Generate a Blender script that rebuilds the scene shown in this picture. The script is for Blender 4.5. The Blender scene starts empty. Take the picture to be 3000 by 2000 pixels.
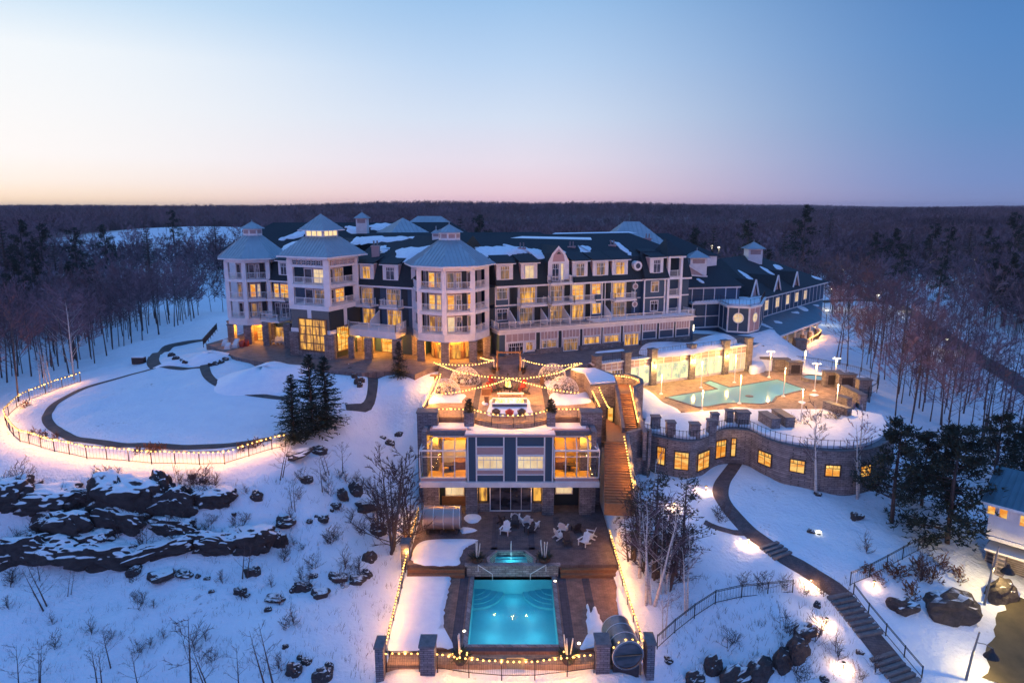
import bpy, math, random
import numpy as np
from mathutils import Vector

# ------------------------------------------------------------------ camera, sky, sun, exposure
sc = bpy.context.scene
COL = sc.collection
TH = math.atan(.198); CT, ST = math.cos(TH), math.sin(TH); EYE = 33.0
cd = bpy.data.cameras.new('camera'); cam = bpy.data.objects.new('camera', cd); COL.objects.link(cam)
cam.location = (0, 0, EYE); cam.rotation_euler = (math.pi/2 - TH, 0, 0)
cd.sensor_width = 36; cd.lens = 24; cd.clip_start = .5; cd.clip_end = 20000
sc.camera = cam
sc.view_settings.view_transform = 'Standard'; sc.view_settings.look = 'None'
sc.view_settings.exposure = 0; sc.view_settings.gamma = 1
sc.cycles.use_denoising = True; sc.cycles.max_bounces = 6; sc.cycles.diffuse_bounces = 2; sc.cycles.transparent_max_bounces = 12
sc.cycles.glossy_bounces = 3; sc.cycles.transmission_bounces = 4
sc.cycles.caustics_reflective = False; sc.cycles.caustics_refractive = False
sc.cycles.sample_clamp_indirect = 3

def lin(r, g, b):
    f = lambda c: c/255/12.92 if c/255 <= .04045 else ((c/255+.055)/1.055)**2.4
    return (f(r), f(g), f(b), 1)

def ramp(nt, fac, stops):
    n = nt.nodes.new('ShaderNodeValToRGB'); e = n.color_ramp.elements
    while len(e) < len(stops): e.new(.5)
    for i, (p, c) in enumerate(stops): e[i].position = p; e[i].color = c if len(c) == 4 else tuple(c) + (1,)
    nt.links.new(fac, n.inputs[0]); return n.outputs[0]
def mathn(nt, op, a, b=None, clamp=False):
    n = nt.nodes.new('ShaderNodeMath'); n.operation = op; n.use_clamp = clamp
    for i, v in enumerate((a, b)):
        if v is None: continue
        if isinstance(v, (int, float)): n.inputs[i].default_value = v
        else: nt.links.new(v, n.inputs[i])
    return n.outputs[0]
def mixc(nt, f, a, b):
    n = nt.nodes.new('ShaderNodeMix'); n.data_type = 'RGBA'
    for i, v in ((0, f), (6, a), (7, b)):
        if isinstance(v, (int, float)): n.inputs[i].default_value = v
        elif isinstance(v, tuple): n.inputs[i].default_value = v if len(v) == 4 else v + (1,)
        else: nt.links.new(v, n.inputs[i])
    return n.outputs[2]
def maprange(nt, v, a, b, c=0., d=1., smooth=True):
    n = nt.nodes.new('ShaderNodeMapRange'); n.interpolation_type = 'SMOOTHSTEP' if smooth else 'LINEAR'
    nt.links.new(v, n.inputs[0])
    for i, x in enumerate((a, b, c, d)): n.inputs[i+1].default_value = x
    return n.outputs[0]

world = bpy.data.worlds.new('World'); sc.world = world; world.use_nodes = True
wt = world.node_tree; wt.nodes.clear()
tc = wt.nodes.new('ShaderNodeTexCoord'); sp = wt.nodes.new('ShaderNodeSeparateXYZ'); wt.links.new(tc.outputs['Generated'], sp.inputs[0])
SX, SY, SZ = sp.outputs
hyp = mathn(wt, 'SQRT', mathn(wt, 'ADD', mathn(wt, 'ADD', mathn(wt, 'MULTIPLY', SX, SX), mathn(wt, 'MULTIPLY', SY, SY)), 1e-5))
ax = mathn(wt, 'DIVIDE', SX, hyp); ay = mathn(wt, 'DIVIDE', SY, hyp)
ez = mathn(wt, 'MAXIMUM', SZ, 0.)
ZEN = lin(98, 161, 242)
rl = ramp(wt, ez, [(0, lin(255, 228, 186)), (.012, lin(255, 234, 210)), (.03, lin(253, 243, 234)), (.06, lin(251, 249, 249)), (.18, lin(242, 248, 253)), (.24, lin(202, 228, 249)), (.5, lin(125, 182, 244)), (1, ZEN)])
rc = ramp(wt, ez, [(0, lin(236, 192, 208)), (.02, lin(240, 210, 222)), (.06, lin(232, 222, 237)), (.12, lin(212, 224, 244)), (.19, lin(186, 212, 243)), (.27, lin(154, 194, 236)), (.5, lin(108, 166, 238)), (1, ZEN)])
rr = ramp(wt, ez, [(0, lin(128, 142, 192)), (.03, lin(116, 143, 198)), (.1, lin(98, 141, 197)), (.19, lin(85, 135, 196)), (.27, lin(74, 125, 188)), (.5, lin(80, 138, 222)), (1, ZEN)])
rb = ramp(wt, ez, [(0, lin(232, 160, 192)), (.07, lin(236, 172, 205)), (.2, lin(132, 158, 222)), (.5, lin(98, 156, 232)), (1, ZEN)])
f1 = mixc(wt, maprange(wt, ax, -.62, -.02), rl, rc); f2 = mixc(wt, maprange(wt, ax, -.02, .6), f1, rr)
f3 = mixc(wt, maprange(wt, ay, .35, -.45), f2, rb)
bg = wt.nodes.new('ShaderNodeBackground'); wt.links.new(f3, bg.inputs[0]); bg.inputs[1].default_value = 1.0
SUN_EL, SUN_AZ = math.radians(2), math.radians(-48)          # the sun has gone down beyond the left horizon
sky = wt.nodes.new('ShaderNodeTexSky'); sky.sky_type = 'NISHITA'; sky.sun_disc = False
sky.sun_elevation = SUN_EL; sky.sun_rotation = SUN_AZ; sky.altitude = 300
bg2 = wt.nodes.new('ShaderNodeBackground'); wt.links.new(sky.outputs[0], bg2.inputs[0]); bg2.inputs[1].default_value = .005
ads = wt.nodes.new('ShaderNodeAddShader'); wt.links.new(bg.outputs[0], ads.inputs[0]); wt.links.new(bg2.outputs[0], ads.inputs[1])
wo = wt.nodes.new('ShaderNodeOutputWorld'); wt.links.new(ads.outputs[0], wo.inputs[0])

sd = bpy.data.lights.new('sun', 'SUN'); sd.energy = .25; sd.angle = math.radians(20); sd.color = (1, .72, .62)
so = bpy.data.objects.new('sun', sd); COL.objects.link(so)
_d = Vector((math.sin(SUN_AZ)*math.cos(SUN_EL+.12), math.cos(SUN_AZ)*math.cos(SUN_EL+.12), math.sin(SUN_EL+.12)))
so.rotation_euler = (-_d).to_track_quat('-Z', 'Y').to_euler(); so.location = (0, 0, 200)

# ------------------------------------------------------------------ pixel -> place helpers
def _dir(px, py):
    a, b = (px-1500)/2000, (py-1000)/2000
    return Vector((a, CT - b*ST, -ST - b*CT))
def at(px, py, z):                     # the point at height z seen at a pixel of the photograph
    d = _dir(px, py); t = (z-EYE)/d.z
    return Vector((d.x*t, d.y*t, z))
def atY(px, py, Y):                    # the same, at distance Y
    d = _dir(px, py); t = Y/d.y
    return Vector((d.x*t, Y, EYE + d.z*t))
def pix(p):
    f = p[1]*CT - (p[2]-EYE)*ST; u = p[1]*ST + (p[2]-EYE)*CT
    return 1500 + 2000*p[0]/f, 1000 - 2000*u/f
def zoomer(ox, oy, s): return lambda x, y: (ox + x/s, oy + y/s)

class Fr:                              # a vertical wall: u runs to the right along it, d out of it
    def __init__(s, A, B):
        s.A = Vector((A[0], A[1], 0)); dv = Vector((B[0]-A[0], B[1]-A[1], 0)); s.L = dv.length
        s.u = dv.normalized(); s.n = Vector((s.u.y, -s.u.x, 0))
    def pt(s, u, z, d=0.): return Vector((s.A.x + s.u.x*u + s.n.x*d, s.A.y + s.u.y*u + s.n.y*d, z))
    def uz(s, px, py, d=0.):
        r = _dir(px, py); o = s.pt(0, 0, d); t = (o.x*s.n.x + o.y*s.n.y)/(r.x*s.n.x + r.y*s.n.y)
        return (r.x*t-o.x)*s.u.x + (r.y*t-o.y)*s.u.y, EYE + r.z*t
    def rect(s, x0, y0, x1, y1, d=0.):
        xm, ym = (x0+x1)/2, (y0+y1)/2
        return s.uz(x0, ym, d)[0], s.uz(x1, ym, d)[0], s.uz(xm, y1, d)[1], s.uz(xm, y0, d)[1]
    def off(s, d): return Fr(s.pt(0, 0, d), s.pt(s.L, 0, d))

# ------------------------------------------------------------------ materials
MAT = {}
def newmat(name):
    m = bpy.data.materials.new(name); m.use_nodes = True; MAT[name] = m
    return m, m.node_tree, m.node_tree.nodes['Principled BSDF']
def objco(nt, sx=1., sy=1., sz=1.):
    t = nt.nodes.new('ShaderNodeTexCoord'); mp = nt.nodes.new('ShaderNodeMapping'); mp.inputs['Scale'].default_value = (sx, sy, sz)
    nt.links.new(t.outputs['Object'], mp.inputs[0]); return mp.outputs[0]
def noise(nt, vec, scale, detail=4, rough=.55):
    n = nt.nodes.new('ShaderNodeTexNoise'); n.inputs['Scale'].default_value = scale; n.inputs['Detail'].default_value = detail; n.inputs['Roughness'].default_value = rough
    nt.links.new(vec, n.inputs['Vector']); return n.outputs[0]
def bump(nt, bs, h, strength, dist=.1):
    b = nt.nodes.new('ShaderNodeBump'); b.inputs['Strength'].default_value = strength; b.inputs['Distance'].default_value = dist
    nt.links.new(h, b.inputs['Height']); nt.links.new(b.outputs[0], bs.inputs['Normal'])
def pmat(name, c1, c2=None, rough=.7, scale=2., bmp=0., metal=0., st=(1, 1, 1), spec=.5, lo=.35, hi=.65):
    m, nt, bs = newmat(name); c1 = tuple(c1); c2 = tuple(c2 or tuple(x*.7 for x in c1))
    nz = noise(nt, objco(nt, *st), scale)
    nt.links.new(ramp(nt, nz, [(lo, c1), (hi, c2)]), bs.inputs['Base Color'])
    bs.inputs['Roughness'].default_value = rough; bs.inputs['Metallic'].default_value = metal; bs.inputs['Specular IOR Level'].default_value = spec
    if bmp: bump(nt, bs, nz, bmp)
    return m
pmat('trim', (.82, .80, .82), (.72, .70, .72), .5, 1.2)
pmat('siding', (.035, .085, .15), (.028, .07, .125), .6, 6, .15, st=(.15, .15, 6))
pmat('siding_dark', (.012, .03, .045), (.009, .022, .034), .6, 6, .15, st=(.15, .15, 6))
pmat('slate_grey', (.16, .165, .17), (.12, .125, .13), .8, 8, .3)
pmat('panel', (.46, .34, .34), (.38, .28, .29), .6, 3)
pmat('rose', (.5, .33, .33), (.42, .27, .28), .65, 6, .1, st=(.15, .15, 5))
pmat('shingle', (.016, .033, .045), (.009, .02, .03), .85, 5, .4)
pmat('metal_roof', (.33, .42, .48), (.28, .37, .43), .42, .8, 0, .25)
pmat('snow', (.84, .88, .95), (.77, .82, .92), .55, 1.4, .8)
pmat('snow_clean', (.84, .88, .95), (.74, .79, .88), .55, 2.2, .6)
pmat('black_metal', (.012, .013, .016), (.02, .02, .024), .45, 5)
pmat('white_metal', (.8, .8, .82), (.7, .7, .72), .35, 5)
pmat('grey_metal', (.18, .19, .21), (.25, .26, .28), .35, 3, 0, .7)
pmat('asphalt', (.05, .052, .06), (.085, .085, .09), .85, 1.2, .2)
pmat('cap_stone', (.17, .165, .18), (.11, .11, .125), .8, 3, .3)
pmat('rock', (.045, .04, .042), (.11, .095, .09), .9, 1.6, 1.)
pmat('bark', (.10, .075, .075), (.06, .046, .048), .9, 4)
pmat('twig', (.215, .135, .165), (.135, .09, .12), .9, .5)
def woodvar(name):                    # tree to tree and stand to stand differences
    nt = MAT[name].node_tree; bs = nt.nodes['Principled BSDF']; src = bs.inputs['Base Color'].links[0].from_socket; oi = nt.nodes.new('ShaderNodeObjectInfo'); g = nt.nodes.new('ShaderNodeNewGeometry')
    big = noise(nt, g.outputs['Position'], .006, 3); k = mathn(nt, 'MULTIPLY', maprange(nt, oi.outputs['Random'], 0, 1, .45, 1.65, False), maprange(nt, big, .36, .64, .6, 1.5, False))
    m2 = nt.nodes.new('ShaderNodeMix'); m2.data_type = 'RGBA'; m2.blend_type = 'MULTIPLY'; m2.inputs[0].default_value = 1; nt.links.new(src, m2.inputs[6]); nt.links.new(k, m2.inputs[7])
    rosy = mixc(nt, maprange(nt, big, .45, .7), m2.outputs[2], (.17, .10, .105)); nt.links.new(rosy, bs.inputs['Base Color'])
woodvar('twig')
pmat('teal_roof', (.075, .17, .23), (.06, .14, .19), .45, .8, 0, .2)
pmat('twig_dark', (.085, .05, .05), (.055, .035, .036), .9, 1.1)
pmat('birch', (.62, .58, .56), (.25, .22, .22), .8, 3, st=(1, 1, 3), lo=.5, hi=.72)
pmat('needle', (.012, .026, .020), (.028, .045, .030), .8, .9)
pmat('needle_blue', (.014, .030, .030), (.03, .05, .045), .8, .9)
pmat('dry_leaf', (.22, .10, .05), (.12, .06, .035), .9, 2)
pmat('white_wood', (.8, .8, .82), (.7, .7, .72), .5, 4)
pmat('dark_wood', (.03, .024, .03), (.05, .04, .045), .6, 4)
pmat('red_wood', (.55, .045, .02), (.42, .03, .015), .5, 4)
pmat('brown_wood', (.26, .13, .065), (.17, .085, .045), .65, 3, .2, st=(1, 4, 4))
pmat('tarp', (.75, .72, .74), (.6, .58, .6), .6, 2, .5)
pmat('barrel_wood', (.3, .17, .09), (.2, .11, .06), .5, 3, st=(1, 1, 1))
pmat('pot', (.1, .055, .04), (.06, .035, .03), .6, 4)
pmat('tile_pool', (.12, .50, .57), (.11, .47, .54), .5, 2)
pmat('tile_step', (.10, .45, .52), (.09, .42, .49), .5, 2)
pmat('warm_room', (.66, .46, .13), (.56, .36, .09), .8, .5)
pmat('olive_grass', (.10, .08, .045), (.06, .05, .03), .75, .7, .6)

def brickmat(name, c1, c2, mortar, sx, sz, bw, bh, rough=.85, wall=True, b=.6, off=.5, mort=.02):
    m, nt, bs = newmat(name); t = nt.nodes.new('ShaderNodeTexCoord'); s = nt.nodes.new('ShaderNodeSeparateXYZ'); nt.links.new(t.outputs['Object'], s.inputs[0])
    c = nt.nodes.new('ShaderNodeCombineXYZ')
    if wall:
        nt.links.new(mathn(nt, 'ADD', s.outputs[0], mathn(nt, 'MULTIPLY', s.outputs[1], .83)), c.inputs[0]); nt.links.new(s.outputs[2], c.inputs[1])
    else:
        nt.links.new(s.outputs[0], c.inputs[0]); nt.links.new(s.outputs[1], c.inputs[1])
    br = nt.nodes.new('ShaderNodeTexBrick'); nt.links.new(c.outputs[0], br.inputs[0])
    br.inputs['Color1'].default_value = c1 + (1,); br.inputs['Color2'].default_value = c2 + (1,); br.inputs['Mortar'].default_value = mortar + (1,)
    br.inputs['Scale'].default_value = 1; br.inputs['Mortar Size'].default_value = mort; br.inputs['Brick Width'].default_value = bw; br.inputs['Row Height'].default_value = bh
    br.offset = off; br.inputs['Bias'].default_value = -.1
    nz = noise(nt, t.outputs['Object'], 1.3, 5, .7)
    k = maprange(nt, nz, .3, .7, .55, 1.35, False)
    mx = nt.nodes.new('ShaderNodeMix'); mx.data_type = 'RGBA'; mx.blend_type = 'MULTIPLY'; mx.inputs[0].default_value = 1
    nt.links.new(br.outputs[0], mx.inputs[6]); nt.links.new(k, mx.inputs[7]); nt.links.new(mx.outputs[2], bs.inputs['Base Color'])
    bs.inputs['Roughness'].default_value = rough; bump(nt, bs, mathn(nt, 'SUBTRACT', nz, br.outputs[1]), b, .04)
brickmat('stone', (.22, .185, .19), (.34, .29, .29), (.09, .08, .085), 1, 1, .62, .2)
brickmat('stone_blue', (.17, .16, .19), (.29, .27, .30), (.06, .058, .07), 1, 1, .55, .17)
brickmat('paver', (.27, .15, .115), (.22, .125, .10), (.12, .075, .065), 1, 1, .42, .21, .8, False, .3, mort=.012)
brickmat('paver_dark', (.075, .065, .085), (.055, .05, .065), (.03, .028, .035), 1, 1, .42, .42, .8, False, .3, off=.0, mort=.012)
brickmat('paver_plaza', (.19, .145, .145), (.155, .12, .125), (.09, .075, .08), 1, 1, .6, .3, .8, False, .3, mort=.014)
brickmat('paver_patio', (.13, .095, .10), (.10, .075, .085), (.055, .045, .05), 1, 1, .42, .21, .8, False, .3, mort=.012)
brickmat('paver_gold', (.40, .27, .18), (.34, .23, .155), (.2, .13, .09), 1, 1, .6, .3, .8, False, .3, mort=.014)

def rocksnow(name, amt, rockc1, rockc2):
    m, nt, bs = newmat(name); g = nt.nodes.new('ShaderNodeNewGeometry'); s = nt.nodes.new('ShaderNodeSeparateXYZ'); nt.links.new(g.outputs['Normal'], s.inputs[0])
    co = objco(nt); nz = noise(nt, co, .55, 5, .6); n2 = noise(nt, co, 3.2, 5, .65)
    f = maprange(nt, mathn(nt, 'ADD', s.outputs[2], mathn(nt, 'MULTIPLY', mathn(nt, 'SUBTRACT', nz, .5), .7)), amt, amt+.12)
    rc_ = ramp(nt, n2, [(.3, rockc1), (.7, rockc2)])
    nt.links.new(mixc(nt, f, rc_, (.84, .86, .9)), bs.inputs['Base Color']); bs.inputs['Roughness'].default_value = .85
    bump(nt, bs, n2, .8, .2)
rocksnow('rock_snowy', .66, (.016, .015, .018), (.06, .05, .05))
rocksnow('rock_bare', .86, (.025, .022, .025), (.085, .07, .07))

def emit(name, c1, c2, s, scale=1.2, lo=.35, hi=.65, st=(1, 1, 1), sample=True):
    m, nt, bs = newmat(name); nz = noise(nt, objco(nt, *st), scale, 3)
    nt.links.new(ramp(nt, nz, [(lo, c1), (hi, c2)]), bs.inputs['Emission Color']); bs.inputs['Emission Strength'].default_value = s
    bs.inputs['Base Color'].default_value = (.02, .02, .02, 1); bs.inputs['Roughness'].default_value = .15
    if not sample: m.cycles.emission_sampling = 'NONE'
emit('lit_amber', (.85, .27, .015), (1, .60, .14), 1.0, 1.1, .42, .58, (.7, .7, 2.4))
emit('lit_mix', (.22, .09, .03), (1, .49, .075), 1.05, .9, .40, .60, (2.2, 2.2, .5))
emit('lit_soft', (.09, .075, .085), (.50, .24, .075), .8, .8, .42, .62, (1.8, 1.8, .5))
emit('lit_cool', (.35, .42, .30), (1, .95, .45), 1.35, .8, .35, .62, (1.4, 1.4, .8))
emit('lit_cream', (.75, .50, .28), (1, .74, .42), .95, .8)
emit('lit_cupola', (1, .66, .30), (1, .78, .42), 1.1, 2)
emit('bulb', (1, .56, .13), (1, .58, .15), 4.2, sample=False)
emit('lamp_white', (1, .88, .6), (1, .9, .65), 6)
emit('lamp_amber', (1, .55, .14), (1, .6, .18), 10)
emit('flame', (1, .40, .03), (1, .85, .35), 2.6, 1.0, .38, .6)
def glass(name, col, rough, trans):
    m, nt, bs = newmat(name); nt.nodes.remove(bs)
    g = nt.nodes.new('ShaderNodeBsdfGlossy'); g.inputs['Roughness'].default_value = rough; g.inputs[0].default_value = (.9, .92, .95, 1)
    t = nt.nodes.new('ShaderNodeBsdfTransparent'); t.inputs[0].default_value = col + (1,)
    _tcw = nt.nodes.new('ShaderNodeTexCoord'); _bw = nt.nodes.new('ShaderNodeBump'); _bw.inputs['Strength'].default_value = .12 if name == 'water' else .0; nt.links.new(noise(nt, _tcw.outputs['Object'], 2.2, 2), _bw.inputs['Height']); nt.links.new(_bw.outputs[0], g.inputs['Normal']); lw = nt.nodes.new('ShaderNodeLayerWeight'); lw.inputs[0].default_value = .35
    f = mathn(nt, 'ADD', mathn(nt, 'MULTIPLY', lw.outputs['Fresnel'], .3), 1-trans, True)
    mx = nt.nodes.new('ShaderNodeMixShader'); nt.links.new(f, mx.inputs[0]); nt.links.new(t.outputs[0], mx.inputs[1]); nt.links.new(g.outputs[0], mx.inputs[2])
    nt.links.new(mx.outputs[0], nt.nodes['Material Output'].inputs[0]); return nt
glass('glass_clear', (.97, .96, .92), .03, .97)
glass('water', (.64, .93, .965), .04, 1.0)
_m, _nt, _bs = newmat('glass_dark'); _bs.inputs['Base Color'].default_value = (.012, .016, .024, 1); _bs.inputs['Roughness'].default_value = .12; _bs.inputs['Specular IOR Level'].default_value = .8
_c = noise(_nt, objco(_nt, .4, .4, 1), 1.1, 2); _nt.links.new(ramp(_nt, _c, [(.4, (.012, .016, .024)), (.6, (.10, .09, .11))]), _bs.inputs['Base Color'])
_m, _nt, _bs = newmat('dome_film'); _nt.nodes.remove(_bs)                  # milky clear plastic
_t = _nt.nodes.new('ShaderNodeBsdfTransparent'); _d2 = _nt.nodes.new('ShaderNodeBsdfDiffuse'); _d2.inputs[0].default_value = (.85, .80, .80, 1)
_tr = _nt.nodes.new('ShaderNodeBsdfTranslucent'); _tr.inputs[0].default_value = (.85, .78, .74, 1)
_a = _nt.nodes.new('ShaderNodeMixShader'); _a.inputs[0].default_value = .5; _nt.links.new(_d2.outputs[0], _a.inputs[1]); _nt.links.new(_tr.outputs[0], _a.inputs[2])
_b = _nt.nodes.new('ShaderNodeMixShader'); _nt.links.new(_t.outputs[0], _b.inputs[1]); _nt.links.new(_a.outputs[0], _b.inputs[2])
_nt.links.new(maprange(_nt, noise(_nt, objco(_nt), 1.1, 3), .35, .65, .03, .22), _b.inputs[0]); _nt.links.new(_b.outputs[0], _nt.nodes['Material Output'].inputs[0])
_m, _nt, _bs = newmat('steel_barrel'); _bs.inputs['Base Color'].default_value = (.36, .29, .28, 1); _bs.inputs['Metallic'].default_value = .5; _bs.inputs['Roughness'].default_value = .35

# ------------------------------------------------------------------ mesh builder
BASE = {}
class MB:
    def __init__(s, mat='trim'): s.v = []; s.f = []; s.mi = []; s.mats = []; s.use(mat)
    def use(s, mat):
        if mat not in s.mats: s.mats.append(mat)
        s.cur = s.mats.index(mat); return s
    def add(s, vs, fs):
        o = len(s.v); s.v.extend([tuple(p) for p in vs])
        for f in fs: s.f.append([i+o for i in f]); s.mi.append(s.cur)
        return s
    def poly(s, pts): return s.add(pts, [list(range(len(pts)))])
    def hexa(s, p): return s.add(p, [(3, 2, 1, 0), (4, 5, 6, 7), (0, 1, 5, 4), (1, 2, 6, 5), (2, 3, 7, 6), (3, 0, 4, 7)])
    def box(s, x0, x1, y0, y1, z0, z1):
        return s.hexa([(x0, y0, z0), (x1, y0, z0), (x1, y1, z0), (x0, y1, z0), (x0, y0, z1), (x1, y0, z1), (x1, y1, z1), (x0, y1, z1)])
    def ob(s, F, u0, u1, z0, z1, d0, d1):
        P = F.pt
        return s.hexa([P(u0, z0, d1), P(u1, z0, d1), P(u1, z0, d0), P(u0, z0, d0), P(u0, z1, d1), P(u1, z1, d1), P(u1, z1, d0), P(u0, z1, d0)])
    def prism(s, pts, z0, z1):
        n = len(pts); a = sum(pts[i][0]*pts[(i+1) % n][1]-pts[(i+1) % n][0]*pts[i][1] for i in range(n))
        if a < 0: pts = pts[::-1]
        vs = [(p[0], p[1], z0) for p in pts] + [(p[0], p[1], z1) for p in pts]
        return s.add(vs, [list(range(n))[::-1], list(range(n, 2*n))] + [[i, (i+1) % n, n+(i+1) % n, n+i] for i in range(n)])
    def beam(s, a, b, w, h=None):
        a, b = Vector(a), Vector(b); h = h or w; d = (b-a)
        if d.length < 1e-6: return s
        d.normalize(); up = Vector((0, 0, 1)) if abs(d.z) < .95 else Vector((0, 1, 0))
        r = d.cross(up).normalized()*w/2; q = r.cross(d).normalized()*h/2
        return s.hexa([a-r-q, a+r-q, a+r+q, a-r+q, b-r-q, b+r-q, b+r+q, b-r+q])
    def tube(s, pts, rs, n=6, cap=True):
        if isinstance(rs, (int, float)): rs = [rs]*len(pts)
        pts = [Vector(p) for p in pts]; vs = []; fs = []; m = len(pts)
        for i, p in enumerate(pts):
            t = (pts[min(i+1, m-1)] - pts[max(i-1, 0)])
            t = t.normalized() if t.length > 1e-9 else Vector((0, 0, 1))
            a = Vector((1, 0, 0)) if abs(t.x) < .9 else Vector((0, 1, 0)); x = t.cross(a).normalized(); y = t.cross(x)
            vs += [p + x*(rs[i]*math.cos(2*math.pi*k/n)) + y*(rs[i]*math.sin(2*math.pi*k/n)) for k in range(n)]
        for i in range(m-1):
            for k in range(n): fs.append((i*n+k, i*n+(k+1) % n, (i+1)*n+(k+1) % n, (i+1)*n+k))
        if cap: fs += [list(range(n))[::-1], list(range((m-1)*n, m*n))]
        return s.add(vs, fs)
    def lathe(s, c, prof, n=12):
        c = Vector(c); vs = []; fs = []
        for r, z in prof: vs += [(c.x+r*math.cos(2*math.pi*k/n), c.y+r*math.sin(2*math.pi*k/n), c.z+z) for k in range(n)]
        for i in range(len(prof)-1):
            for k in range(n): fs.append((i*n+k, i*n+(k+1) % n, (i+1)*n+(k+1) % n, (i+1)*n+k))
        fs += [list(range(n))[::-1], list(range((len(prof)-1)*n, len(prof)*n))]
        return s.add(vs, fs)
    def build(s, name, parent=None, smooth=False, kind=None, loc=None):
        o = BASE.get(parent.name, Vector((0, 0, 0))) if parent else Vector(loc or (0, 0, 0))
        me = bpy.data.meshes.new(name); me.from_pydata([(p[0]-o.x, p[1]-o.y, p[2]-o.z) for p in s.v], [], s.f)
        for m in s.mats: me.materials.append(MAT[m])
        me.polygons.foreach_set('material_index', s.mi)
        if smooth: me.polygons.foreach_set('use_smooth', [True]*len(s.f))
        me.update(); ob = bpy.data.objects.new(name, me); COL.objects.link(ob); BASE[ob.name] = o
        if parent: ob.parent = parent
        else: ob.location = o
        if kind: ob['kind'] = kind
        return ob
def thing(name, label, cat, loc=(0, 0, 0), group=None, rz=0):
    o = bpy.data.objects.new(name, None); COL.objects.link(o); o.location = loc; o.rotation_euler = (0, 0, rz); o.empty_display_size = .3
    BASE[o.name] = Vector(loc); o['label'] = label; o['category'] = cat
    if group: o['group'] = group
    return o
def proto(name, label, cat, group=None):
    o = thing(name, label, cat, (0, 0, 0), group); return o
def tag(o, label, cat, group=None):
    o['label'] = label; o['category'] = cat
    if group: o['group'] = group
    return o
KIDS = {}
def dup(root, loc, rz=0., scale=1., label=None, group=None):
    def rec(o, par):
        c = o.copy(); COL.objects.link(c)
        if par: c.parent = par
        for ch in o.children: rec(ch, c)
        return c
    r = rec(root, None); r.location = loc; r.rotation_euler = (0, 0, rz); r.scale = (scale, scale, scale) if isinstance(scale, (int, float)) else scale
    if label: r['label'] = label
    if group: r['group'] = group
    return r
class Placer:                          # the first placing moves the prototype itself, the rest are copies
    def __init__(s, root): s.root = root; s.used = False
    def __call__(s, loc, rz=0., scale=1., label=None, group=None):
        if s.used: return dup(s.root, loc, rz, scale, label, group)
        s.used = True; o = s.root; o.location = loc; o.rotation_euler = (0, 0, rz); o.scale = (scale, scale, scale) if isinstance(scale, (int, float)) else scale
        if label: o['label'] = label
        if group: o['group'] = group
        return o
def plight(loc, power, col=(1, .55, .18), r=.1, name='lamp_light', spot=None):
    l = bpy.data.lights.new(name, 'SPOT' if spot else 'POINT'); l.energy = power; l.color = col; l.shadow_soft_size = r
    if spot: l.spot_size = spot; l.spot_blend = .6
    o = bpy.data.objects.new(name, l); COL.objects.link(o); o.location = loc; return o
def catmull(pts, n=6, closed=False):
    P = [Vector(p) for p in pts]; out = []; m = len(P)
    for i in range(m if closed else m-1):
        g = (lambda k: P[k % m]) if closed else (lambda k: P[max(0, min(m-1, k))])
        a, b, c, d = g(i-1), g(i), g(i+1), g(i+2)
        for k in range(n):
            t = k/n; out.append(.5*((2*b)+(c-a)*t+(2*a-5*b+4*c-d)*t*t+(3*b-a-3*c+d)*t**3))
    if not closed: out.append(P[-1])
    return out
def resample(pts, step):
    out = [Vector(pts[0])]; acc = 0.
    for a, b in zip(pts, pts[1:]):
        a, b = Vector(a), Vector(b); L = (b-a).length
        if L < 1e-9: continue
        t = step - acc
        while t <= L: out.append(a + (b-a)*(t/L)); t += step
        acc = L - (t - step)
    return out
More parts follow.
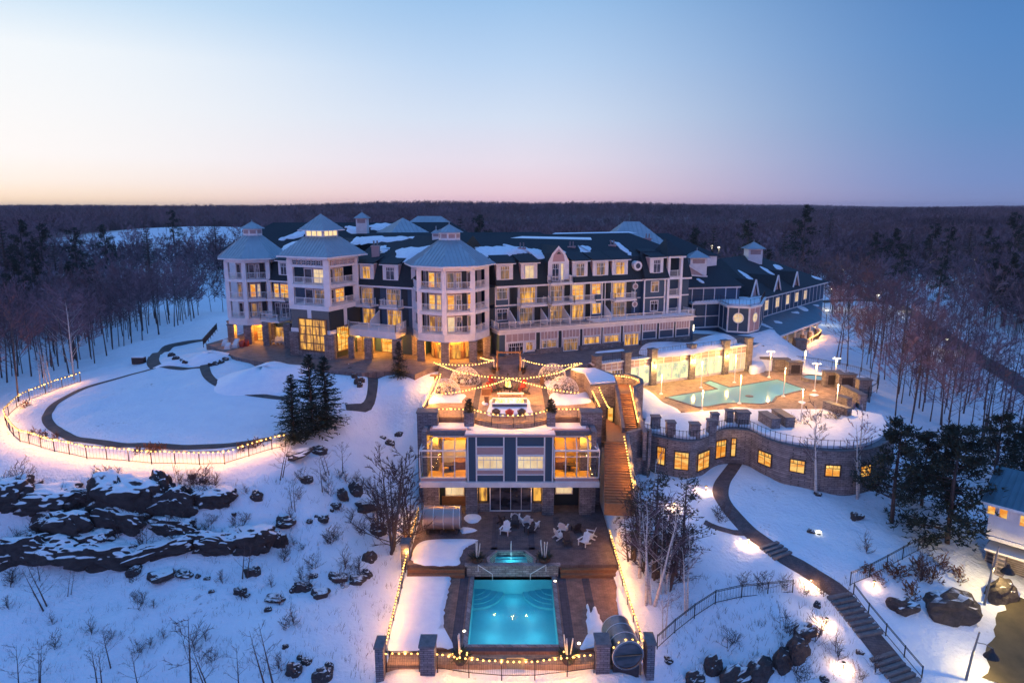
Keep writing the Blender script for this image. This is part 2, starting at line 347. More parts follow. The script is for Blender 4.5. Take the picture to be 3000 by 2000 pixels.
# ------------------------------------------------------------------ terrain
CP = [(at(*p)) for p in [
 (0,2000,-2.6),(300,2000,-2.5),(600,2000,-2.4),(900,2000,-1.8),(1060,1985,-1.2),(0,1800,-.2),(400,1800,0),(800,1800,.1),(1000,1800,-.2),(0,1660,1.2),(300,1660,1.5),(600,1650,1.6),(850,1700,.6),
 (0,1560,3.5),(300,1560,3.6),(600,1560,3.3),(850,1600,1.6),(0,1500,5.2),(300,1500,5.2),(600,1490,5.1),(0,1430,6.6),(300,1430,6.6),(600,1430,6.4),(800,1400,6.6),(900,1500,3.8),(1050,1500,2.4),(1100,1650,.4),(1150,1560,.8),(1090,1800,-.5),
 (0,1340,7.4),(56,1288,8),(245,1341,8),(510,1353,8),(714,1341,8),(837,1308,8.2),(400,1280,8.8),(700,1270,8.8),(300,1200,9.3),(600,1180,9.6),(860,1160,9.8),(500,1090,10.4),(800,1085,10.8),
 (150,1200,8.8),(237,1120,9.2),(60,1200,8.3),(1000,1300,7),(1050,1200,8.8),(1150,1250,6.5),(1150,1400,3.5),(1180,1160,10.0),(1100,1110,11.0),(640,1060,11.2),(560,1030,10.6),
 (0,1120,6.5),(200,1060,8),(400,1000,8.8),(640,930,9.2),
 (1900,1160,7.8),(2000,1200,7.8),(2100,1190,7.8),(2300,1150,7.8),(2450,1170,7.8),(2500,1240,7.3),(2560,1210,6.8),(2330,1100,7.8),(2450,1120,7.6),
 (2050,1395,3.8),(1920,1370,4.2),(2145,1360,4.0),(2300,1432,3.6),(2450,1445,3.3),(2560,1440,3.1),(2680,1400,2.8),
 (2190,1570,2.5),(2290,1640,1.8),(2400,1760,.2),(2520,1880,-1.2),(2640,2000,-2.4),(2300,1800,.3),(2100,1960,-2.6),(1950,1990,-2.2),(2050,1700,1.6),(1960,1620,2.4),(1900,1750,.9),(1970,1850,-.4),
 (2400,1560,2.3),(2650,1600,1.6),(2750,1700,.6),(2900,1800,-1.2),(2950,1960,-2.6),(3000,1700,0),(2800,1950,-2.4),(2600,1500,2.6),(1880,1830,-.4),(1940,1960,-1.6),(2200,1760,.6),
 (2640,1290,4.6),(2750,1200,4),(2900,1150,4),(3000,1130,4),(2640,905,4),(2450,1000,6),(2700,1050,4),(2900,1000,4),(2450,870,5),(2400,1080,7.4),(2560,1160,6.4),(2260,1030,8),(2350,1000,8)]]
CP += [Vector(p) for p in [(-45,104,11.6),(-34,96,11.8),(-20,92,11.7),(-10,89,11.3),(0,93,11.6),(30,106,11.6),(45,116,11.6),(-40,125,11),(0,125,11.4),(30,125,11.4),(50,132,8.6),(60,122,8.2),(-8,72,3),(8,72,3),(0,80,8),(11.5,80,9.4),
 (0,60,.3),(-6,60,.3),(6,60,.3),(0,50,-.9),(-7,50,-.5),(8,50,-.5),(0,43,-.7),(-8,44,-.6),(8,44.4,-.6),(12,62,3.6),(13,66,4.0),(10,59,1.2),
 (-80,120,4.5),(-120,110,2),(-120,70,2),(-90,60,4),(-150,160,3),(-60,118,8),(120,80,2),(100,60,0),(80,45,-2),(0,28,-5),(-60,33,-6),(60,30,-5),(150,150,4),(150,250,5),(0,180,8),(-80,200,3),(80,200,5),(16,69,4.3),(20,70,4.2)]]
CP += [at(x, y, 11.75) for x, y in ((620,1030),(700,1055),(810,1074),(900,1082),(960,1090),(1060,1099),(1150,1095))]
_X = np.array([(p.x, p.y) for p in CP]); _Z = np.array([p.z for p in CP]); _n = len(_X)
_D = np.sqrt(((_X[:, None]-_X[None])**2).sum(-1)+.3)
_M = np.zeros((_n+3, _n+3)); _M[:_n, :_n] = _D + np.eye(_n)*.02; _M[:_n, _n] = 1; _M[:_n, _n+1:] = _X; _M[_n, :_n] = 1; _M[_n+1:, :_n] = _X.T
_W = np.linalg.solve(_M, np.concatenate([_Z, np.zeros(3)]))
def _sm(x, a, b): t = np.clip((x-a)/(b-a), 0, 1); return t*t*(3-2*t)
def _wave(x, y, s, k): return np.sin(x/s+k)*np.cos(y/s*1.13-k*2)+.6*np.sin(x/s*1.9-y/s*1.3+k*3)
def hgt(x, y):
    x = np.asarray(x, float); y = np.asarray(y, float); sh = x.shape; xf, yf = x.ravel(), y.ravel(); z = np.zeros_like(xf)
    r = np.hypot(xf-10, yf-90); w = _sm(r, 120, 230)
    far = 5 + 13*_sm(yf, 300, 1500) + 3.5*_wave(xf, yf, 170, .7)*_sm(yf, 260, 700) + 8*_wave(xf, yf, 420, 2.)*_sm(yf, 700, 1800) - 6*_sm(yf, 900, 2200) + 15*np.exp(-((xf+190)/130)**2-((yf-430)/80)**2) - 30*_sm(-yf, -20, 300)
    near = np.where(w < 1)[0]
    for i in range(0, len(near), 20000):
        q = near[i:i+20000]; d = np.sqrt((xf[q, None]-_X[None, :, 0])**2+(yf[q, None]-_X[None, :, 1])**2+.3)
        z[q] = d@_W[:_n] + _W[_n] + xf[q]*_W[_n+1] + yf[q]*_W[_n+2]
    z = np.clip(z, -14, 13); bumps = .10*_wave(xf, yf, 2.3, .4) + .05*_wave(xf, yf, 1.1, 1.7)
    lawn = np.clip(1-np.hypot((xf+28)/22, (yf-80)/16), 0, 1); bumps = bumps*(1-np.minimum(1, 2.2*lawn))
    return ((z+bumps)*(1-w) + far*w).reshape(sh)
def _axis(lo, hi, step, end0, end1):
    a = list(np.arange(lo, hi+.01, step)); s = step
    while a[-1] < end1: s *= 1.13; a.append(a[-1]+s)
    s = step
    while a[0] > end0: s *= 1.13; a.insert(0, a[0]-s)
    return np.array(a)
GX = _axis(-75, 110, .8, -6000, 6000); GY = _axis(36, 135, .8, -500, 9000)
_gx, _gy = np.meshgrid(GX, GY); GZ = hgt(_gx, _gy)
def carve(poly, cap):                  # keep the snow below what is built there
    P_ = [(p[0], p[1]) for p in poly]; ins = np.zeros(GZ.shape, bool); n_ = len(P_)
    for i in range(n_):
        (x0, y0), (x1, y1) = P_[i], P_[(i+1) % n_]
        if y0 == y1: continue
        c_ = ((_gy < y0) != (_gy < y1)) & (_gx < (x1-x0)*(_gy-y0)/(y1-y0)+x0); ins ^= c_
    GZ[ins] = np.minimum(GZ[ins], cap)
def rectp(x0, x1, y0, y1): return [(x0, y0), (x1, y0), (x1, y1), (x0, y1)]
carve(rectp(-9.6, 9.7, 45.4, 57.5), -.45); carve(rectp(-9.6, 9.7, 44.4, 46.2), -.6); carve(rectp(-4.4, 4.5, 45.8, 57.5), -2.6); carve(rectp(-9.8, 9.8, 57, 88), .3)
carve(rectp(-10.8, 9.8, 86, 100), 11.2); carve(rectp(7, 13.5, 62.5, 92), 4.3); carve(rectp(9.5, 14.5, 70, 86), 7.2)
carve([at(x, y, 12) for x, y in ((604,1008),(640,1026),(690,1051),(800,1071),(905,1079),(960,1088),(1060,1097),(1150,1091),(1230,1100),(1740,1075),(2185,1030),(2200,985))]+[(38,114),(0,120),(-46,120),(-49,106)], 11.5)
_zq = lambda x, y: (1740+x/2.613, 960+y/2.613)
carve([at(*_zq(x, y), 8) for x, y in ((300,560),(440,640),(640,690),(970,690),(1280,690),(1500,790),(1640,790),(1960,720),(2080,560),(2030,420),(1640,310),(1170,300),(360,420))], 7.45)
carve([at(*_zq(x, y), 8) for x, y in ((300,700),(320,810),(420,870),(640,915),(760,920),(880,895),(960,835),(1100,815),(1200,830),(1310,880),(1470,935),(1700,975),(1900,990),(2120,970),(2270,910),(2350,800),(2200,700),(1500,640),(1000,640))], 3.9)
def ground(x, y):                      # height of the built sheet
    i = int(np.clip(np.searchsorted(GX, x)-1, 0, len(GX)-2)); j = int(np.clip(np.searchsorted(GY, y)-1, 0, len(GY)-2))
    a = (x-GX[i])/(GX[i+1]-GX[i]); b = (y-GY[j])/(GY[j+1]-GY[j])
    return float((GZ[j, i]*(1-a)+GZ[j, i+1]*a)*(1-b)+(GZ[j+1, i]*(1-a)+GZ[j+1, i+1]*a)*b)
def onground(px, py, z0=4.):           # where a pixel meets the ground
    z = z0
    for _ in range(30):
        p = at(px, py, z); z += .6*(ground(p.x, p.y)-z)
    p = at(px, py, z); return Vector((p.x, p.y, ground(p.x, p.y)))
_w, _h = len(GX), len(GY)
me = bpy.data.meshes.new('snow_ground'); idx = np.arange(_w*_h).reshape(_h, _w)
quads = np.stack([idx[:-1, :-1], idx[:-1, 1:], idx[1:, 1:], idx[1:, :-1]], -1).reshape(-1, 4)
me.from_pydata(np.stack([_gx, _gy, GZ], -1).reshape(-1, 3).tolist(), [], quads.tolist()); me.polygons.foreach_set('use_smooth', [True]*len(quads)); me.update()
snow_ground = bpy.data.objects.new('snow_ground', me); COL.objects.link(snow_ground); snow_ground['kind'] = 'structure'
_m, _nt, _bs = newmat('ground'); _co = objco(_nt); _n1 = noise(_nt, _co, .45, 6, .6); _n2 = noise(_nt, _co, .16, 5, .6); _n3 = noise(_nt, _co, 2.6, 4, .6)
_base = ramp(_nt, _n1, [(.3, (.77, .82, .92)), (.7, (.85, .89, .96))])
_twg = maprange(_nt, mathn(_nt, 'MULTIPLY', _n2, _n3), .36, .46); _base2 = mixc(_nt, mathn(_nt, 'MULTIPLY', _twg, .55), _base, (.16, .13, .13))
_sp = _nt.nodes.new('ShaderNodeSeparateXYZ'); _nt.links.new(_co, _sp.inputs[0])
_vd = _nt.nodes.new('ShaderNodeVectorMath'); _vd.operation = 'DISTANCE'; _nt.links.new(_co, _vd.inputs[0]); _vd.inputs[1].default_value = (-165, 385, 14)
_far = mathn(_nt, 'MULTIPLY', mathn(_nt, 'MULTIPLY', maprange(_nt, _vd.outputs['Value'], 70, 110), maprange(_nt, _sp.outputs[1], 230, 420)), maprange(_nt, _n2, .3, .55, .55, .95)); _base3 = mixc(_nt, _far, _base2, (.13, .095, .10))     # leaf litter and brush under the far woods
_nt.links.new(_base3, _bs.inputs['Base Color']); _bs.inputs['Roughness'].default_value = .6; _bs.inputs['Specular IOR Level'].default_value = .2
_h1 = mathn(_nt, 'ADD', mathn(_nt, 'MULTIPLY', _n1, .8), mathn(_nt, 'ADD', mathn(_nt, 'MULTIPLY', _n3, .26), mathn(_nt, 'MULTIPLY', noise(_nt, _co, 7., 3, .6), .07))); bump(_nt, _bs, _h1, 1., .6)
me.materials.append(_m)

def strip(name, pts, width, mat, lift=.05, kind='structure', n=6, edge=.0, cross=6):
    pts = resample(catmull([Vector((p[0], p[1], 0)) for p in pts], 8), .7); mb = MB(mat); vs = []; rnd = random.Random(5)
    ws = width if isinstance(width, (list, tuple)) else [width, width]
    for i, p in enumerate(pts):
        t = (pts[min(i+1, len(pts)-1)]-pts[max(i-1, 0)]).normalized(); q = Vector((-t.y, t.x, 0)); w = ws[0]+(ws[1]-ws[0])*i/max(1, len(pts)-1)
        a, b = w/2+rnd.uniform(-edge, edge), w/2+rnd.uniform(-edge, edge)
        for k in range(cross+1):
            s_ = -a+(a+b)*k/cross; v = p+q*s_; vs.append((v.x, v.y, ground(v.x, v.y)+lift+(.0 if 0 < k < cross else -.03)))
    c = cross+1
    mb.add(vs, [(i*c+k, i*c+k+1, (i+1)*c+k+1, (i+1)*c+k) for i in range(len(pts)-1) for k in range(cross)])
    return mb.build(name, kind=kind, smooth=True)

# ------------------------------------------------------------------ facade kit
def window(F, u0, u1, z0, z1, parent, lit='glass_dark', nx=2, tr=True, fr='trim', name='window', solo=False, d=0., fw=.11, mul=.05):
    m = MB(fr); m.ob(F, u0, u0+fw, z0, z1, d, d+.09); m.ob(F, u1-fw, u1, z0, z1, d, d+.09); m.ob(F, u0+fw, u1-fw, z1-fw, z1, d, d+.09); m.ob(F, u0+fw, u1-fw, z0, z0+fw, d, d+.09)
    for k in range(1, nx): u = u0+(u1-u0)*k/nx; m.ob(F, u-mul/2, u+mul/2, z0+fw, z1-fw, d+.025, d+.07)
    if tr:
        zt = z0+(z1-z0)*.68; m.ob(F, u0+fw, u1-fw, zt-mul/2, zt+mul/2, d+.025, d+.068)
        for k in range(nx*2):
            if k % 2: u = u0+(u1-u0)*k/(nx*2); m.ob(F, u-.02, u+.02, zt+mul/2, z1-fw, d+.025, d+.06)
    if solo:
        m.use(lit).ob(F, u0+fw-.01, u1-fw+.01, z0+fw-.01, z1-fw+.01, d+.004, d+.022); return m.build(name, parent)
    w = m.build(name, parent)
    MB(lit).ob(F, u0+fw-.01, u1-fw+.01, z0+fw-.01, z1-fw+.01, d+.004, d+.022).build('pane', w); return w
def railing(m, pts, h=1.0, sp=.2, w=.035, post=1.6, tw=.08):
    for a, b in zip(pts, pts[1:]):
        a, b = Vector(a), Vector(b); L = (b-a).length
        m.beam(a+Vector((0, 0, h)), b+Vector((0, 0, h)), tw, tw*.9); m.beam(a+Vector((0, 0, .12)), b+Vector((0, 0, .12)), tw*.6, tw*.6)
        n = max(1, int(L/sp))
        for k in range(n+1):
            p = a+(b-a)*(k/n); q = k % max(1, int(post/sp)) == 0 or k == n
            m.beam(p+Vector((0, 0, .0)), p+Vector((0, 0, h+(.08 if q else 0))), .09*tw/.08 if q else w)
    return m
def seams(m, e0, e1, t1, t0, sp=.55, r=.05):      # standing seams on a roof face (eave e0-e1, top t0-t1)
    e0, e1, t0, t1 = map(Vector, (e0, e1, t0, t1)); u = (e1-e0); L = u.length; u.normalize(); nrm = (e1-e0).cross(t1-e0)
    if nrm.length < 1e-6: nrm = (e1-e0).cross(t0-e0)
    nrm.normalize()
    if nrm.z < 0: nrm = -nrm
    v = nrm.cross(u).normalized()
    if v.z < 0: v = -v
    q = lambda p: ((p-e0).dot(u), (p-e0).dot(v)); a0, h0 = q(t0); a1, h1 = q(t1)
    k = sp/2
    while k < L:
        top = h0 + (h1-h0)*(k-a0)/(a1-a0) if a1-a0 > .01 and a0 <= k <= a1 else (h0*k/a0 if k < a0 and a0 > 1e-6 else (h1*(L-k)/(L-a1) if L-a1 > 1e-6 else h1))
        if top > .2: m.beam(e0+u*k+v*.03+nrm*.02, e0+u*k+v*(top-.02)+nrm*.02, r, .07)
        k += sp
def hip(m, ring0, ring1, seam=0.):                # roof faces between two rings of equal length
    n = len(ring0)
    for i in range(n):
        j = (i+1) % n; a, b, c, d = ring0[i], ring0[j], ring1[j], ring1[i]
        m.poly([a, b, c] if (Vector(c)-Vector(d)).length < 1e-4 else [a, b, c, d])
        if seam: seams(m, a, b, c, d, seam)
    return m
def ring(c, R, n, rot, z): return [Vector((c[0]+R*math.cos(rot+2*math.pi*k/n), c[1]+R*math.sin(rot+2*math.pi*k/n), z)) for k in range(n)]
def plane_patch(parent, name, p0, p1, p2, pxs, mat='snow_clean', th=.11, rag=.3, seed=1):
    p0, p1, p2 = Vector(p0), Vector(p1), Vector(p2); nrm = (p1-p0).cross(p2-p0).normalized()
    if nrm.z < 0: nrm = -nrm
    pts = []
    for (x, y) in pxs:
        d = _dir(x, y); t = nrm.dot(p0-Vector((0, 0, EYE)))/nrm.dot(d); pts.append(Vector((0, 0, EYE))+d*t)
    pts = catmull(pts, 5, True); rnd = random.Random(seed); c = sum(pts, Vector())/len(pts)
    u = (p1-p0).normalized(); v = nrm.cross(u)
    pts = [p+u*rnd.uniform(-rag, rag)+v*rnd.uniform(-rag, rag) for p in pts]; n = len(pts)
    inner = [c+(p-c)*.9+nrm*th for p in pts]; outer = [p+nrm*.015 for p in pts]
    return MB(mat).add(outer+inner, [[i, (i+1) % n, n+(i+1) % n, n+i] for i in range(n)]+[list(range(n, 2*n))]).build(name, parent, smooth=True)
# ------------------------------------------------------------------ the hotel
rnd = random.Random(11)
hotel = thing('hotel', 'large pale blue hotel with three roofed towers, balconies and dormers on the hilltop', 'hotel', (0, 95, 12))
LITS = ['lit_amber', 'lit_mix', 'lit_soft', 'glass_dark']
def chimney(x, y, z):
    m = MB('rose'); m.box(x-.55, x+.55, y-.45, y+.45, z-1.8, z+1.1); m.box(x-.65, x+.65, y-.55, y+.55, z+1.1, z+1.28)
    m.use('grey_metal')
    for k in (-.25, .25): m.tube([(x+k, y, z+1.28), (x+k, y, z+2.0)], .12, 6)
    m.build('chimney', hotel)
def wing_roof(F, u0, u1, hips=(0, 0), zt=28.6, ze=21.9):
    m = MB('shingle'); P = F.pt; prof = [(.75, ze-.1), (-.9, ze+3.4), (-9, zt), (-17, ze+3.4), (-18.6, ze)]
    a = [P(u0 + hips[0]*max(0, -d-1)*.7, z, d) for d, z in prof]; b = [P(u1 - hips[1]*max(0, -d-1)*.7, z, d) for d, z in prof]
    if hips[1]: b[3] = P(u1, prof[3][1], -17); b[4] = P(u1, prof[4][1], -18.6); b[2] = P(u1-6, zt, -9)
    for i in range(4): m.poly([a[i], b[i], b[i+1], a[i+1]])
    m.poly(a[::-1]); m.poly(b)
    m.build('roof', hotel)
    MB('trim').ob(F, u0, u1, ze-.36, ze-.1, .3, .75).build('cornice', hotel)
    MB('siding').ob(F, u0, u1, 12, ze-.1, -17, 0).build('wall', hotel)
def dormer(F, u0, u1, z0, z1, lit, d0=.35, attach=False):
    m = MB('trim'); P = F.pt
    m.ob(F, u0, u1, z0, z1, -3, d0)
    m.use('rose'); m.poly([P(u0-.005, z0, -2.8), P(u0-.005, z0, d0-.2), P(u0-.005, z1-.1, d0-.2), P(u0-.005, z1-.1, -2.8)]); m.poly([P(u1+.005, z0, d0-.2), P(u1+.005, z0, -2.8), P(u1+.005, z1-.1, -2.8), P(u1+.005, z1-.1, d0-.2)])
    m.use('shingle'); e = .3
    m.hexa([P(u0-e, z1, d0+.4), P(u1+e, z1, d0+.4), P(u1+e, z1+1.0, -2.8), P(u0-e, z1+1.0, -2.8), P(u0-e, z1+.14, d0+.4), P(u1+e, z1+.14, d0+.4), P(u1+e, z1+1.14, -2.8), P(u0-e, z1+1.14, -2.8)])
    m.use('trim').ob(F, u0-e-.02, u1+e+.02, z1-.14, z1+.0, d0+.25, d0+.42)
    dm = m.build('dormer', hotel); g = (u1-u0)*.2
    window(F, u0+g, u1-g, z0+.35, z1-.35, dm, lit, 2, True, d=d0, solo=True)
def balcony(F, u0, u1, zf, depth=1.5):
    m = MB('trim'); m.ob(F, u0, u1, zf-.25, zf, .02, depth)
    b = m.build('balcony', hotel); P = F.pt; r = MB('white_metal')
    railing(r, [P(u0+.05, zf, .1), P(u0+.05, zf, depth-.06), P(u1-.05, zf, depth-.06), P(u1-.05, zf, .1)]); r.build('railing', b)
def screen(F, u, z0, d0=.1, d1=2.4):
    P = F.pt; w = .07
    MB('trim').hexa([P(u-w, z0, d1), P(u+w, z0, d1), P(u+w, z0, d0), P(u-w, z0, d0), P(u-w, z0+1.0, d1), P(u+w, z0+1.0, d1), P(u+w, z0+2.2, d0), P(u-w, z0+2.2, d0)]).build('privacy_screen', hotel)

# right wing: glazed ground-floor podium, two storeys set back over it, dormers in the mansard
zA, zB_, zC, zD = zoomer(620, 600, 3.137), zoomer(1100, 600, 3.137), zoomer(1600, 600, 3.137), zoomer(1900, 600, 3.137)
PF = Fr(at(1463, 1046, 12), at(2029, 995, 12)); UF = PF.off(-3.0)
def zr(zf, F, x0, y0, x1, y1, d=0.): a, b = zf(x0, y0), zf(x1, y1); return F.rect(a[0], a[1], b[0], b[1], d)
m = MB('trim'); m.ob(PF, 0, PF.L, 15.15, 15.75, -3, 0.02); m.ob(PF, -.25, PF.L+.25, 15.75, 15.92, -3.4, .35)
m.use('siding').ob(PF, .0, PF.L, 11, 15.15, -3.6, -.02)
m.poly([PF.pt(-.25, 15.925, -3.4), PF.pt(-.25, 15.925, .35), PF.pt(PF.L+.25, 15.925, .35), PF.pt(PF.L+.25, 15.925, -3.4)])
m.use('snow_clean').ob(PF, 15.5, PF.L, 15.94, 16.1, -2.8, -.1)
pod = m.build('podium', hotel)
r = MB('white_metal'); railing(r, [PF.pt(-.1, 15.92, -3.2), PF.pt(-.1, 15.92, .2), PF.pt(PF.L+.1, 15.92, .2), PF.pt(PF.L+.1, 15.92, -3.2)]); r.build('railing', pod)
bays = [(zB_, 1200, 1465, 'lit_soft', 'mix'), (zB_, 1520, 1670, 'lit_soft', 'win'), (zC, 150, 300, 'lit_soft', 'door'), (zC, 340, 495, 'lit_mix', 'win'), (zC, 525, 675, 'lit_mix', 'win'), (zC, 710, 855, 'lit_mix', 'door'), (zC, 885, 1005, None, 'blank'), (zC, 1040, 1160, None, 'blank'), (zC, 1190, 1305, None, 'blank')]
prev = None
for zf, x0, x1, lit, kind in bays:
    u0 = PF.uz(*zf(x0, 1200))[0]; u1 = PF.uz(*zf(x1, 1200))[0]
    m = MB('trim'); m.ob(PF, u0-.16, u0, 12.7, 15.15, 0, .12); m.ob(PF, u1, u1+.16, 12.7, 15.15, 0, .12); m.ob(PF, u0, u1, 13.95, 14.1, 0, .12)
    m.use('panel').ob(PF, u0, u1, 14.1, 15.15, 0, .05); m.use('trim')
    n = 5
    for k in range(1, n): u = u0+(u1-u0)*k/n; m.ob(PF, u-.04, u+.04, 14.1, 15.15, .05, .09)
    if kind == 'blank': m.ob(PF, u0, u1, 12.75, 12.85, 0, .12)
    if kind == 'mix': m.ob(PF, u0+.0, u1, 12.4, 13.95, 0, .04)
    m.use('stone')
    if kind != 'door': m.ob(PF, u0-.2, u1+.2, 11.2, 12.7 if kind != 'mix' else 12.3, .0, .35)
    bay = m.build('wall_bay', hotel)
    if kind == 'win': window(PF, u0+.1, u1-.1, 12.75, 13.9, hotel, lit, 3)
    if kind == 'door': window(PF, u0+.1, u1-.1, 12.0, 13.9, hotel, lit, 4, name='door')
    if kind == 'mix':
        window(PF, u0+.2, u0+.2+(u1-u0)*.55, 12.0, 13.95, hotel, 'glass_dark', 4, name='door', d=.05); window(PF, u1-1.5, u1-.3, 12.6, 13.9, hotel, 'lit_mix', 2, d=.05)
    if prev is not None:
        MB('siding_dark').ob(PF, prev+.25, u0-.25, 12.7, 15.15, 0, .16).build('pilaster', hotel); MB('stone').ob(PF, prev+.2, u0-.2, 11.2, 12.7, .0, .42).build('stone_base', hotel)
    prev = u1

EL = UF.L+1
wing_roof(UF, .5, EL, (0, 1))
m = MB('trim'); m.ob(UF, .5, EL, 18.78, 18.98, 0, .1); m.build('string_course', hotel)
def upwin(zf, x0, y0, x1, y1, lit, nx=2, name='window'):
    u0, u1, z0, z1 = zr(zf, UF, x0, y0, x1, y1); window(UF, u0, u1, z0, z1, hotel, lit, nx, name=name); return u0, u1
for row, L in ((0, [(zB_, 1110, 785, 1215, 895, 'lit_soft', 2), (zB_, 1320, 775, 1470, 925, 'lit_mix', 3), (zB_, 1600, 765, 1720, 910, 'lit_soft', 3), (zC, 233, 745, 345, 880, 'lit_amber', 3), (zC, 415, 735, 502, 830, 'lit_amber', 2), (zC, 608, 725, 722, 860, 'lit_mix', 3)]),
               (1, [(zB_, 1112, 965, 1215, 1085, 'glass_dark', 2), (zB_, 1318, 960, 1445, 1095, 'lit_soft', 3), (zB_, 1600, 950, 1720, 1090, 'lit_soft', 3), (zC, 233, 930, 345, 1060, 'lit_mix', 3), (zC, 418, 905, 502, 1010, 'lit_mix', 2), (zC, 608, 905, 722, 1030, 'lit_soft', 3)])):
    for (zf, x0, y0, x1, y1, lit, nx) in L:
        u0, u1, _, _ = zr(zf, UF, x0, y0, x1, y1); zb = 18.98 if row == 0 else 15.95
        if nx == 3: window(UF, u0, u1, zb+.02, zb+2.45, hotel, lit, 3, name='balcony_door')
        else: window(UF, u0, u1, zb+.75, zb+2.5, hotel, lit, 2)
        MB('trim').ob(UF, u0-.22, u0-.1, zb+.02, zb+2.6, 0, .06).build('window_trim', hotel); MB('trim').ob(UF, u1+.1, u1+.22, zb+.02, zb+2.6, 0, .06).build('window_trim', hotel); MB('siding_dark').ob(UF, u0-1.25, u0-.3, zb+.1, zb+2.6, 0, .05).build('shutter_panel', hotel); MB('siding_dark').ob(UF, u1+.3, u1+1.2, zb+.1, zb+2.6, 0, .05).build('shutter_panel', hotel)
        if nx == 3 and row == 0: balcony(UF, u0-.35, u1+1.3, 18.9)
        if nx == 3 and row == 1: screen(UF, u0-1.5, 15.95)
for (zf, x0, x1, lit) in [(zB_, 1105, 1255, 'lit_soft'), (zB_, 1330, 1478, 'lit_cream'), (zC, 232, 370, 'lit_soft'), (zC, 418, 560, 'lit_soft'), (zC, 595, 738, 'lit_mix')]:
    u0 = UF.uz(*zf(x0, 620))[0]; u1 = UF.uz(*zf(x1, 620))[0]; dormer(UF, u0, u1, 22.3, 25.0, lit)
# gable dormer with its own balcony
u0 = UF.uz(*zB_(1570, 640))[0]; u1 = UF.uz(*zB_(1765, 640))[0]; um = (u0+u1)/2; P = UF.pt; m = MB('trim'); d0 = .5
out = [(u0, 21.95), (u1, 21.95), (u1-.05, 25.0), (u1-.7, 26.2), (um, 27.3), (u0+.7, 26.2), (u0+.05, 25.0)]
fr_ = [P(u, z, d0) for u, z in out]; bk = [P(u, z, -6) for u, z in out]; n = len(out)
m.poly(fr_); m.use('shingle')
for i in range(1, n): j = (i+1) % n; m.poly([fr_[i], bk[i], bk[j], fr_[j]])
m.use('rose').poly([P(u0+.75, 25.0, d0+.02), P(u1-.75, 25.0, d0+.02), P(u1-.95, 26.0, d0+.02), P(um, 26.85, d0+.02), P(u0+.95, 26.0, d0+.02)])
m.use('siding_dark').poly([P(um-.4, 26.1, d0+.035), P(um+.4, 26.1, d0+.035), P(um, 26.45, d0+.035)])
gd = m.build('gable_dormer', hotel); window(UF, u0+.6, um+.1, 22.1, 24.8, gd, 'glass_dark', 2, d=d0, solo=True); window(UF, um+.25, u1-.9, 22.1, 24.8, gd, 'lit_cream', 1, False, d=d0, solo=True)
balcony(UF.off(.5), u0-.1, u1+.1, 21.95, 1.3)
# right end bay and the corner porch tower
u0 = UF.uz(*zC(868, 800))[0]; u1 = UF.uz(*zC(1062, 800))[0]; u2 = UF.uz(*zC(1078, 800))[0]; u3 = UF.uz(*zC(1210, 800))[0]
m = MB('siding'); m.ob(UF, u0, u1, 15.95, 21.9, 0, .9); m.use('trim')
for u in (u0+.08, u1-.08): m.ob(UF, u-.12, u+.12, 15.95, 21.9, .9, .98)
m.ob(UF, u0, u1, 18.8, 18.98, .9, .98); m.ob(UF, u0-.2, u2, 21.7, 21.9, .6, 1.5); m.use('shingle')
m.poly([P(u0-.3, 21.95, 1.6), P(u2, 21.95, 1.6), P(u2-.3, 26, -.8), P(u0+.2, 26, -.8)]); m.poly([P(u0-.3, 21.95, 1.6), P(u0+.2, 26, -.8), P(u0-.3, 21.95, -.8)]); m.build('end_bay', hotel)
for zb in (15.95, 18.98): window(UF, (u0+u1)/2-.75, (u0+u1)/2+.75, zb+.75, zb+2.5, hotel, 'lit_soft' if zb > 17 else 'glass_dark', 2, d=.9)
dormer(UF, (u0+u1)/2-1.1, (u0+u1)/2+1.3, 22.4, 25.2, 'glass_dark', 1.1)
m = MB('trim'); m.ob(UF, u2, u3, 18.6, 19.0, -3.0, 1.0); m.ob(UF, u2, u3, 21.6, 22.0, -3.0, 1.0); m.ob(UF, u2-.3, u3+.3, 25.0, 25.3, -3.2, 1.4)
for u, d in ((u2+.2, .8), (u3-.2, .8), (u3-.2, -2.8)): m.ob(UF, u-.22, u+.22, 15.95, 25.0, d-.22, d+.22)
m.use('panel').ob(UF, u2, u3-.4, 15.95, 25.0, -3.0, -1.2); m.use('shingle'); a = [P(u2-.4, 25.3, 1.5), P(u3+.4, 25.3, 1.5), P(u3+.4, 25.3, -3.4), P(u2-.4, 25.3, -3.4)]; t = P((u2+u3)/2-.3, 28.0, -1.5); hip(m, a, [t]*4)
m.use('white_metal')
for zf in (15.95, 19.0, 22.0): railing(m, [P(u2+.3, zf, .85), P(u3-.2, zf, .85), P(u3-.2, zf, -2.8)])
cp = m.build('porch_tower', hotel); window(UF, u2+.4, u3-.8, 22.6, 24.4, cp, 'glass_dark', 2, d=-1.2, solo=True); window(UF, u2+.4, u3-.8, 19.4, 21.3, cp, 'glass_dark', 2, d=-1.2, solo=True)
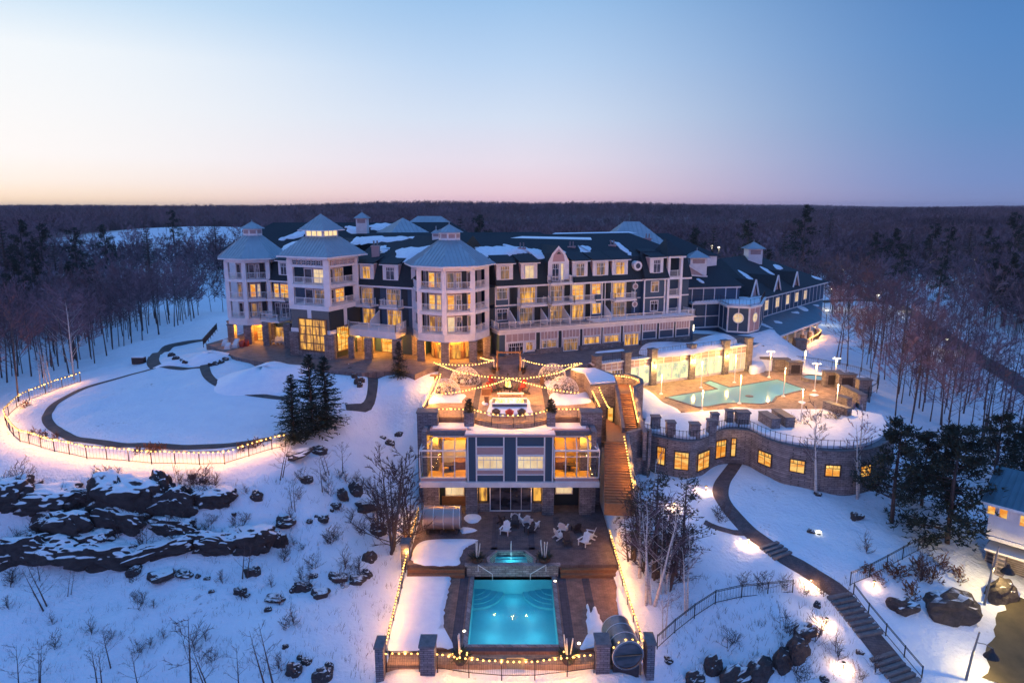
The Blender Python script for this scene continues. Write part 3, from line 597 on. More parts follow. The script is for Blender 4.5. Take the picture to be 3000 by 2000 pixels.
# round medallions and downpipes
for (x, y) in ((818, 748), (812, 912)):
    u, z = UF.uz(*zC(x, y)); m = MB('trim'); pts = [P(u+.5*math.cos(a*.5236), z+.5*math.sin(a*.5236), .12) for a in range(12)]; q = [P(u+.5*math.cos(a*.5236), z+.5*math.sin(a*.5236), 0) for a in range(12)]
    m.poly(pts); m.add(pts+q, [(i, (i+1) % 12, 12+(i+1) % 12, 12+i) for i in range(12)]); m.ob(UF, u-.06, u+.06, z-1.3, z+1.1, 0, .05); m.use('panel').poly([P(u+.32*math.cos(a*.5236), z+.32*math.sin(a*.5236), .14) for a in range(12)]); m.build('medallion', hotel)
u, _ = UF.uz(*zC(830, 575)); m = MB('trim'); m.add([P(u+.75*math.cos(a*.5236), 23.9+.75*math.sin(a*.5236), .45) for a in range(12)]+[P(u+.75*math.cos(a*.5236), 23.9+.75*math.sin(a*.5236), -1.4) for a in range(12)], [list(range(12))]+[(i, (i+1) % 12, 12+(i+1) % 12, 12+i) for i in range(12)])
m.use('glass_dark').poly([P(u+.42*math.cos(a*.5236), 23.9+.42*math.sin(a*.5236), .47) for a in range(12)]); m.build('round_dormer', hotel)
for x in (512, 538):
    u, _ = UF.uz(*zC(x, 850)); MB('trim').ob(UF, u-.06, u+.06, 15.95, 21.6, .02, .14).build('downpipe', hotel)
for zf, x, y, Y in ((zB_, 1345, 470, 104), (zB_, 1800, 455, 107.5), (zC, 605, 440, 110.5), (zC, 930, 375, 116), (zA, 1510, 455, 101)):
    p = atY(*zf(x, y), Y); chimney(p.x, p.y, p.z)

# octagonal balcony towers
def oct_tower(c, R, rot, lits, ground_lit, litp, cz=28.5):
    t = MB('trim'); corners = ring(c, R, 8, rot, 0); P0 = Vector((c[0], c[1], 0)); F8 = [Fr(corners[i], corners[(i+1) % 8]) for i in range(8)]
    def band(m, r0, r1, z0, z1):
        a, b = ring(c, r0, 8, rot, z0), ring(c, r1, 8, rot, z0); a2, b2 = ring(c, r0, 8, rot, z1), ring(c, r1, 8, rot, z1)
        for i in range(8): j = (i+1) % 8; m.hexa([b[i], b[j], a[j], a[i], b2[i], b2[j], a2[j], a2[i]])
    band(t, R-1.9, R+.03, 14.9, 15.95)
    for k in range(1, 3): band(t, R-1.9, R+.02, 15.95+3.02*k-.42, 15.95+3.02*k)
    band(t, R-1.9, R+.02, 24.5, 25.05); band(t, R-.5, R+.75, 25.05, 25.22)
    for p in corners:
        d = (p-P0).normalized(); q = p-d*.32
        t.beam((q.x, q.y, 15.95), (q.x, q.y, 24.5), .62)
    tw = t.build('balcony_tower', hotel)
    w = MB('panel'); w.prism([tuple(p)[:2] for p in ring(c, R-1.75, 8, rot, 0)], 15.95, 24.5); w.build('inner_wall', tw)
    for p in corners:
        d = (p-P0).normalized(); q = p-d*.4; s = MB('stone'); s.beam((q.x, q.y, 11), (q.x, q.y, 14.9), 1.05); s.use('cap_stone').beam((q.x, q.y, 14.7), (q.x, q.y, 14.92), 1.2); s.build('stone_pier', tw)
    g = MB('brown_wood'); g.prism([tuple(p)[:2] for p in ring(c, R-2.6, 8, rot, 0)], 11, 14.9); g.build('ground_wall', tw)
    rl_ = MB('white_metal')
    for k in range(3):
        for i in range(8):
            F = F8[i]; m_ = F.pt(F.L/2, 0)
            if (m_-P0).dot(Vector((-c[0], -c[1], 0))) < -R*1.5: continue
            railing(rl_, [F.pt(.35, 15.95+3.02*k, -.12), F.pt(F.L-.35, 15.95+3.02*k, -.12)])
    rl_.build('railing', tw)
    inner = ring(c, R-1.75, 8, rot, 0)
    for i in range(8):
        F = Fr(inner[i], inner[(i+1) % 8]); mid = F.pt(F.L/2, 0)
        if F.n.dot(Vector((-mid.x, -mid.y, 0)).normalized()) < .1: continue
        for k in range(3):
            zf = 15.95+3.02*k; lt = lits.get((i, k), 'glass_dark'); lt = lt if isinstance(lt, tuple) else (lt, lt)
            MB('siding_dark').ob(F, F.L-.62, F.L, zf+.02, zf+2.5, 0, .05).build('wall_panel', tw)
            window(F, .1, F.L*.42, zf+.05, zf+2.2, tw, lt[0], 1, False, solo=True, d=.0); window(F, F.L*.47, F.L-.68, zf+.05, zf+2.2, tw, lt[1], 2, True, solo=True)
    inn = ring(c, R-2.6, 8, rot, 0)
    for i in range(8):
        F = Fr(inn[i], inn[(i+1) % 8]); mid = F.pt(F.L/2, 0)
        if F.n.dot(Vector((-mid.x, -mid.y, 0)).normalized()) > .1 and F.L > 1: window(F, .35, F.L-.35, 12, 14.2, tw, ground_lit, 2, True, 'brown_wood', solo=True, name='entrance_door')
    rf = MB('metal_roof'); r0, r1 = ring(c, R+.95, 8, rot, 25.22), ring(c, 1.35, 8, rot, cz); hip(rf, r0, r1, .55); rf.use('trim'); band(rf, R+.6, R+.97, 25.02, 25.20)
    rf.build('roof', tw)
    cu = MB('trim'); cu.prism([tuple(p)[:2] for p in ring(c, 1.5, 8, rot, 0)], cz-.25, cz+.95); cu.use('panel')
    for i, p in enumerate(ring(c, 1.5, 8, rot, 0)):
        F = Fr(p, ring(c, 1.5, 8, rot, 0)[(i+1) % 8]); cu.ob(F, .14, F.L-.14, cz+.2, cz+.72, 0, .03)
    cu.use('metal_roof'); hip(cu, ring(c, 2.0, 8, rot, cz+.95), ring(c, .05, 8, rot, cz+2.0), .5); cu.tube([(c[0], c[1], cz+1.9), (c[0], c[1], cz+2.3)], .07, 5); cu.build('cupola', tw)
    for i in range(8):
        F = F8[i]; mid = F.pt(F.L/2, 0, -1.3)
        if F.n.dot(Vector((-mid.x, -mid.y, 0)).normalized()) > -.2 and i in litp: plight((mid.x, mid.y, 14.5), litp[i], (1, .38, .045), .12)
    return tw
A3 = math.radians(-94); c3 = (-8.7, 95.9)
# faces: index 0 starts at the corner nearest the camera and runs to the right, 7 lies left of it
oct_tower(c3, 5.5, A3, {(7, 2): ('lit_amber', 'lit_soft'), (0, 2): 'lit_soft', (7, 1): ('lit_amber', 'lit_amber'), (0, 1): ('lit_amber', 'lit_soft'), (1, 1): 'lit_amber', (7, 0): ('lit_mix', 'lit_soft'), (0, 0): ('lit_cream', 'glass_dark'), (1, 0): 'lit_soft', (1, 2): 'glass_dark'}, 'lit_mix', {7: 1100, 0: 1100, 6: 500, 1: 350})
oct_tower((-40.9, 108.9), 4.85, math.radians(-90), {(0, 1): ('lit_amber', 'lit_cream'), (7, 1): 'lit_soft', (1, 1): 'lit_mix', (0, 0): 'lit_soft'}, 'lit_amber', {0: 850, 7: 850, 1: 260}, 28.6)

# square tower with the two-tier roof
C2, L2 = Vector((-25.2, 93.05, 0)), Vector((-31.5, 95.95, 0)); pv = Vector((.418, .909, 0))*6.9; R2, B2 = C2+pv, L2+pv
FL, FR2 = Fr(L2, C2), Fr(C2, R2); tw = MB('trim'); foot = [L2, C2, R2, B2]; cc = (L2+R2)/2
q2 = lambda p, s: cc+(p-cc)*s
def sq(m, s0, s1, z0, z1):
    for i in range(4):
        j = (i+1) % 4; a = [q2(foot[i], s1), q2(foot[j], s1), q2(foot[j], s0), q2(foot[i], s0)]
        m.hexa([(p.x, p.y, z0) for p in a]+[(p.x, p.y, z1) for p in a])
for z0, z1 in ((15.5, 16.05), (18.75, 19.4), (21.85, 22.3), (24.7, 25.0), (25.75, 26.1)): sq(tw, .6, 1.01, z0, z1)
sq(tw, .9, 1.22, 26.1, 26.28)
for p in foot: q = q2(p, .92); tw.beam((q.x, q.y, 19.4), (q.x, q.y, 25.75), .8); 
for F in (FL, FR2):
    m_ = F.L/2
    tw.ob(F, m_-.35, m_+.35, 16.05, 18.75, -.3, .05)
tower = tw.build('square_tower', hotel)
m = MB('panel'); m.prism([tuple(q2(p, .56))[:2] for p in foot], 19.4, 25.8); m.prism([tuple(q2(p, .95))[:2] for p in foot], 24.95, 25.78); m.build('inner_wall', tower)
m = MB('slate_grey'); m.ob(FL, .15, FL.L/2-.35, 16.05, 18.75, -.4, 0); m.ob(FL, FL.L/2+.35, FL.L-.15, 16.05, 18.75, -.4, 0); m.use('siding_dark').ob(FR2, .15, FR2.L, 16.05, 18.75, -.4, 0); m.ob(FR2, .8, FR2.L, 11, 15.5, -.6, -.1)
m.use('siding').ob(FL, .6, FL.L-.6, 11, 15.5, -.7, -.2); m.build('wall', tower)
for p in (L2, C2, R2): q = q2(p, .9); s = MB('stone'); s.beam((q.x, q.y, 11), (q.x, q.y, 15.5), 1.35); s.build('stone_pier', tower)
MB('stone').ob(FL, 1.0, FL.L-1.0, 11, 12.9, -.3, .1).build('stone_base', tower)
u0, u1, _, _ = FL.rect(*zA(812, 1045), *zA(1068, 1350)); window(FL, u0, u1, 12.95, 17.6, tower, 'lit_mix', 4, False, 'brown_wood', solo=True, d=.12, fw=.16, mul=.12, name='tall_window')
m = MB('brown_wood')
for z in (14.1, 15.3, 16.5): m.ob(FL, u0, u1, z-.06, z+.06, .15, .23)
m.build('window_bars', tower)
window(FR2, 1.3, 4.0, 12.8, 16.4, tower, 'lit_amber', 3, True, 'brown_wood', solo=True, d=.02, fw=.14, name='tall_window')
for F in (FL, FR2):
    G = Fr(q2(F.pt(0, 0), .56), q2(F.pt(F.L, 0), .56))
    for k, zf in enumerate((19.4, 22.3)):
        r = MB('white_metal'); railing(r, [F.pt(.9, zf, -.2), F.pt(F.L-.9, zf, -.2)]); r.build('railing', tower)
        l = {(0, 1): ('glass_dark', 'lit_cream'), (0, 0): ('glass_dark', 'lit_soft'), (1, 1): ('glass_dark', 'lit_soft'), (1, 0): ('glass_dark', 'lit_amber')}[(0 if F is FL else 1, k)]
        window(G, .1, G.L*.4, zf+.05, zf+2.1, tower, l[0], 1, False, solo=True); window(G, G.L*.45, G.L-.1, zf+.05, zf+2.1, tower, l[1], 2, True, solo=True)
    n = 6
    for k in range(n):
        a = .9+(F.L-1.8)*(k+.12)/n; b = .9+(F.L-1.8)*(k+.88)/n
        tm = MB('trim'); tm.ob(F, a, b, 25.03, 25.72, -.1, .06); tm.use('glass_dark' if F is FL else 'panel')
        for i in (0, 1):
            for j in (0, 1): tm.ob(F, a+.05+(b-a-.04)*i/2, a+(b-a)*(i+1)/2-.03, 25.08+.31*j, 25.34+.31*j, .06, .075)
        tm.build('transom_window', tower)
m = MB('metal_roof'); r0 = [Vector((*q2(p, 1.28).xy, 26.28)) for p in foot]; r1 = [Vector((*q2(p, .5).xy, 28.8)) for p in foot]; hip(m, r0, r1, .55); m.use('trim')
for i in range(4): m.beam(r0[i]-Vector((0, 0, .12)), r0[(i+1) % 4]-Vector((0, 0, .12)), .16, .2)
m.build('roof', tower)
m = MB('trim'); m.prism([tuple(q2(p, .46))[:2] for p in foot], 28.6, 29.75); m.use('lit_cupola')
for i in range(4):
    F = Fr(q2(foot[i], .46), q2(foot[(i+1) % 4], .46))
    for k in range(3): m.ob(F, .2+(F.L-.4)*(k+.1)/3, .2+(F.L-.4)*(k+.9)/3, 28.95, 29.6, 0, .02)
m.use('metal_roof'); r0 = [Vector((*q2(p, .66).xy, 29.75)) for p in foot]; hip(m, r0, [Vector((*cc.xy, 31.95))]*4, .5); m.use('trim')
for i in range(4): m.beam(r0[i]-Vector((0, 0, .06)), r0[(i+1) % 4]-Vector((0, 0, .06)), .1, .12)
m.build('lantern', tower)

# link between the square tower and the front octagon
UF2 = Fr(at(1045, 831, 21.9)+Vector((-1.2, .5, 0)), at(1163, 837.5, 21.9)); UF2 = Fr(UF2.pt(0, 0, -.5), UF2.pt(UF2.L+3.5, 0, -.5)); wing_roof(UF2, 0, UF2.L)
m = MB('trim'); m.ob(UF2, 0, UF2.L, 18.78, 18.98, 0, .1); m.build('string_course', hotel)
pp = [at(1018, 958, 15.7), at(1025, 967, 15.7), at(1159, 979, 15.7), at(1197, 960, 15.7), UF2.pt(UF2.L, 0, -1), UF2.pt(0, 0, -1)]
m = MB('trim'); m.prism([p.xy for p in pp], 14.95, 15.92); pd2 = m.build('porch_deck', hotel); r = MB('white_metal'); railing(r, [Vector((*p.xy, 15.92)) for p in pp[:4]]); r.build('railing', pd2)
for x, y, w in ((1030, 1050, .8), (1079, 1054, 1.0), (1163, 1058, 1.25)):
    p = at(x, y, 12); s = MB('stone'); s.box(p.x-w/2, p.x+w/2, p.y, p.y+w, 11, 14.95); s.build('stone_pier', hotel)
G2 = UF2.off(.05); window(G2, 1.2, 3.8, 12, 14.2, hotel, 'lit_mix', 3, True, 'brown_wood', name='door'); window(G2, 5.0, 8.0, 12, 14.3, hotel, 'lit_amber', 3, True, 'brown_wood', name='door')
plight(UF2.pt(5.2, 14.3, 2.0), 950, (1, .40, .05), .12); plight(UF2.pt(1.8, 14.3, 1.4), 60, (1, .5, .12), .12)
for zb, L in ((18.98, [(1380, 1490, 'lit_soft'), (1610, 1740, 'lit_soft')]), (15.95, [(1385, 1500, 'lit_mix'), (1610, 1745, 'lit_mix')])):
    for x0, x1, lit in L:
        u0 = UF2.uz(*zA(x0, 850))[0]; u1 = UF2.uz(*zA(x1, 850))[0]; window(UF2, u0, u1, zb+.02, zb+2.4, hotel, lit, 3, name='balcony_door')
        MB('siding_dark').ob(UF2, u1+.2, u1+1.1, zb+.1, zb+2.6, 0, .05).build('shutter_panel', hotel)
        if zb > 17: balcony(UF2, u0-.4, u1+.4, 18.9)
screen(UF2, UF2.uz(*zA(1540, 850))[0], 15.95)
for x0, x1, lit in ((1375, 1500, 'lit_mix'), (1585, 1725, 'glass_dark')): dormer(UF2, UF2.uz(*zA(x0, 620))[0], UF2.uz(*zA(x1, 620))[0], 22.3, 24.9, lit)
# link between the left octagon and the square tower
UF1 = Fr((-38.5, 106.6), (-27.5, 101.4)); wing_roof(UF1, 0, UF1.L, zt=28.0)
for k, zf in enumerate((15.95, 18.98)):
    u0 = UF1.uz(*zA(575, 780))[0]; u1 = UF1.uz(*zA(715, 780))[0]
    window(UF1, u0, u0+1.1, zf+.05, zf+2.3, hotel, 'lit_amber' if k else 'glass_dark', 1, name='balcony_door'); window(UF1, u1-1.8, u1-.1, zf+.05, zf+2.3, hotel, 'lit_amber' if k else 'glass_dark', 2, name='balcony_door')
    balcony(UF1, u0-.3, u1+.4, zf-.05, 1.5 if k else 3.0)
dormer(UF1, UF1.uz(*zA(628, 580))[0], UF1.uz(*zA(728, 580))[0], 22.3, 24.9, 'glass_dark')
window(UF1, UF1.uz(*zA(560, 1180))[0], UF1.uz(*zA(690, 1180))[0], 12.2, 14.4, hotel, 'lit_mix', 3, name='window')
for x in (505, 700):
    p = UF1.pt(UF1.uz(*zA(x, 1150), 2.6)[0], 0, 2.6); s = MB('stone'); s.beam((p.x, p.y, 11), (p.x, p.y, 15.7), 1.0); s.build('stone_pier', hotel)
plight(UF1.pt(4.2, 14.6, 1.3), 120, (1, .45, .08), .12)

# roofs of the rear wings
def slab_roof(pts, z0, ridge, zt, mat='shingle', name='roof', seam=0):
    m = MB(mat); e = [Vector((*p, z0)) for p in pts]; r = [Vector((*p, zt)) for p in ridge]; hip(m, e, r, seam); return m.build(name, hotel)
def rect_hip(cx, cy, w, d, z0, zt, rl_=None, rot=0., mat='shingle', wall='trim', seam=0, name='roof', walls=True):
    c, s = math.cos(rot), math.sin(rot); f = lambda x, y: (cx+x*c-y*s, cy+x*s+y*c); rl_ = w-d if rl_ is None else rl_
    pts = [f(-w/2, -d/2), f(w/2, -d/2), f(w/2, d/2), f(-w/2, d/2)]; rg = [f(-rl_/2, 0), f(rl_/2, 0), f(rl_/2, 0), f(-rl_/2, 0)]
    if walls: MB(wall).prism([f(x*.96, y*.96) for x, y in ((-w/2, -d/2), (w/2, -d/2), (w/2, d/2), (-w/2, d/2))], 10, z0+.01).build('wall', hotel)
    return slab_roof(pts, z0, rg, zt, mat, name, seam)
rect_hip(-29, 135, 50, 16, 25.2, 29.9, rot=.12)
p = atY(1180, 640, 128); rect_hip(p.x, 128, 15, 15, 25.6, 30.9, 0, .5, 'metal_roof', seam=.8)
p = atY(1258, 634, 142); rect_hip(p.x, 142, 20, 14, 25, 31.0, 5, -.2, 'metal_roof', seam=.8)
p = atY(1850, 655, 128); rect_hip(p.x, 128, 17, 15, 23.5, 30.2, 3.0, .12, 'metal_roof', seam=.8)
_r = [Vector((-29+x*math.cos(.12)-y*math.sin(.12), 135+x*math.sin(.12)+y*math.cos(.12), z)) for x, y, z in ((-25, -8, 25.2), (25, -8, 25.2), (0, 0, 29.9))]
for i, q in enumerate(([(620, 318), (760, 262), (870, 240), (885, 268), (720, 315)], [(1225, 198), (1350, 205), (1395, 240), (1290, 262)], [(1440, 185), (1640, 172), (1650, 200), (1540, 238), (1470, 222)])): plane_patch(hotel, 'snow_cover', *_r, [zA(*p) for p in q], seed=60+i)
rect_hip(-10, 124, 46, 16, 25.0, 28.4, rot=.1)
rect_hip(22, 128, 30, 14, 24, 28.0, rot=.35)
def cupola_on(parent, px, pyb, pyt, Y, w, roofm='metal_roof'):
    b = atY(px, pyb, Y); t = atY(px, pyt, Y); h = t.z-b.z; m = MB('trim'); m.box(b.x-w/2, b.x+w/2, Y-w/2, Y+w/2, b.z-1.5, b.z+h*.55); m.use('panel'); m.box(b.x-w*.36, b.x+w*.36, Y-w/2-.03, Y+w/2+.03, b.z+h*.18, b.z+h*.46); m.use(roofm)
    e = [Vector((b.x+sx*w*.68, Y+sy*w*.68, b.z+h*.55)) for sx, sy in ((-1, -1), (1, -1), (1, 1), (-1, 1))]; hip(m, e, [Vector((b.x, Y, t.z))]*4, .4); m.tube([(b.x, Y, t.z-.1), (b.x, Y, t.z+.5)], .06, 5); m.build('cupola', parent)
cupola_on(hotel, 1062, 660, 622, 130, 2.0)
cupola_on(hotel, 1278, 697, 672, 104, 1.1)
# snow lying on the roofs
def roofplane(F, d0=-.9, z0=25.3, d1=-9, z1=28.6): return F.pt(0, z0, d0), F.pt(10, z0, d0), F.pt(0, z1, d1)
rp = roofplane(UF)
for i, (zf, pts) in enumerate([(zB_, [(905, 400), (985, 385), (1170, 385), (1185, 365), (1420, 400), (1520, 420), (1560, 480), (1500, 495), (1400, 450), (1330, 455), (1250, 470), (1210, 520), (1100, 515), (1040, 490)]), (zB_, [(1545, 385), (1690, 405), (1745, 440), (1740, 475), (1690, 440), (1590, 405)]), (zC, [(285, 380), (400, 385), (410, 430), (520, 495), (470, 505), (390, 465), (330, 440)]), (zC, [(590, 335), (650, 345), (740, 410), (785, 460), (745, 450), (650, 380)])]):
    plane_patch(hotel, 'snow_cover', *rp, [zf(*q) for q in pts], seed=i)
rp = roofplane(UF2)
plane_patch(hotel, 'snow_cover', *rp, [zA(*q) for q in [(1700, 470), (1720, 410), (1900, 385), (2060, 380), (1980, 430), (1900, 460), (1800, 520), (1690, 530)]], seed=7)
plane_patch(hotel, 'snow_cover', *rp, [zA(*q) for q in [(1530, 385), (1600, 375), (1640, 410), (1590, 440), (1540, 430)]], seed=8)
plane_patch(hotel, 'snow_cover', *rp, [zA(*q) for q in [(1275, 350), (1330, 300), (1450, 292), (1700, 292), (1870, 300), (1700, 330), (1480, 352), (1330, 368)]], seed=10, th=.08)
rp = roofplane(UF1, z1=28.0)
plane_patch(hotel, 'snow_cover', *rp, [zA(*q) for q in [(600, 470), (620, 420), (720, 350), (840, 330), (800, 390), (700, 450), (610, 485)]], seed=9)
MB('snow_clean').add([PF.pt(14, 28.6, -12.1), PF.pt(30, 28.55, -12.1), PF.pt(29, 28.75, -13), PF.pt(15, 28.75, -13)], [(0, 1, 2, 3)]).build('snow_cover', hotel)
MB('snow_clean').add(*(lambda a: (a, [(0, 1, 2, 3)]))([at(*zC(x, y), 28.75) for x, y in ((-330, 305), (420, 322), (410, 300), (-220, 288))])).build('snow_cover', hotel)
# ------------------------------------------------------------------ banquet hall right of the hotel
hall = thing('banquet_hall', 'long dark blue gabled hall with a row of lit windows over its porch roof', 'hall', (50, 130, 9))
N = atY(2222, 905, 125); Fa = atY(2413, 850, 152); HF = Fr(N, Fa)
def ux(F, px, z, d):
    lo, hi = -20., F.L+40
    for _ in range(40):
        u = (lo+hi)/2
        if pix(F.pt(u, z, d))[0] < px: lo = u
        else: hi = u
    return u
P = HF.pt; HL = HF.L
m = MB('siding'); m.ob(HF, 0, HL, 7, 16.4, -24, 0); m.use('trim'); m.ob(HF, -.3, HL+.3, 16.2, 16.5, -.1, .7); m.ob(HF, 0, HL, 12.5, 12.7, 0, .08)
for k in range(17): u = HL*k/16; m.ob(HF, u-.07, u+.07, 12.7, 16.2, 0, .05)
m.build('wall', hall)
for x in (1085, 1182, 1272, 1355, 1432):
    u, z = HF.uz(*zD(x, 900)); window(HF, u-.95, u+.95, 13.7, 15.7, hall, 'lit_cream', 2)
m = MB('shingle'); e = [P(-.8, 16.5, .8), P(HL+.8, 16.5, .8), P(HL+.8, 16.5, -24.8), P(-.8, 16.5, -24.8)]; rg = [P(9, 22.6, -12), P(HL-11, 22.6, -12), P(HL-11, 22.6, -12), P(9, 22.6, -12)]; hip(m, e, rg); m.build('roof', hall)
for k, (x0, x1) in enumerate(((930, 1010), (1135, 1215), (1320, 1375))):
    u = ux(HF, zD((x0+x1)/2, 740)[0], 18.4, -.4); w = 1.4; m = MB('rose'); f = [P(u-w, 16.9, -.4), P(u+w, 16.9, -.4), P(u, 19.5, -.4)]; m.poly(f); m.use('shingle'); b = [P(u-w-.3, 16.8, -.1), P(u, 19.9, -.1), P(u+w+.3, 16.8, -.1)]; r = P(u, 19.9, -7); 
    m.poly([b[0], b[1], r]); m.poly([b[1], b[2], r]); m.use('trim'); m.beam(b[0], b[1], .2, .3); m.beam(b[1], b[2], .2, .3); g = m.build('gable_dormer', hall)
# porch roof on posts along the hall
m = MB('teal_roof'); ue0, ue1 = ux(HF, zD(955, 1225)[0], 11, 6.5), ux(HF, zD(1590, 925)[0], 11, 6.5); a = [P(-1, 12.45, 0), P(HL, 12.45, 0), P(ue1, 11.0, 6.5), P(ue0, 11.0, 6.5)]; m.hexa([Vector(p)-Vector((0, 0, .18)) for p in a]+a); m.use('trim'); m.beam(P(ue0, 10.86, 6.55), P(ue1, 10.86, 6.55), .25, .3); m.build('porch_roof', hall)
for k in range(9):
    u = ue0+.8+(ue1-ue0-1.6)*k/8; q = P(u, 0, 6.0); m = MB('stone'); m.beam((q.x, q.y, 6.5), (q.x, q.y, 9.3), .6); m.use('trim').beam((q.x, q.y, 9.3), (q.x, q.y, 10.8), .3); m.build('porch_post', hall)
    if k in (1, 3, 4, 6): plight(P(u+1.5, 10.3, 4.5), 60, (1, .5, .14), .1)
for i, pts in enumerate(([(1005, 1085), (1040, 1085), (1110, 1120), (1150, 1140), (1060, 1115)], [(1150, 1065), (1210, 1075), (1230, 1090), (1170, 1085)], [(1310, 990), (1370, 980), (1380, 1000)], [(1365, 940), (1420, 935), (1470, 970), (1430, 975)], [(1510, 920), (1560, 920), (1560, 935)])):
    plane_patch(hall, 'snow_cover', a[0], a[1], a[2], [zD(*q) for q in pts], seed=20+i, rag=.1, th=.1)
for i, pts in enumerate(([(530, 590), (620, 610), (720, 660), (770, 680), (700, 690), (760, 740), (815, 800), (740, 760), (640, 660)], [(820, 598), (900, 640), (965, 690), (930, 690), (860, 640)], [(1020, 565), (1090, 595), (1165, 640), (1120, 635), (1060, 600)], [(1145, 550), (1200, 560), (1235, 590), (1180, 592)], [(1495, 655), (1560, 670), (1600, 690), (1540, 682)])):
    plane_patch(hall, 'snow_cover', e[0], e[1], rg[0], [zD(*q) for q in pts], seed=30+i, rag=.12, th=.12)
# lower front volume with the half-timbered gable, and the flat-roofed annex with round lit windows
a0 = at(2028, 875, 15.9); a1 = at(2176, 880, 15.9); LF = Fr((29.5, 118.6), (40.0, 121.0)); P2_ = LF.pt
m = MB('siding'); m.ob(LF, -1.5, LF.L+.6, 10, 19, -14, 0); m.use('trim'); m.ob(LF, -1.5, LF.L+.6, 18.8, 19.1, 0, .4)
for k in range(6): u = LF.L*k/5; m.ob(LF, u-.08, u+.08, 15.9, 18.8, 0, .06)
m.build('wall', hall)
m = MB('shingle'); ee = [P2_(-2, 19.1, .6), P2_(LF.L+1.2, 19.1, .6), P2_(LF.L+1.2, 19.1, -15), P2_(-2, 19.1, -15)]; r2 = [P2_(3, 23.0, -7.5), P2_(LF.L-1, 23.0, -7.5), P2_(LF.L-1, 23.0, -7.5), P2_(3, 23.0, -7.5)]; hip(m, ee, r2)
g0, g1, gz = P2_(.5, 21.2, -2.5), P2_(6.2, 20.6, -2.5), P2_(1.2, 23.4, -2.5); m.use('panel').poly([g0, g1, gz]); m.use('trim').beam(g0, g1, .2, .25); m.beam(gz, g1, .3, .3); m.beam(gz, g0, .2, .2); m.build('roof', hall)
plane_patch(hall, 'snow_cover', ee[0], ee[1], r2[0], [zD(*q) for q in [(440, 685), (460, 680), (515, 715), (490, 720)]], seed=41, rag=.05)
cupola_on(hall, 2040, 778, 733, 124, 3.0); cupola_on(hall, 2206, 752, 708, 147, 3.0)
AN = [at(x, y, 12) for x, y in ((2024, 962), (2105, 958), (2129, 972), (2192, 976), (2222, 968), (2235, 940))]
m = MB('siding'); m.prism([p.xy for p in AN]+[P(2, 0, -3).xy, (34, 122)], 10, 16.2); m.use('trim'); ann = m.build('annex_wall', hall)
for i in range(5):
    F = Fr(AN[i], AN[i+1]); m = MB('trim'); m.ob(F, -.1, F.L+.1, 16.2, 16.55, -1, .3)
    for u in (.08, F.L-.08, F.L/2): m.ob(F, u-.08, u+.08, 12.2, 16.2, 0, .07)
    m.ob(F, 0, F.L, 12.0, 12.25, 0, .08)
    if i == 0: m.ob(F, 0, F.L, 14.0, 14.15, 0, .06)
    if i == 3: m.use('rose').ob(F, .16, F.L/2-.1, 12.25, 16.2, 0, .04); m.ob(F, F.L/2+.1, F.L-.16, 12.25, 16.2, 0, .04)
    m.build('annex_trim', hall)
    if i in (2, 3):
        u, z = F.L/2, 14.5; r_ = .75; m = MB('trim'); m.add([F.pt(u+(r_+.15)*math.cos(k*.3927), z+(r_+.15)*math.sin(k*.3927), .13) for k in range(16)], [list(range(16))]); m.use('lit_cream').add([F.pt(u+r_*math.cos(k*.3927), z+r_*math.sin(k*.3927), .15) for k in range(16)], [list(range(16))]); m.use('trim'); m.ob(F, u-.03, u+.03, z-r_, z+r_, .16, .19); m.ob(F, u-r_, u+r_, z-.03, z+.03, .16, .19); m.build('round_window', hall)
MB('snow_clean').prism([p.xy for p in [q+(Vector((40, 121, 12))-q)*.05 for q in AN]]+[P(2, 0, -.5).xy, (35.5, 120)], 16.56, 16.8).build('snow_cover', hall)
r = MB('black_metal'); railing(r, [Vector((p.x, p.y, 16.7)) for p in AN], sp=.5, w=.02, tw=.04); r.build('railing', hall)
wl = thing('wall_lamp', 'pale yellow box lamp on the corner of the hotel podium beside the blue annex', 'lamp', PF.pt(PF.L+.4, 13.4, -.8)); MB('lamp_white').ob(PF, PF.L+.3, PF.L+.65, 13.3, 14.3, -1, -.65).build('lamp_glass', wl); MB('black_metal').ob(PF, PF.L+.26, PF.L+.69, 14.3, 14.42, -1.04, -.61).build('lamp_cap', wl)

# ------------------------------------------------------------------ pool pavilion below the hotel terrace
zP = zoomer(1740, 960, 2.613)
pav = thing('pool_pavilion', 'glass fronted pool pavilion with stone piers, brightly lit inside', 'pavilion', (20, 95, 8))
VF = Fr(at(1738, 1151, 8), at(2185, 1085, 8)); P = VF.pt; UL = lambda x, y=300: VF.uz(*zP(x, y))[0]
m = MB('trim'); m.ob(VF, 0, VF.L, 10.9, 11.9, -.4, 0); m.ob(VF, 0, VF.L, 8, 8.3, -.3, 0); m.ob(VF, -.2, VF.L+.2, 11.9, 12.06, -1.0, .25); m.use('panel')
m.build('frame', pav)
MB('siding_dark').ob(VF, 0, VF.L, 6.5, 11.9, -6, -5.6).build('rear_wall', pav)
m = MB('panel')
pw = [UL(x) for x in (20, 245, 445, 740, 995, 1170)]
lits = ['lit_soft', 'lit_soft', 'lit_cool', 'lit_cool', 'lit_cool', 'lit_cool']
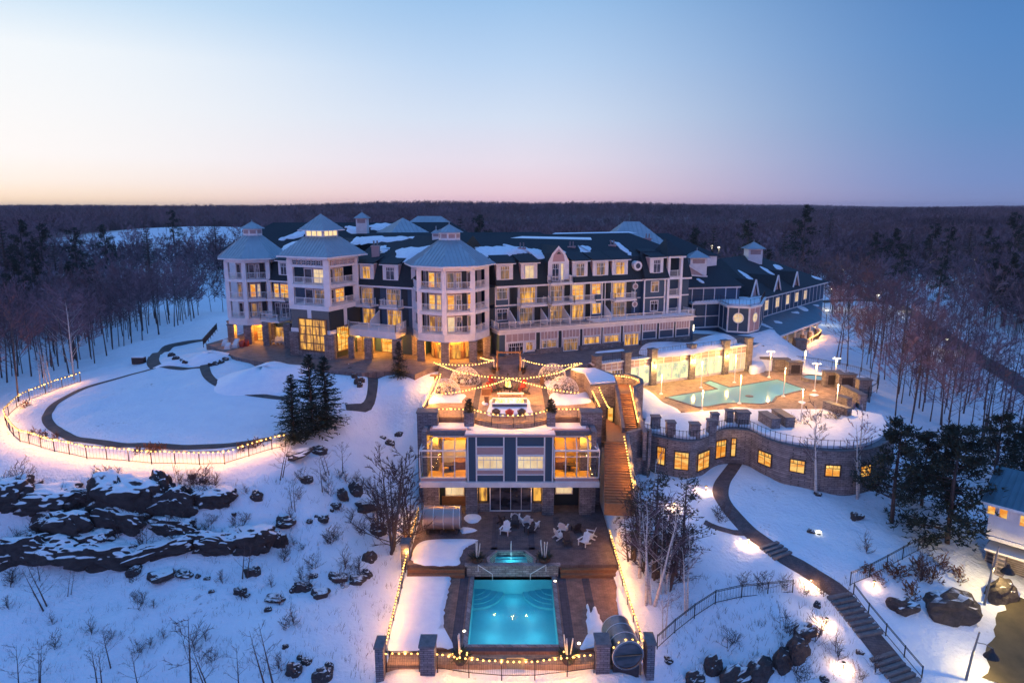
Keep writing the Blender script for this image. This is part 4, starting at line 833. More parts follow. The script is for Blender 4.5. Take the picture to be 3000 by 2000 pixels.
for i in range(5):
    u0, u1 = pw[i]+.45, pw[i+1]-.45
    tm = MB('panel'); tm.ob(VF, u0, u1, 10.95, 11.85, 0, .03); tm.use('trim')
    for k in range(5): u = u0+(u1-u0)*k/4; tm.ob(VF, u-.05, u+.05, 10.9, 11.9, .03, .08)
    tm.ob(VF, u0, u1, 11.4, 11.46, .03, .07); tm.build('transom_panel', pav)
    n = max(2, int((u1-u0)/2.2))
    for k in range(n): a, b = u0+(u1-u0)*k/n, u0+(u1-u0)*(k+1)/n; window(VF, a, b, 8.3, 10.9, pav, lits[i+1] if (i+k) % 5 else 'lit_cream', 2, True)
for i, u in enumerate(pw):
    s = MB('stone'); s.ob(VF, u-.5, u+.5, 6.5, 13.1, -.5, .5); s.use('cap_stone').ob(VF, u-.58, u+.58, 13.1, 13.25, -.58, .58); s.build('stone_pier', pav)
    if i in (2, 3, 4): 
        q = P(u, 10.9, .9); wl = thing('wall_lamp', ['', '', 'glowing wall lamp on the pavilion pier nearest the stone tower', 'glowing wall lamp on the middle pavilion pier', 'glowing wall lamp on the pavilion pier next to its right end'][i], 'lamp', q); MB('lamp_amber').lathe(P(u, 10.7, .62), [(.1, 0), (.13, .2), (.1, .4)], 8).build('lamp_glass', wl); MB('black_metal').ob(VF, u-.1, u+.1, 11.1, 11.2, .5, .75).build('lamp_bracket', wl); plight(q, 750, (1, .60, .15), .15)
r = MB('black_metal')
pr = [P(a, 12.06, -.2) for a in (pw[0]+1.2, VF.L-.3)]; railing(r, pr, 1.1, .3, .02, tw=.04); r.build('railing', pav)
MB('snow_clean').ob(VF, pw[2], VF.L-.5, 12.07, 12.2, -1.0, .2).build('snow_cover', pav)
for k in range(3): plight(P(pw[2]+3+k*5, 10.2, -2.6), 160, (1, .85, .4), .3)

# ------------------------------------------------------------------ curved stone spa building
spa = thing('stone_spa_building', 'curved stone building with amber windows and castle like piers below the right pool', 'spa building', (26, 73, 4))
ed = [(330, 800), (420, 815), (520, 838), (640, 862), (750, 868), (850, 842), (930, 795), (1010, 775), (1110, 775), (1200, 788), (1320, 845), (1480, 895), (1700, 930), (1900, 942), (2100, 925), (2240, 870), (2310, 790)]
rim = [at(*zP(x, y), 8.1) for x, y in ed]; rim = catmull(rim, 4); back = [at(*zP(x, y), 8.1) for x, y in ((2200, 680), (1960, 640), (1500, 640), (1000, 640), (400, 700))]
m = MB('stone'); m.prism([p.xy for p in rim+back], 1.0, 8.0); m.use('cap_stone'); m.prism([p.xy for p in [q+(q-Vector((26, 78, 8.1))).normalized()*.12 for q in rim]+back], 8.0, 8.12); m.build('wall', spa)
m = MB('snow_clean'); c0 = Vector((27, 78, 8)); inn = [q+(c0-q).normalized()*.75 for q in rim]
m.prism([p.xy for p in inn+back], 8.13, 8.42); m.build('snow_cover', spa)
segs = [Fr(rim[i], rim[i+1]) for i in range(len(rim)-1)]
def wallat(px):
    for F in segs:
        a, b = pix(F.pt(0, 6)), pix(F.pt(F.L, 6))
        if a[0] <= px <= b[0]: return F
    return segs[-1]
for x0, y0, x1, y1, dr in ((480, 905, 550, 1050, 0), (612, 945, 730, 1088, 0), (790, 945, 882, 1085, 0), (928, 855, 1012, 995, 0), (1045, 840, 1090, 985, 1), (1255, 945, 1365, 1055, 0), (1495, 1005, 1620, 1110, 0), (1765, 1045, 1890, 1140, 0), (2035, 1045, 2120, 1140, 0)):
    a, b = zP(x0, y0), zP(x1, y1); F = wallat((a[0]+b[0])/2); u0, u1, z0, z1 = F.rect(a[0], a[1], b[0], b[1], .05)
    window(F, u0, u1, z0, z1, spa, 'lit_amber', 1 if dr else 2, True, 'dark_wood', name='door' if dr else 'window', d=.06)
    if dr: plight(F.pt((u0+u1)/2, z1+.2, 1.0), 25)
for x, y, w in ((475, 755, .75), (590, 800, .75), (775, 815, .8), (903, 785, .7), (926, 730, .65), (1040, 705, .65), (1145, 720, 1.1)):
    p = at(*zP(x, y+40), 8.1); m = MB('stone'); m.box(p.x-w*.62, p.x+w*.62, p.y, p.y+w*1.2, 6.8, 9.7); m.use('cap_stone').box(p.x-w*.72, p.x+w*.72, p.y-.08, p.y+w*1.2+.08, 9.7, 9.86); m.build('stone_pier', spa)
r = MB('black_metal'); railing(r, [q+(c0-q).normalized()*.25+Vector((0, 0, .05)) for q in rim[2:58]], 1.0, .6, .018, tw=.035); r.build('railing', spa)

# ------------------------------------------------------------------ lodge at the right edge
lodge = thing('lodge', 'white lodge with blue metal roof and amber windows at the right edge', 'lodge', at(2960, 1680, -1))
F = Fr(at(2874, 1668, .0), at(3170, 1810, -1.4)); g0 = ground(*F.pt(0, 0).xy); P = F.pt
zb = F.uz(2900, 1567)[1]; zt = F.uz(2890, 1463)[1]
m = MB('trim'); m.ob(F, 0, F.L+6, zb, zt, -7, 0); m.use('stone').ob(F, 0, F.L+6, -5, zb-1.2, -7, -1.0); m.use('trim').ob(F, 0, F.L+6, zb-.35, zb, -7.1, .12); m.ob(F, .1, F.L+6, zb-1.3, zb-1.1, -7, .6); m.build('wall', lodge)
for u in (1.3, 4.2, 8.2): m = MB('stone'); m.ob(F, u-.45, u+.45, -6, zb-1.3, -.4, .5); m.build('stone_pier', lodge)
m = MB('teal_roof'); a = [P(-.6, zt, .7), P(F.L+7, zt, .7), P(F.L+7, zt+2.3, -3.5), P(-.6, zt+2.3, -3.5)]; m.poly(a); m.poly([P(-.6, zt, -7.7), P(-.6, zt+2.3, -3.5), P(F.L+7, zt+2.3, -3.5), P(F.L+7, zt, -7.7)]); seams(m, a[0], a[1], a[2], a[3], .5, .06); m.use('trim').beam(a[0]-Vector((0, 0, .1)), a[1]-Vector((0, 0, .1)), .14, .22); m.poly([P(-.3, zt, .3), P(-.3, zt+2.05, -3.5), P(-.3, zt, -7.3)]); m.build('roof', lodge)
for x0, y0, x1, y1 in ((2890, 1475, 2921, 1508), (2924, 1483, 2957, 1520), (2984, 1507, 3018, 1545)):
    u0, u1, z0, z1 = F.rect(x0, y0, x1, y1); window(F, u0, u1, z0, z1, lodge, 'lit_amber', 1, False)
plight(P(7, zb-1.8, 1.2), 260, (1, .6, .25), .12)
# ------------------------------------------------------------------ plaza, terrace, pool decks (the setting)
def sheet(name, pts, z0, z1, mat, kind='structure'): return MB(mat).prism([Vector(p).xy for p in pts], z0, z1).build(name, kind=kind)
def snow_patch(pxs, z, th=.14, seed=0, rag=.12, closed=True, name='snow_patch'):
    pts = catmull([at(x, y, z) for x, y in pxs], 6, True); r_ = random.Random(seed); c = sum(pts, Vector())/len(pts); n = len(pts)
    out = [p+Vector((r_.uniform(-rag, rag), r_.uniform(-rag, rag), -.02)) for p in pts]; mid = [p+(c-p).normalized()*min(.25, (c-p).length*.3)+Vector((0, 0, th*.8)) for p in pts]; inn = [c+(p-c)*.6+Vector((0, 0, th)) for p in pts]
    m = MB('snow'); m.add(out+mid+inn, [(i, (i+1) % n, n+(i+1) % n, n+i) for i in range(n)]+[(n+i, n+(i+1) % n, 2*n+(i+1) % n, 2*n+i) for i in range(n)]+[list(range(2*n, 3*n))])
    return m.build(name, smooth=True, kind='structure')
TZ = 10.5
plz = [at(x, y, 12) for x, y in ((604, 1008), (640, 1022), (690, 1046), (800, 1066), (905, 1074), (960, 1083), (1060, 1092), (1150, 1086), (1215, 1096))]
plz += [Vector((-9.8, 90, 12)), Vector((10.2, 90, 12)), VF.pt(.3, 12, -.4), VF.pt(VF.L-.3, 12, -.4), at(2200, 985, 12), Vector((36, 112, 12)), Vector((0, 118, 12)), Vector((-44, 118, 12)), Vector((-47, 106, 12))]
sheet('plaza_paving', plz, 9.5, 12.0, 'paver_plaza')
m = MB('paver_plaza'); m.hexa([(-9.8, 86, 9), (10.2, 86, 9), (10.2, 90, 9), (-9.8, 90, 9), (-9.8, 86, TZ), (10.2, 86, TZ), (10.2, 90, 12.004), (-9.8, 90, 12.004)]); m.build('plaza_ramp', kind='structure')
ter = [Vector((-9.9, 86, 0)), Vector((-9.9, 71.1, 0)), Vector((-4.4, 71.1, 0))] + [Vector((-4.3+8.4*k/12, 70.9-2.15*math.sin(math.pi*k/12)**.8, 0)) for k in range(13)] + [Vector((4.2, 71.1, 0)), Vector((9.9, 71.1, 0)), Vector((9.9, 86, 0))]
sheet('terrace_paving', ter, 9.9, TZ, 'paver_gold')
for x in (-4.2, 4.1): MB('paver_dark').box(x-.35, x+.35, 71.2, 85.9, TZ, TZ+.006).build('paving_band', kind='structure')
sheet('pool_deck_lower', [(-9.3, 44.9), (9.6, 44.9), (9.5, 46.4), (-9.2, 46.4)], -1.2, -.25, 'paver_gold')
PXa, PXb, PYa, PYb = -3.42, 3.6, 46.9, 56.7
m = MB('paver')
for x0, x1, y0, y1 in ((-9.4, PXa-.35, 46.4, 57.2), (PXb+.35, 9.6, 46.4, 57.2), (PXa-.35, PXb+.35, 46.1, PYa-.3), (PXa-.35, PXb+.35, PYb+.3, 57.2)): m.box(x0, x1, y0, y1, -2.2, 0)
m.build('pool_deck', kind='structure')
m = MB('paver_dark')
for x0, x1 in ((PXa-1.25, PXa-.5), (PXb+.5, PXb+1.25), (6.3, 6.95)): m.box(x0, x1, 46.5, 57.1, 0, .006)
m.box(PXa-1.25, PXb+1.25, 46.12, 46.5, 0.001, .008); m.build('paving_band', kind='structure')
m = MB('brown_wood'); 
for b in ((PXa-.35, PXa, PYa-.3, PYb+.3), (PXb, PXb+.35, PYa-.3, PYb+.3), (PXa, PXb, PYa-.3, PYa), (PXa, PXb, PYb, PYb+.3)): m.box(*b, -.3, .05)
m.mats = ['stone']; m.build('pool_coping', kind='structure')
m = MB('tile_pool'); zb = -1.7
m.poly([(PXa, PYa, zb), (PXb, PYa, zb), (PXb, PYb, zb), (PXa, PYb, zb)]); m.poly([(PXa, PYa, zb), (PXa, PYb, zb), (PXa, PYb, 0), (PXa, PYa, 0)]); m.poly([(PXb, PYa, zb), (PXb, PYb, zb), (PXb, PYb, 0), (PXb, PYa, 0)]); m.poly([(PXa, PYb, zb), (PXb, PYb, zb), (PXb, PYb, 0), (PXa, PYb, 0)]); m.poly([(PXa, PYa, zb), (PXb, PYa, zb), (PXb, PYa, 0), (PXa, PYa, 0)])
for k in range(4):                     # quarter round corner steps
    r_ = 2.6-.55*k; z = -1.5+.1*k
    for cx, a0 in ((PXa, -90), (PXb, 180)):
        m.use('tile_pool'); m.prism([(cx, PYb)]+[(cx+r_*math.cos(math.radians(a0+90*i/10)), PYb+r_*math.sin(math.radians(a0+90*i/10))) for i in range(11)], z-.3, z)
        m.use('tile_step')
        for i in range(10):
            a, b = math.radians(a0+9*i), math.radians(a0+9*i+9); m.beam((cx+r_*math.cos(a), PYb+r_*math.sin(a), z+.01), (cx+r_*math.cos(b), PYb+r_*math.sin(b), z+.01), .035, .03)
m.build('pool_basin', kind='structure')
MB('water').poly([(PXa, PYa, -.12), (PXb, PYa, -.12), (PXb, PYb, -.12), (PXa, PYb, -.12)]).build('pool_water', kind='structure')
for x, y, p in ((.1, 47.4, 280), (-1.7, 50.3, 36), (1.9, 50.3, 36), (-1.4, 53, 36), (1.6, 53, 36), (0.1, 55.5, 36)): plight((x, y, -.75), p, (.75, .95, 1) if p > 150 else (.45, .9, 1), .5, 'pool_light')
# upper deck with the plunge pool
SPA = [(990, 455), (1303, 455), (1312, 405), (1240, 352), (1040, 352), (978, 405)]; zQ = zoomer(1060, 1480, 2.613); spa_w = [at(*zQ(x, y), .95).xy for x, y in SPA]; sc_ = sum(spa_w, Vector((0, 0)))/6
spa_o = [sc_+(p-sc_)*1.14 for p in spa_w]; sy0, sy1 = min(p.y for p in spa_o), max(p.y for p in spa_o)
m = MB('paver_patio'); sx0, sx1 = min(p.x for p in spa_o), max(p.x for p in spa_o)
for b in ((-9.6, sx0, 57.2, 76), (sx1, 9.7, 57.2, 76), (sx0, sx1, sy1, 76)): m.box(*b, -1, .9)
m.build('patio_deck', kind='structure')
for b in ((-2.0, -1.4, sy1+.3, 67), (1.6, 2.2, sy1+.3, 67), (-6, 7, sy1+.25, sy1+.7), (4.3, 4.9, 60.9, 67)): MB('paver_dark').box(*b, .9, .907).build('paving_band', kind='structure')
m = MB('stone'); n = 6
for i in range(n): j = (i+1) % n; m.hexa([(*spa_o[i], -.6), (*spa_o[j], -.6), (*spa_w[j], -.6), (*spa_w[i], -.6), (*spa_o[i], 1.02), (*spa_o[j], 1.02), (*spa_w[j], 1.02), (*spa_w[i], 1.02)])
m.use('tile_pool'); m.add([(*p, .15) for p in spa_w], [list(range(6))]); m.use('tile_step')
for k in range(3): m.box(sc_.x-1.5, sc_.x+1.5, sy1-.9+.28*k-.2, sy1-.9+.28*k-.12, .16, .3+.14*k)
m.use('paver_patio')
m.prism([(sx0, sy0), (sx0, sy1+.01), (spa_o[4].x, sy1+.01), spa_o[5]], -.6, .9); m.prism([(sx1, sy0), spa_o[2], (spa_o[3].x, sy1+.01), (sx1, sy1+.01)], -.6, .9); m.build('plunge_pool_wall', kind='structure')
MB('water').add([(*p, .88) for p in spa_w], [list(range(6))]).build('plunge_pool_water', kind='structure')
plight((sc_.x, sc_.y, .6), 60, (.45, .9, 1), .2, 'pool_light')
m = MB('stone'); m.box(-4.1, 4.2, 56.75, 57.2, -.5, .98); m.box(-4.3, 4.4, 56.7, 57.25, .98, 1.1); m.build('plunge_wall_face', kind='structure')
m = MB('brown_wood')
for a, b in ((-9.5, -4.3), (4.4, 9.6)): m.box(a, b, 56.85, 57.25, .3, .62); m.box(a, b, 56.45, 56.85, .0, .32)
m.build('deck_steps', kind='structure')
snow_patch([zQ(*p) for p in ((190, 1060), (330, 560), (440, 500), (640, 510), (680, 560), (660, 680), (635, 800), (625, 920), (650, 1010), (700, 1090), (560, 1090), (440, 1110))], .0, .22, 1, .1)
snow_patch([zQ(*p) for p in ((385, 430), (420, 300), (560, 262), (870, 262), (850, 295), (790, 330), (750, 400), (740, 450), (560, 462))], .9, .2, 2, .1)
snow_patch([zQ(*p) for p in ((1920, 540), (1950, 600), (1945, 720), (1980, 870), (2060, 960), (2110, 930), (2040, 720), (1960, 580))], .0, .2, 3, .08)
snow_patch([zQ(*p) for p in ((1725, 750), (1745, 830), (1785, 770), (1830, 880), (1880, 980), (1860, 1050), (1680, 1100), (1730, 1010), (1720, 880))], .0, .2, 4, .1)
snow_patch([zQ(*p) for p in ((785, 85), (850, 72), (915, 85), (900, 120), (850, 138), (800, 125))], .9, .3, 5, .05)
snow_patch([zQ(*p) for p in ((762, 170), (860, 180), (880, 195), (800, 215), (762, 212))], .9, .2, 6, .06)
for x, y in ((785, 962), (1480, 580), (1662, 1055)):
    p = at(*zQ(x, y), .02); t = thing('deck_light', 'small round white deck light '+('left of the big pool', 'right of the big pool near its far end', 'near the right planter at the pool front')[(785, 1480, 1662).index(x)], 'deck light', p); MB('lamp_white').lathe(p, [(.12, 0), (.12, .05), (.08, .07)], 10).build('lens', t)
# handrails
for a, b, lab in (((890, 455), (1000, 525), 'left'), ((1410, 455), (1290, 525), 'right')):
    p, q = at(*zQ(*a), 1.6), at(*zQ(*b), .3); h = thing('pool_handrail', f'slanting steel pool handrail at the {lab} end of the plunge pool wall', 'handrail', q); MB('white_metal').tube([(p.x, p.y, 1.0), p, q, (q.x, q.y, -.3)], .035, 6).build('rail', h)
p = at(*zQ(1142, 375), .9); h = thing('pool_handrail', 'upright steel handrail at the back of the plunge pool', 'handrail', p); MB('white_metal').tube([(p.x, p.y, .3), (p.x, p.y, 1.95), (p.x+.02, p.y+.5, 2.0), (p.x+.02, p.y+.6, .9)], .03, 6).build('rail', h)

# ------------------------------------------------------------------ the pool house
ph = thing('pool_house', 'two storey pool house with glass corner bays, blue panels and a roof terrace', 'pool house', (0, 70, .9))
zH = zoomer(1180, 1020, 3.016); H = Fr((-9.75, 67.5), (9.2, 67.5)); P = H.pt
U = lambda x, y=1000: H.uz(*zH(x, y))[0]
Z = lambda y, d=0: H.uz(*zH(900, y), d)[1]
m = MB('trim'); m.ob(H, -.0, H.L, Z(1225), Z(1180), -3.5, .12); m.build('floor_band', ph)
m = MB('stone_blue'); m.box(-9.4, -8.9, 67.9, 86, -.5, 10.0); m.box(8.3, 8.85, 67.9, 86, -.5, 10.0); m.box(-8.9, 8.3, 71.5, 72, .9, 4.2); m.build('side_wall', ph)
zf = Z(1180); zg = Z(905); zt = Z(790, -1.0); zr_ = Z(742, -.6)
for side in (0, 1):
    ua, ub = (U(150), U(560)) if not side else (U(1340), U(1735)); out, inn = (ua, ub) if not side else (ub, ua); sg = 1 if not side else -1
    m = MB('trim'); w = .1
    m.ob(H, ua, ub, zf, zf+.1, -.3, .04); m.use('rose').ob(H, ua+.08, ub-.08, zf+.1, Z(1148), -.25, .02); m.use('trim'); zs = Z(1140); m.ob(H, ua, ub, Z(1148), zs, -.3, .05)
    nu = [ua+(ub-ua)*k/4 for k in range(5)]
    for u in nu: m.ob(H, u-w/2, u+w/2, zs, zg, -.06, .04)
    m.ob(H, ua, ub, zg-.08, zg+.1, -.1, .06); m.ob(H, ua, ub, Z(958)-.03, Z(958)+.03, -.05, .03)
    sl = [P(out+sg*1.35, zt, -1.3), P(inn, zt, -1.3)]
    for k in range(5):
        u = nu[k]; up = u if abs(u-out) > .3 else u
        t_ = P(out+sg*1.35, zt, -1.3) if abs(u-out) < .2 else P(u, zt, -1.3); m.beam(P(u, zg, 0), t_, w, w)
    m.beam(P(out, zs, -5), P(out, zg, -5), w); m.beam(P(out, zg, 0), P(out, zg, -5), w); m.beam(P(out, zs, 0), P(out, zs, -5), w)
    for d in (-1.6, -3.3): m.beam(P(out, zs, d), P(out, zg, d), w)
    m.beam(P(out, zg, -3), P(out+sg*1.35, zt, -3), w)
    a, b = sorted((out+sg*1.3, inn)); m.ob(H, a, b, zt-.05, zt+.12, -1.6, -1.25); m.use('siding').ob(H, a+.1, b-.1, zt+.12, zt+.42, -1.6, -1.32); m.use('trim').ob(H, a-.05, b+.05, zt+.42, zr_, -4.5, -1.2)
    bay = m.build('glass_bay', ph)
    g = MB('glass_clear'); g.poly([P(ua, zs, -.02), P(ub, zs, -.02), P(ub, zg, -.02), P(ua, zg, -.02)]); g.poly([P(out, zg, -.02), P(inn, zg, -.02), P(inn, zt, -1.3), P(out+sg*1.35, zt, -1.3)]); g.poly([P(out, zs, -.02), P(out, zg, -.02), P(out, zg, -5), P(out, zs, -5)]); g.poly([P(out, zg, -.02), P(out, zg, -5), P(out+sg*1.35, zt, -5), P(out+sg*1.35, zt, -1.3)]); g.build('glass', bay)
    r = MB('warm_room'); r.poly([P(ua, zf+.3, 0), P(ub, zf+.3, 0), P(ub, zf+.3, -5), P(ua, zf+.3, -5)]); r.poly([P(ua, zf, -5), P(ub, zf, -5), P(ub, zt, -5), P(ua, zt, -5)]); r.poly([P(inn-sg*.02, zf, 0), P(inn-sg*.02, zf, -5), P(inn-sg*.02, zt, -5), P(inn-sg*.02, zt, 0)]); r.poly([P(out+sg*1.4, zt-.05, -1.4), P(inn, zt-.05, -1.4), P(inn, zt-.05, -5), P(out+sg*1.4, zt-.05, -5)]); r.use('barrel_wood')
    r.ob(H, out+sg*1.2-.15, out+sg*1.2+.15, zf, zt, -3.2, -2.9); r.ob(H, *sorted((inn-sg*.3, inn-sg*1.6)), zf+.3, zf+1.2, -4, -2.6); r.use('dark_wood').ob(H, *sorted((out+sg*2.2, out+sg*3.6)), zf+.9, zf+1.0, -3, -2); r.ob(H, *sorted((out+sg*2.8, out+sg*3.0)), zf+.3, zf+.9, -2.6, -2.4)
    if not side: r.use('tarp').ob(H, ua+1.9, ub-.2, zf+.3, zg-.5, -4.9, -4.7)
    r.build('interior', bay)
    plight(P(inn-sg*.9 if side else inn+(-1)*1.0, zt-.5, -2.6), 600, (1, .42, .03), .2); plight(P(out+sg*1.6, zt-.7, -2.0), 320, (1, .42, .03), .2)
ua, ub = U(565), U(1332); m = MB('siding'); m.ob(H, ua, ub, zf, Z(770), -2, -.2); m.use('trim')
for x in (575, 650, 893, 1005, 1252, 1325): m.ob(H, U(x)-.07, U(x)+.07, zf, Z(770), -.2, .0)
m.ob(H, ua, ub, Z(780), Z(760), -1, .12); m.ob(H, ua-.1, ub+.1, Z(760), Z(750), -1, .2)
for a, b in ((650, 893), (1005, 1252)):
    a, b = U(a)+.07, U(b)-.07
    for y in (872, 945, 1075, 1118): m.ob(H, a, b, Z(y)-.05, Z(y)+.05, -.2, -.02)
    m.use('rose').ob(H, a, b, Z(945)+.05, Z(872)-.05, -.2, -.12); m.ob(H, a, b, Z(1118)+.05, Z(1075)-.05, -.2, -.12); m.use('trim')
m.build('centre_wall', ph)
for a, b, l in ((655, 888, 'lit_cream'), (1010, 1247, 'lit_cream')): window(H, U(a), U(b), Z(1072), Z(950), ph, l, 4, True, d=-.16)
# lower storey
for a, b in ((220, 320), (555, 660), (1232, 1335), (1562, 1668)): s = MB('stone'); s.ob(H, U(a, 1350), U(b, 1350), .5, zf-.5, -.9, .0); s.build('stone_pier', ph)
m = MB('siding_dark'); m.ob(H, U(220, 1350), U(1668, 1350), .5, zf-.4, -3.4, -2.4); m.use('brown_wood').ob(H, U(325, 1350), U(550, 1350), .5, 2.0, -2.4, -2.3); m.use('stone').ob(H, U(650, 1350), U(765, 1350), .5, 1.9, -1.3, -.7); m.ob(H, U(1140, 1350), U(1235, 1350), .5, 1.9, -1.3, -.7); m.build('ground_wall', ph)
window(H, U(765, 1340), U(1142, 1340), .92, zf-.55, ph, 'glass_dark', 4, False, d=-.9, name='door'); D_ = H.off(-.9)
window(H, U(355, 1300), U(530, 1300), 2.0, 3.6, ph, 'lit_cream', 3, False, d=-2.4, name='door')
window(H, U(1360, 1280), U(1520, 1280), 2.2, 3.7, ph, 'lit_cream', 2, False, d=-2.4)
for a, b in ((662, 750), (1150, 1235)): window(H, U(a, 1300), U(b, 1300), 1.9, 3.9, ph, 'lit_mix', 1, False, 'dark_wood', d=-1.1, name='side_window')
for u, d, p in ((U(440, 1300), -1.2, 110), (U(700, 1250), -.4, 40), (U(1190, 1250), -.4, 40), (U(1440, 1250), -1.5, 18)): plight(P(u, 3.5, d), p, (1, .5, .12), .1)
# roof, parapet, terrace piers
m = MB('cap_stone'); m.box(-8.9, 8.4, 68.3, 71.3, zr_-.4, zr_); m.use('rose'); m.ob(H, U(235), ua+.15, zr_-.05, zr_+.12, -4, -1.0); m.ob(H, ub-.15, U(1655), zr_-.05, zr_+.12, -4, -1.0); m.ob(H, ua-.2, ub+.2, zr_-.25, zr_-.02, -1.2, .2); m.build('roof', ph)
MB('snow').prism([(-8.4, 69.0), (-4.4, 69.0), (-3.8, 68.0), (3.6, 68.0), (4.3, 69.0), (7.8, 69.0), (8.0, 71.0), (-8.5, 71.0)], zr_-.02, zr_+.13).build('snow_cover', ph)
for a, b, y0, y1, z0 in ((-10.15, -7.95, 69.9, 71.4, -.5), (7.35, 9.6, 69.9, 71.4, -.5), (-5.1, -4.05, 69.7, 70.7, zr_), (3.72, 4.62, 69.7, 70.7, zr_)):
    s = MB('stone_blue'); s.box(a, b, y0, y1, z0, 11.35); s.use('cap_stone').box(a-.08, b+.08, y0-.08, y1+.08, 11.35, 11.5); s.build('stone_pier', ph)

# ------------------------------------------------------------------ stairs, stair tower and curved walls right of the terrace
def stair(name, a, b, wa, wb, n, mat, label, cat='stairs'):
    a, b = Vector(a), Vector(b); t = thing(name, label, cat, b); d = (b-a); d.z = 0; q = Vector((-d.y, d.x, 0)).normalized(); m = MB(mat)
    for k in range(n):
        p0, p1 = a+(b-a)*(k/n), a+(b-a)*((k+1)/n); z = a.z+(b.z-a.z)*(k/n); w0 = wa+(wb-wa)*k/n; w1 = wa+(wb-wa)*(k+1)/n
        f = lambda p, w, zz: (p.x+q.x*w, p.y+q.y*w, zz); p1 = p1+(b-a).normalized()*.05
        m.hexa([f(p0, -w0/2, z-1.2), f(p0, w0/2, z-1.2), f(p1, w1/2, z-1.2), f(p1, -w1/2, z-1.2), f(p0, -w0/2, z), f(p0, w0/2, z), f(p1, w1/2, z), f(p1, -w1/2, z)])
    m.build('treads', t); return t
def wallpoly(name, pts, zb, th, mat, label, cap='cap_stone', cat='wall', snow=False):
    t = thing(name, label, cat, (pts[0][0], pts[0][1], zb)); m = MB(mat); c = MB(cap)
    for a, b in zip(pts, pts[1:]):
        a, b = Vector(a), Vector(b); d = (b-a); d.z = 0; q = Vector((-d.y, d.x, 0)).normalized()*th/2; e = d.normalized()*.02; a_, b_ = a-e, b+e
        lo = lambda p: (p.x, p.y, zb)
        m.hexa([lo(a_-q), lo(b_-q), lo(b_+q), lo(a_+q), a_-q, b_-q, b_+q, a_+q]); q2_ = q*1.15; up = Vector((0, 0, .1))
        c.hexa([a_-q2_, b_-q2_, b_+q2_, a_+q2_, a_-q2_+up, b_-q2_+up, b_+q2_+up, a_+q2_+up])
    m.build('stones', t); c.build('capping', t); return t
sa, sb = at(1830, 1152, 11.2), at(1850, 1262, 8.6)
stair('upper_stairs', sa, sb, 1.25, 1.3, 18, 'brown_wood', 'upper flight of wooden stairs lit by string lights between curved stone walls')
sc2, sd2 = at(1803, 1292, 8.5), at(1812, 1480, 4.6)
stair('lower_stairs', sc2, sd2, 2.3, 2.7, 24, 'brown_wood', 'lower flight of wide wooden stairs beside the pool house')
m = MB('brown_wood'); m.prism([sa.xy, at(1808, 1152, 11.2).xy, at(1800, 1112, 11.2).xy, at(1870, 1112, 11.2).xy, at(1853, 1150, 11.2).xy], 9.8, 11.2); m.prism([at(*q, 8.55).xy for q in ((1776, 1292), (1835, 1292), (1868, 1262), (1834, 1258), (1775, 1225))], 6, 8.55); m.build('stair_landing', kind='structure')
pts = [at(1752, 1083, 12.4), at(1795, 1098, 12.4), at(1828, 1096, 12.4), at(1858, 1101, 12.4), at(1878, 1112, 12.3), at(1880, 1124, 12.2), at(1860, 1136, 12.0), at(1866, 1170, 11.0), at(1880, 1240, 9.4), at(1890, 1268, 9.1)]
wallpoly('curved_stone_wall', pts, 6, .4, 'stone', 'curved stone wall round the landing and right side of the upper stairs')
wallpoly('stair_wall', [at(1803, 1118, 12.2), at(1812, 1160, 11.3), at(1826, 1255, 9.0)], 6, .3, 'stone', 'stone wall on the left side of the upper stairs')
wallpoly('retaining_wall', [at(1838, 1268, 9.1), at(1848, 1345, 7.6), at(1862, 1440, 5.8)], 2, .3, 'stone', 'sloping stone wall along the right side of the lower stairs')
wallpoly('retaining_wall', [at(1838, 1268, 9.15), at(1886, 1255, 9.15), at(1905, 1262, 9.15)], 3, .4, 'stone', 'snow capped stone retaining wall at the foot of the upper stairs')
st = thing('stair_tower', 'square stone stair tower with flat snowy roof beside the terrace', 'tower', at(1770, 1190, 8.5))
ro = [at(x, y, 12.3) for x, y in ((1690, 1090), (1712, 1096), (1730, 1128), (1804, 1122), (1800, 1106), (1742, 1082), (1672, 1084))]
m = MB('stone'); m.prism([p.xy for p in ro], 5, 12.2); m.build('wall', st); m = MB('cap_stone'); c_ = sum(ro, Vector())/7; m.prism([(c_+(p-c_)*1.04).xy for p in ro], 12.2, 12.34); m.use('snow').prism([(c_+(p-c_)*.98).xy for p in ro], 12.34, 12.56); m.build('roof', st)
F = Fr(ro[2], ro[3]); u0, u1, z0, z1 = F.rect(1778, 1192, 1798, 1236, .1); window(F, u0, u1, z0, z1, st, 'lit_amber', 1, False, 'dark_wood', name='door', d=.06)

# ------------------------------------------------------------------ right pool
DZ = 8.0
dk = [zP(*p) for p in ((360, 470), (445, 505), (520, 560), (640, 640), (830, 655), (970, 640), (1280, 640), (1380, 690), (1500, 740), (1760, 720), (1960, 640), (2040, 520), (1990, 420), (1620, 330), (1200, 330))]
sheet('right_pool_deck', [at(*p, DZ) for p in dk]+[VF.pt(VF.L+1, 0, -.2), VF.pt(0, 0, -.2)], 6.4, DZ, 'paver_gold')
wp = [zP(*p) for p in ((550, 530), (790, 605), (870, 603), (1000, 578), (1130, 575), (1280, 583), (1370, 565), (1400, 525), (1620, 470), (1405, 393), (1040, 455), (890, 403), (840, 420), (942, 466))]
W2 = [at(*p, DZ+.03) for p in wp]; MB('tile_pool').prism([p.xy for p in W2], DZ-.2, DZ+.012).build('right_pool_basin', kind='structure')
_m, _nt, _bs = newmat('pool_surface'); _bs.inputs['Base Color'].default_value = (.22, .52, .56, 1); _bs.inputs['Roughness'].default_value = .07; bump(_nt, _bs, noise(_nt, objco(_nt), 1.5, 2), .12, .05)
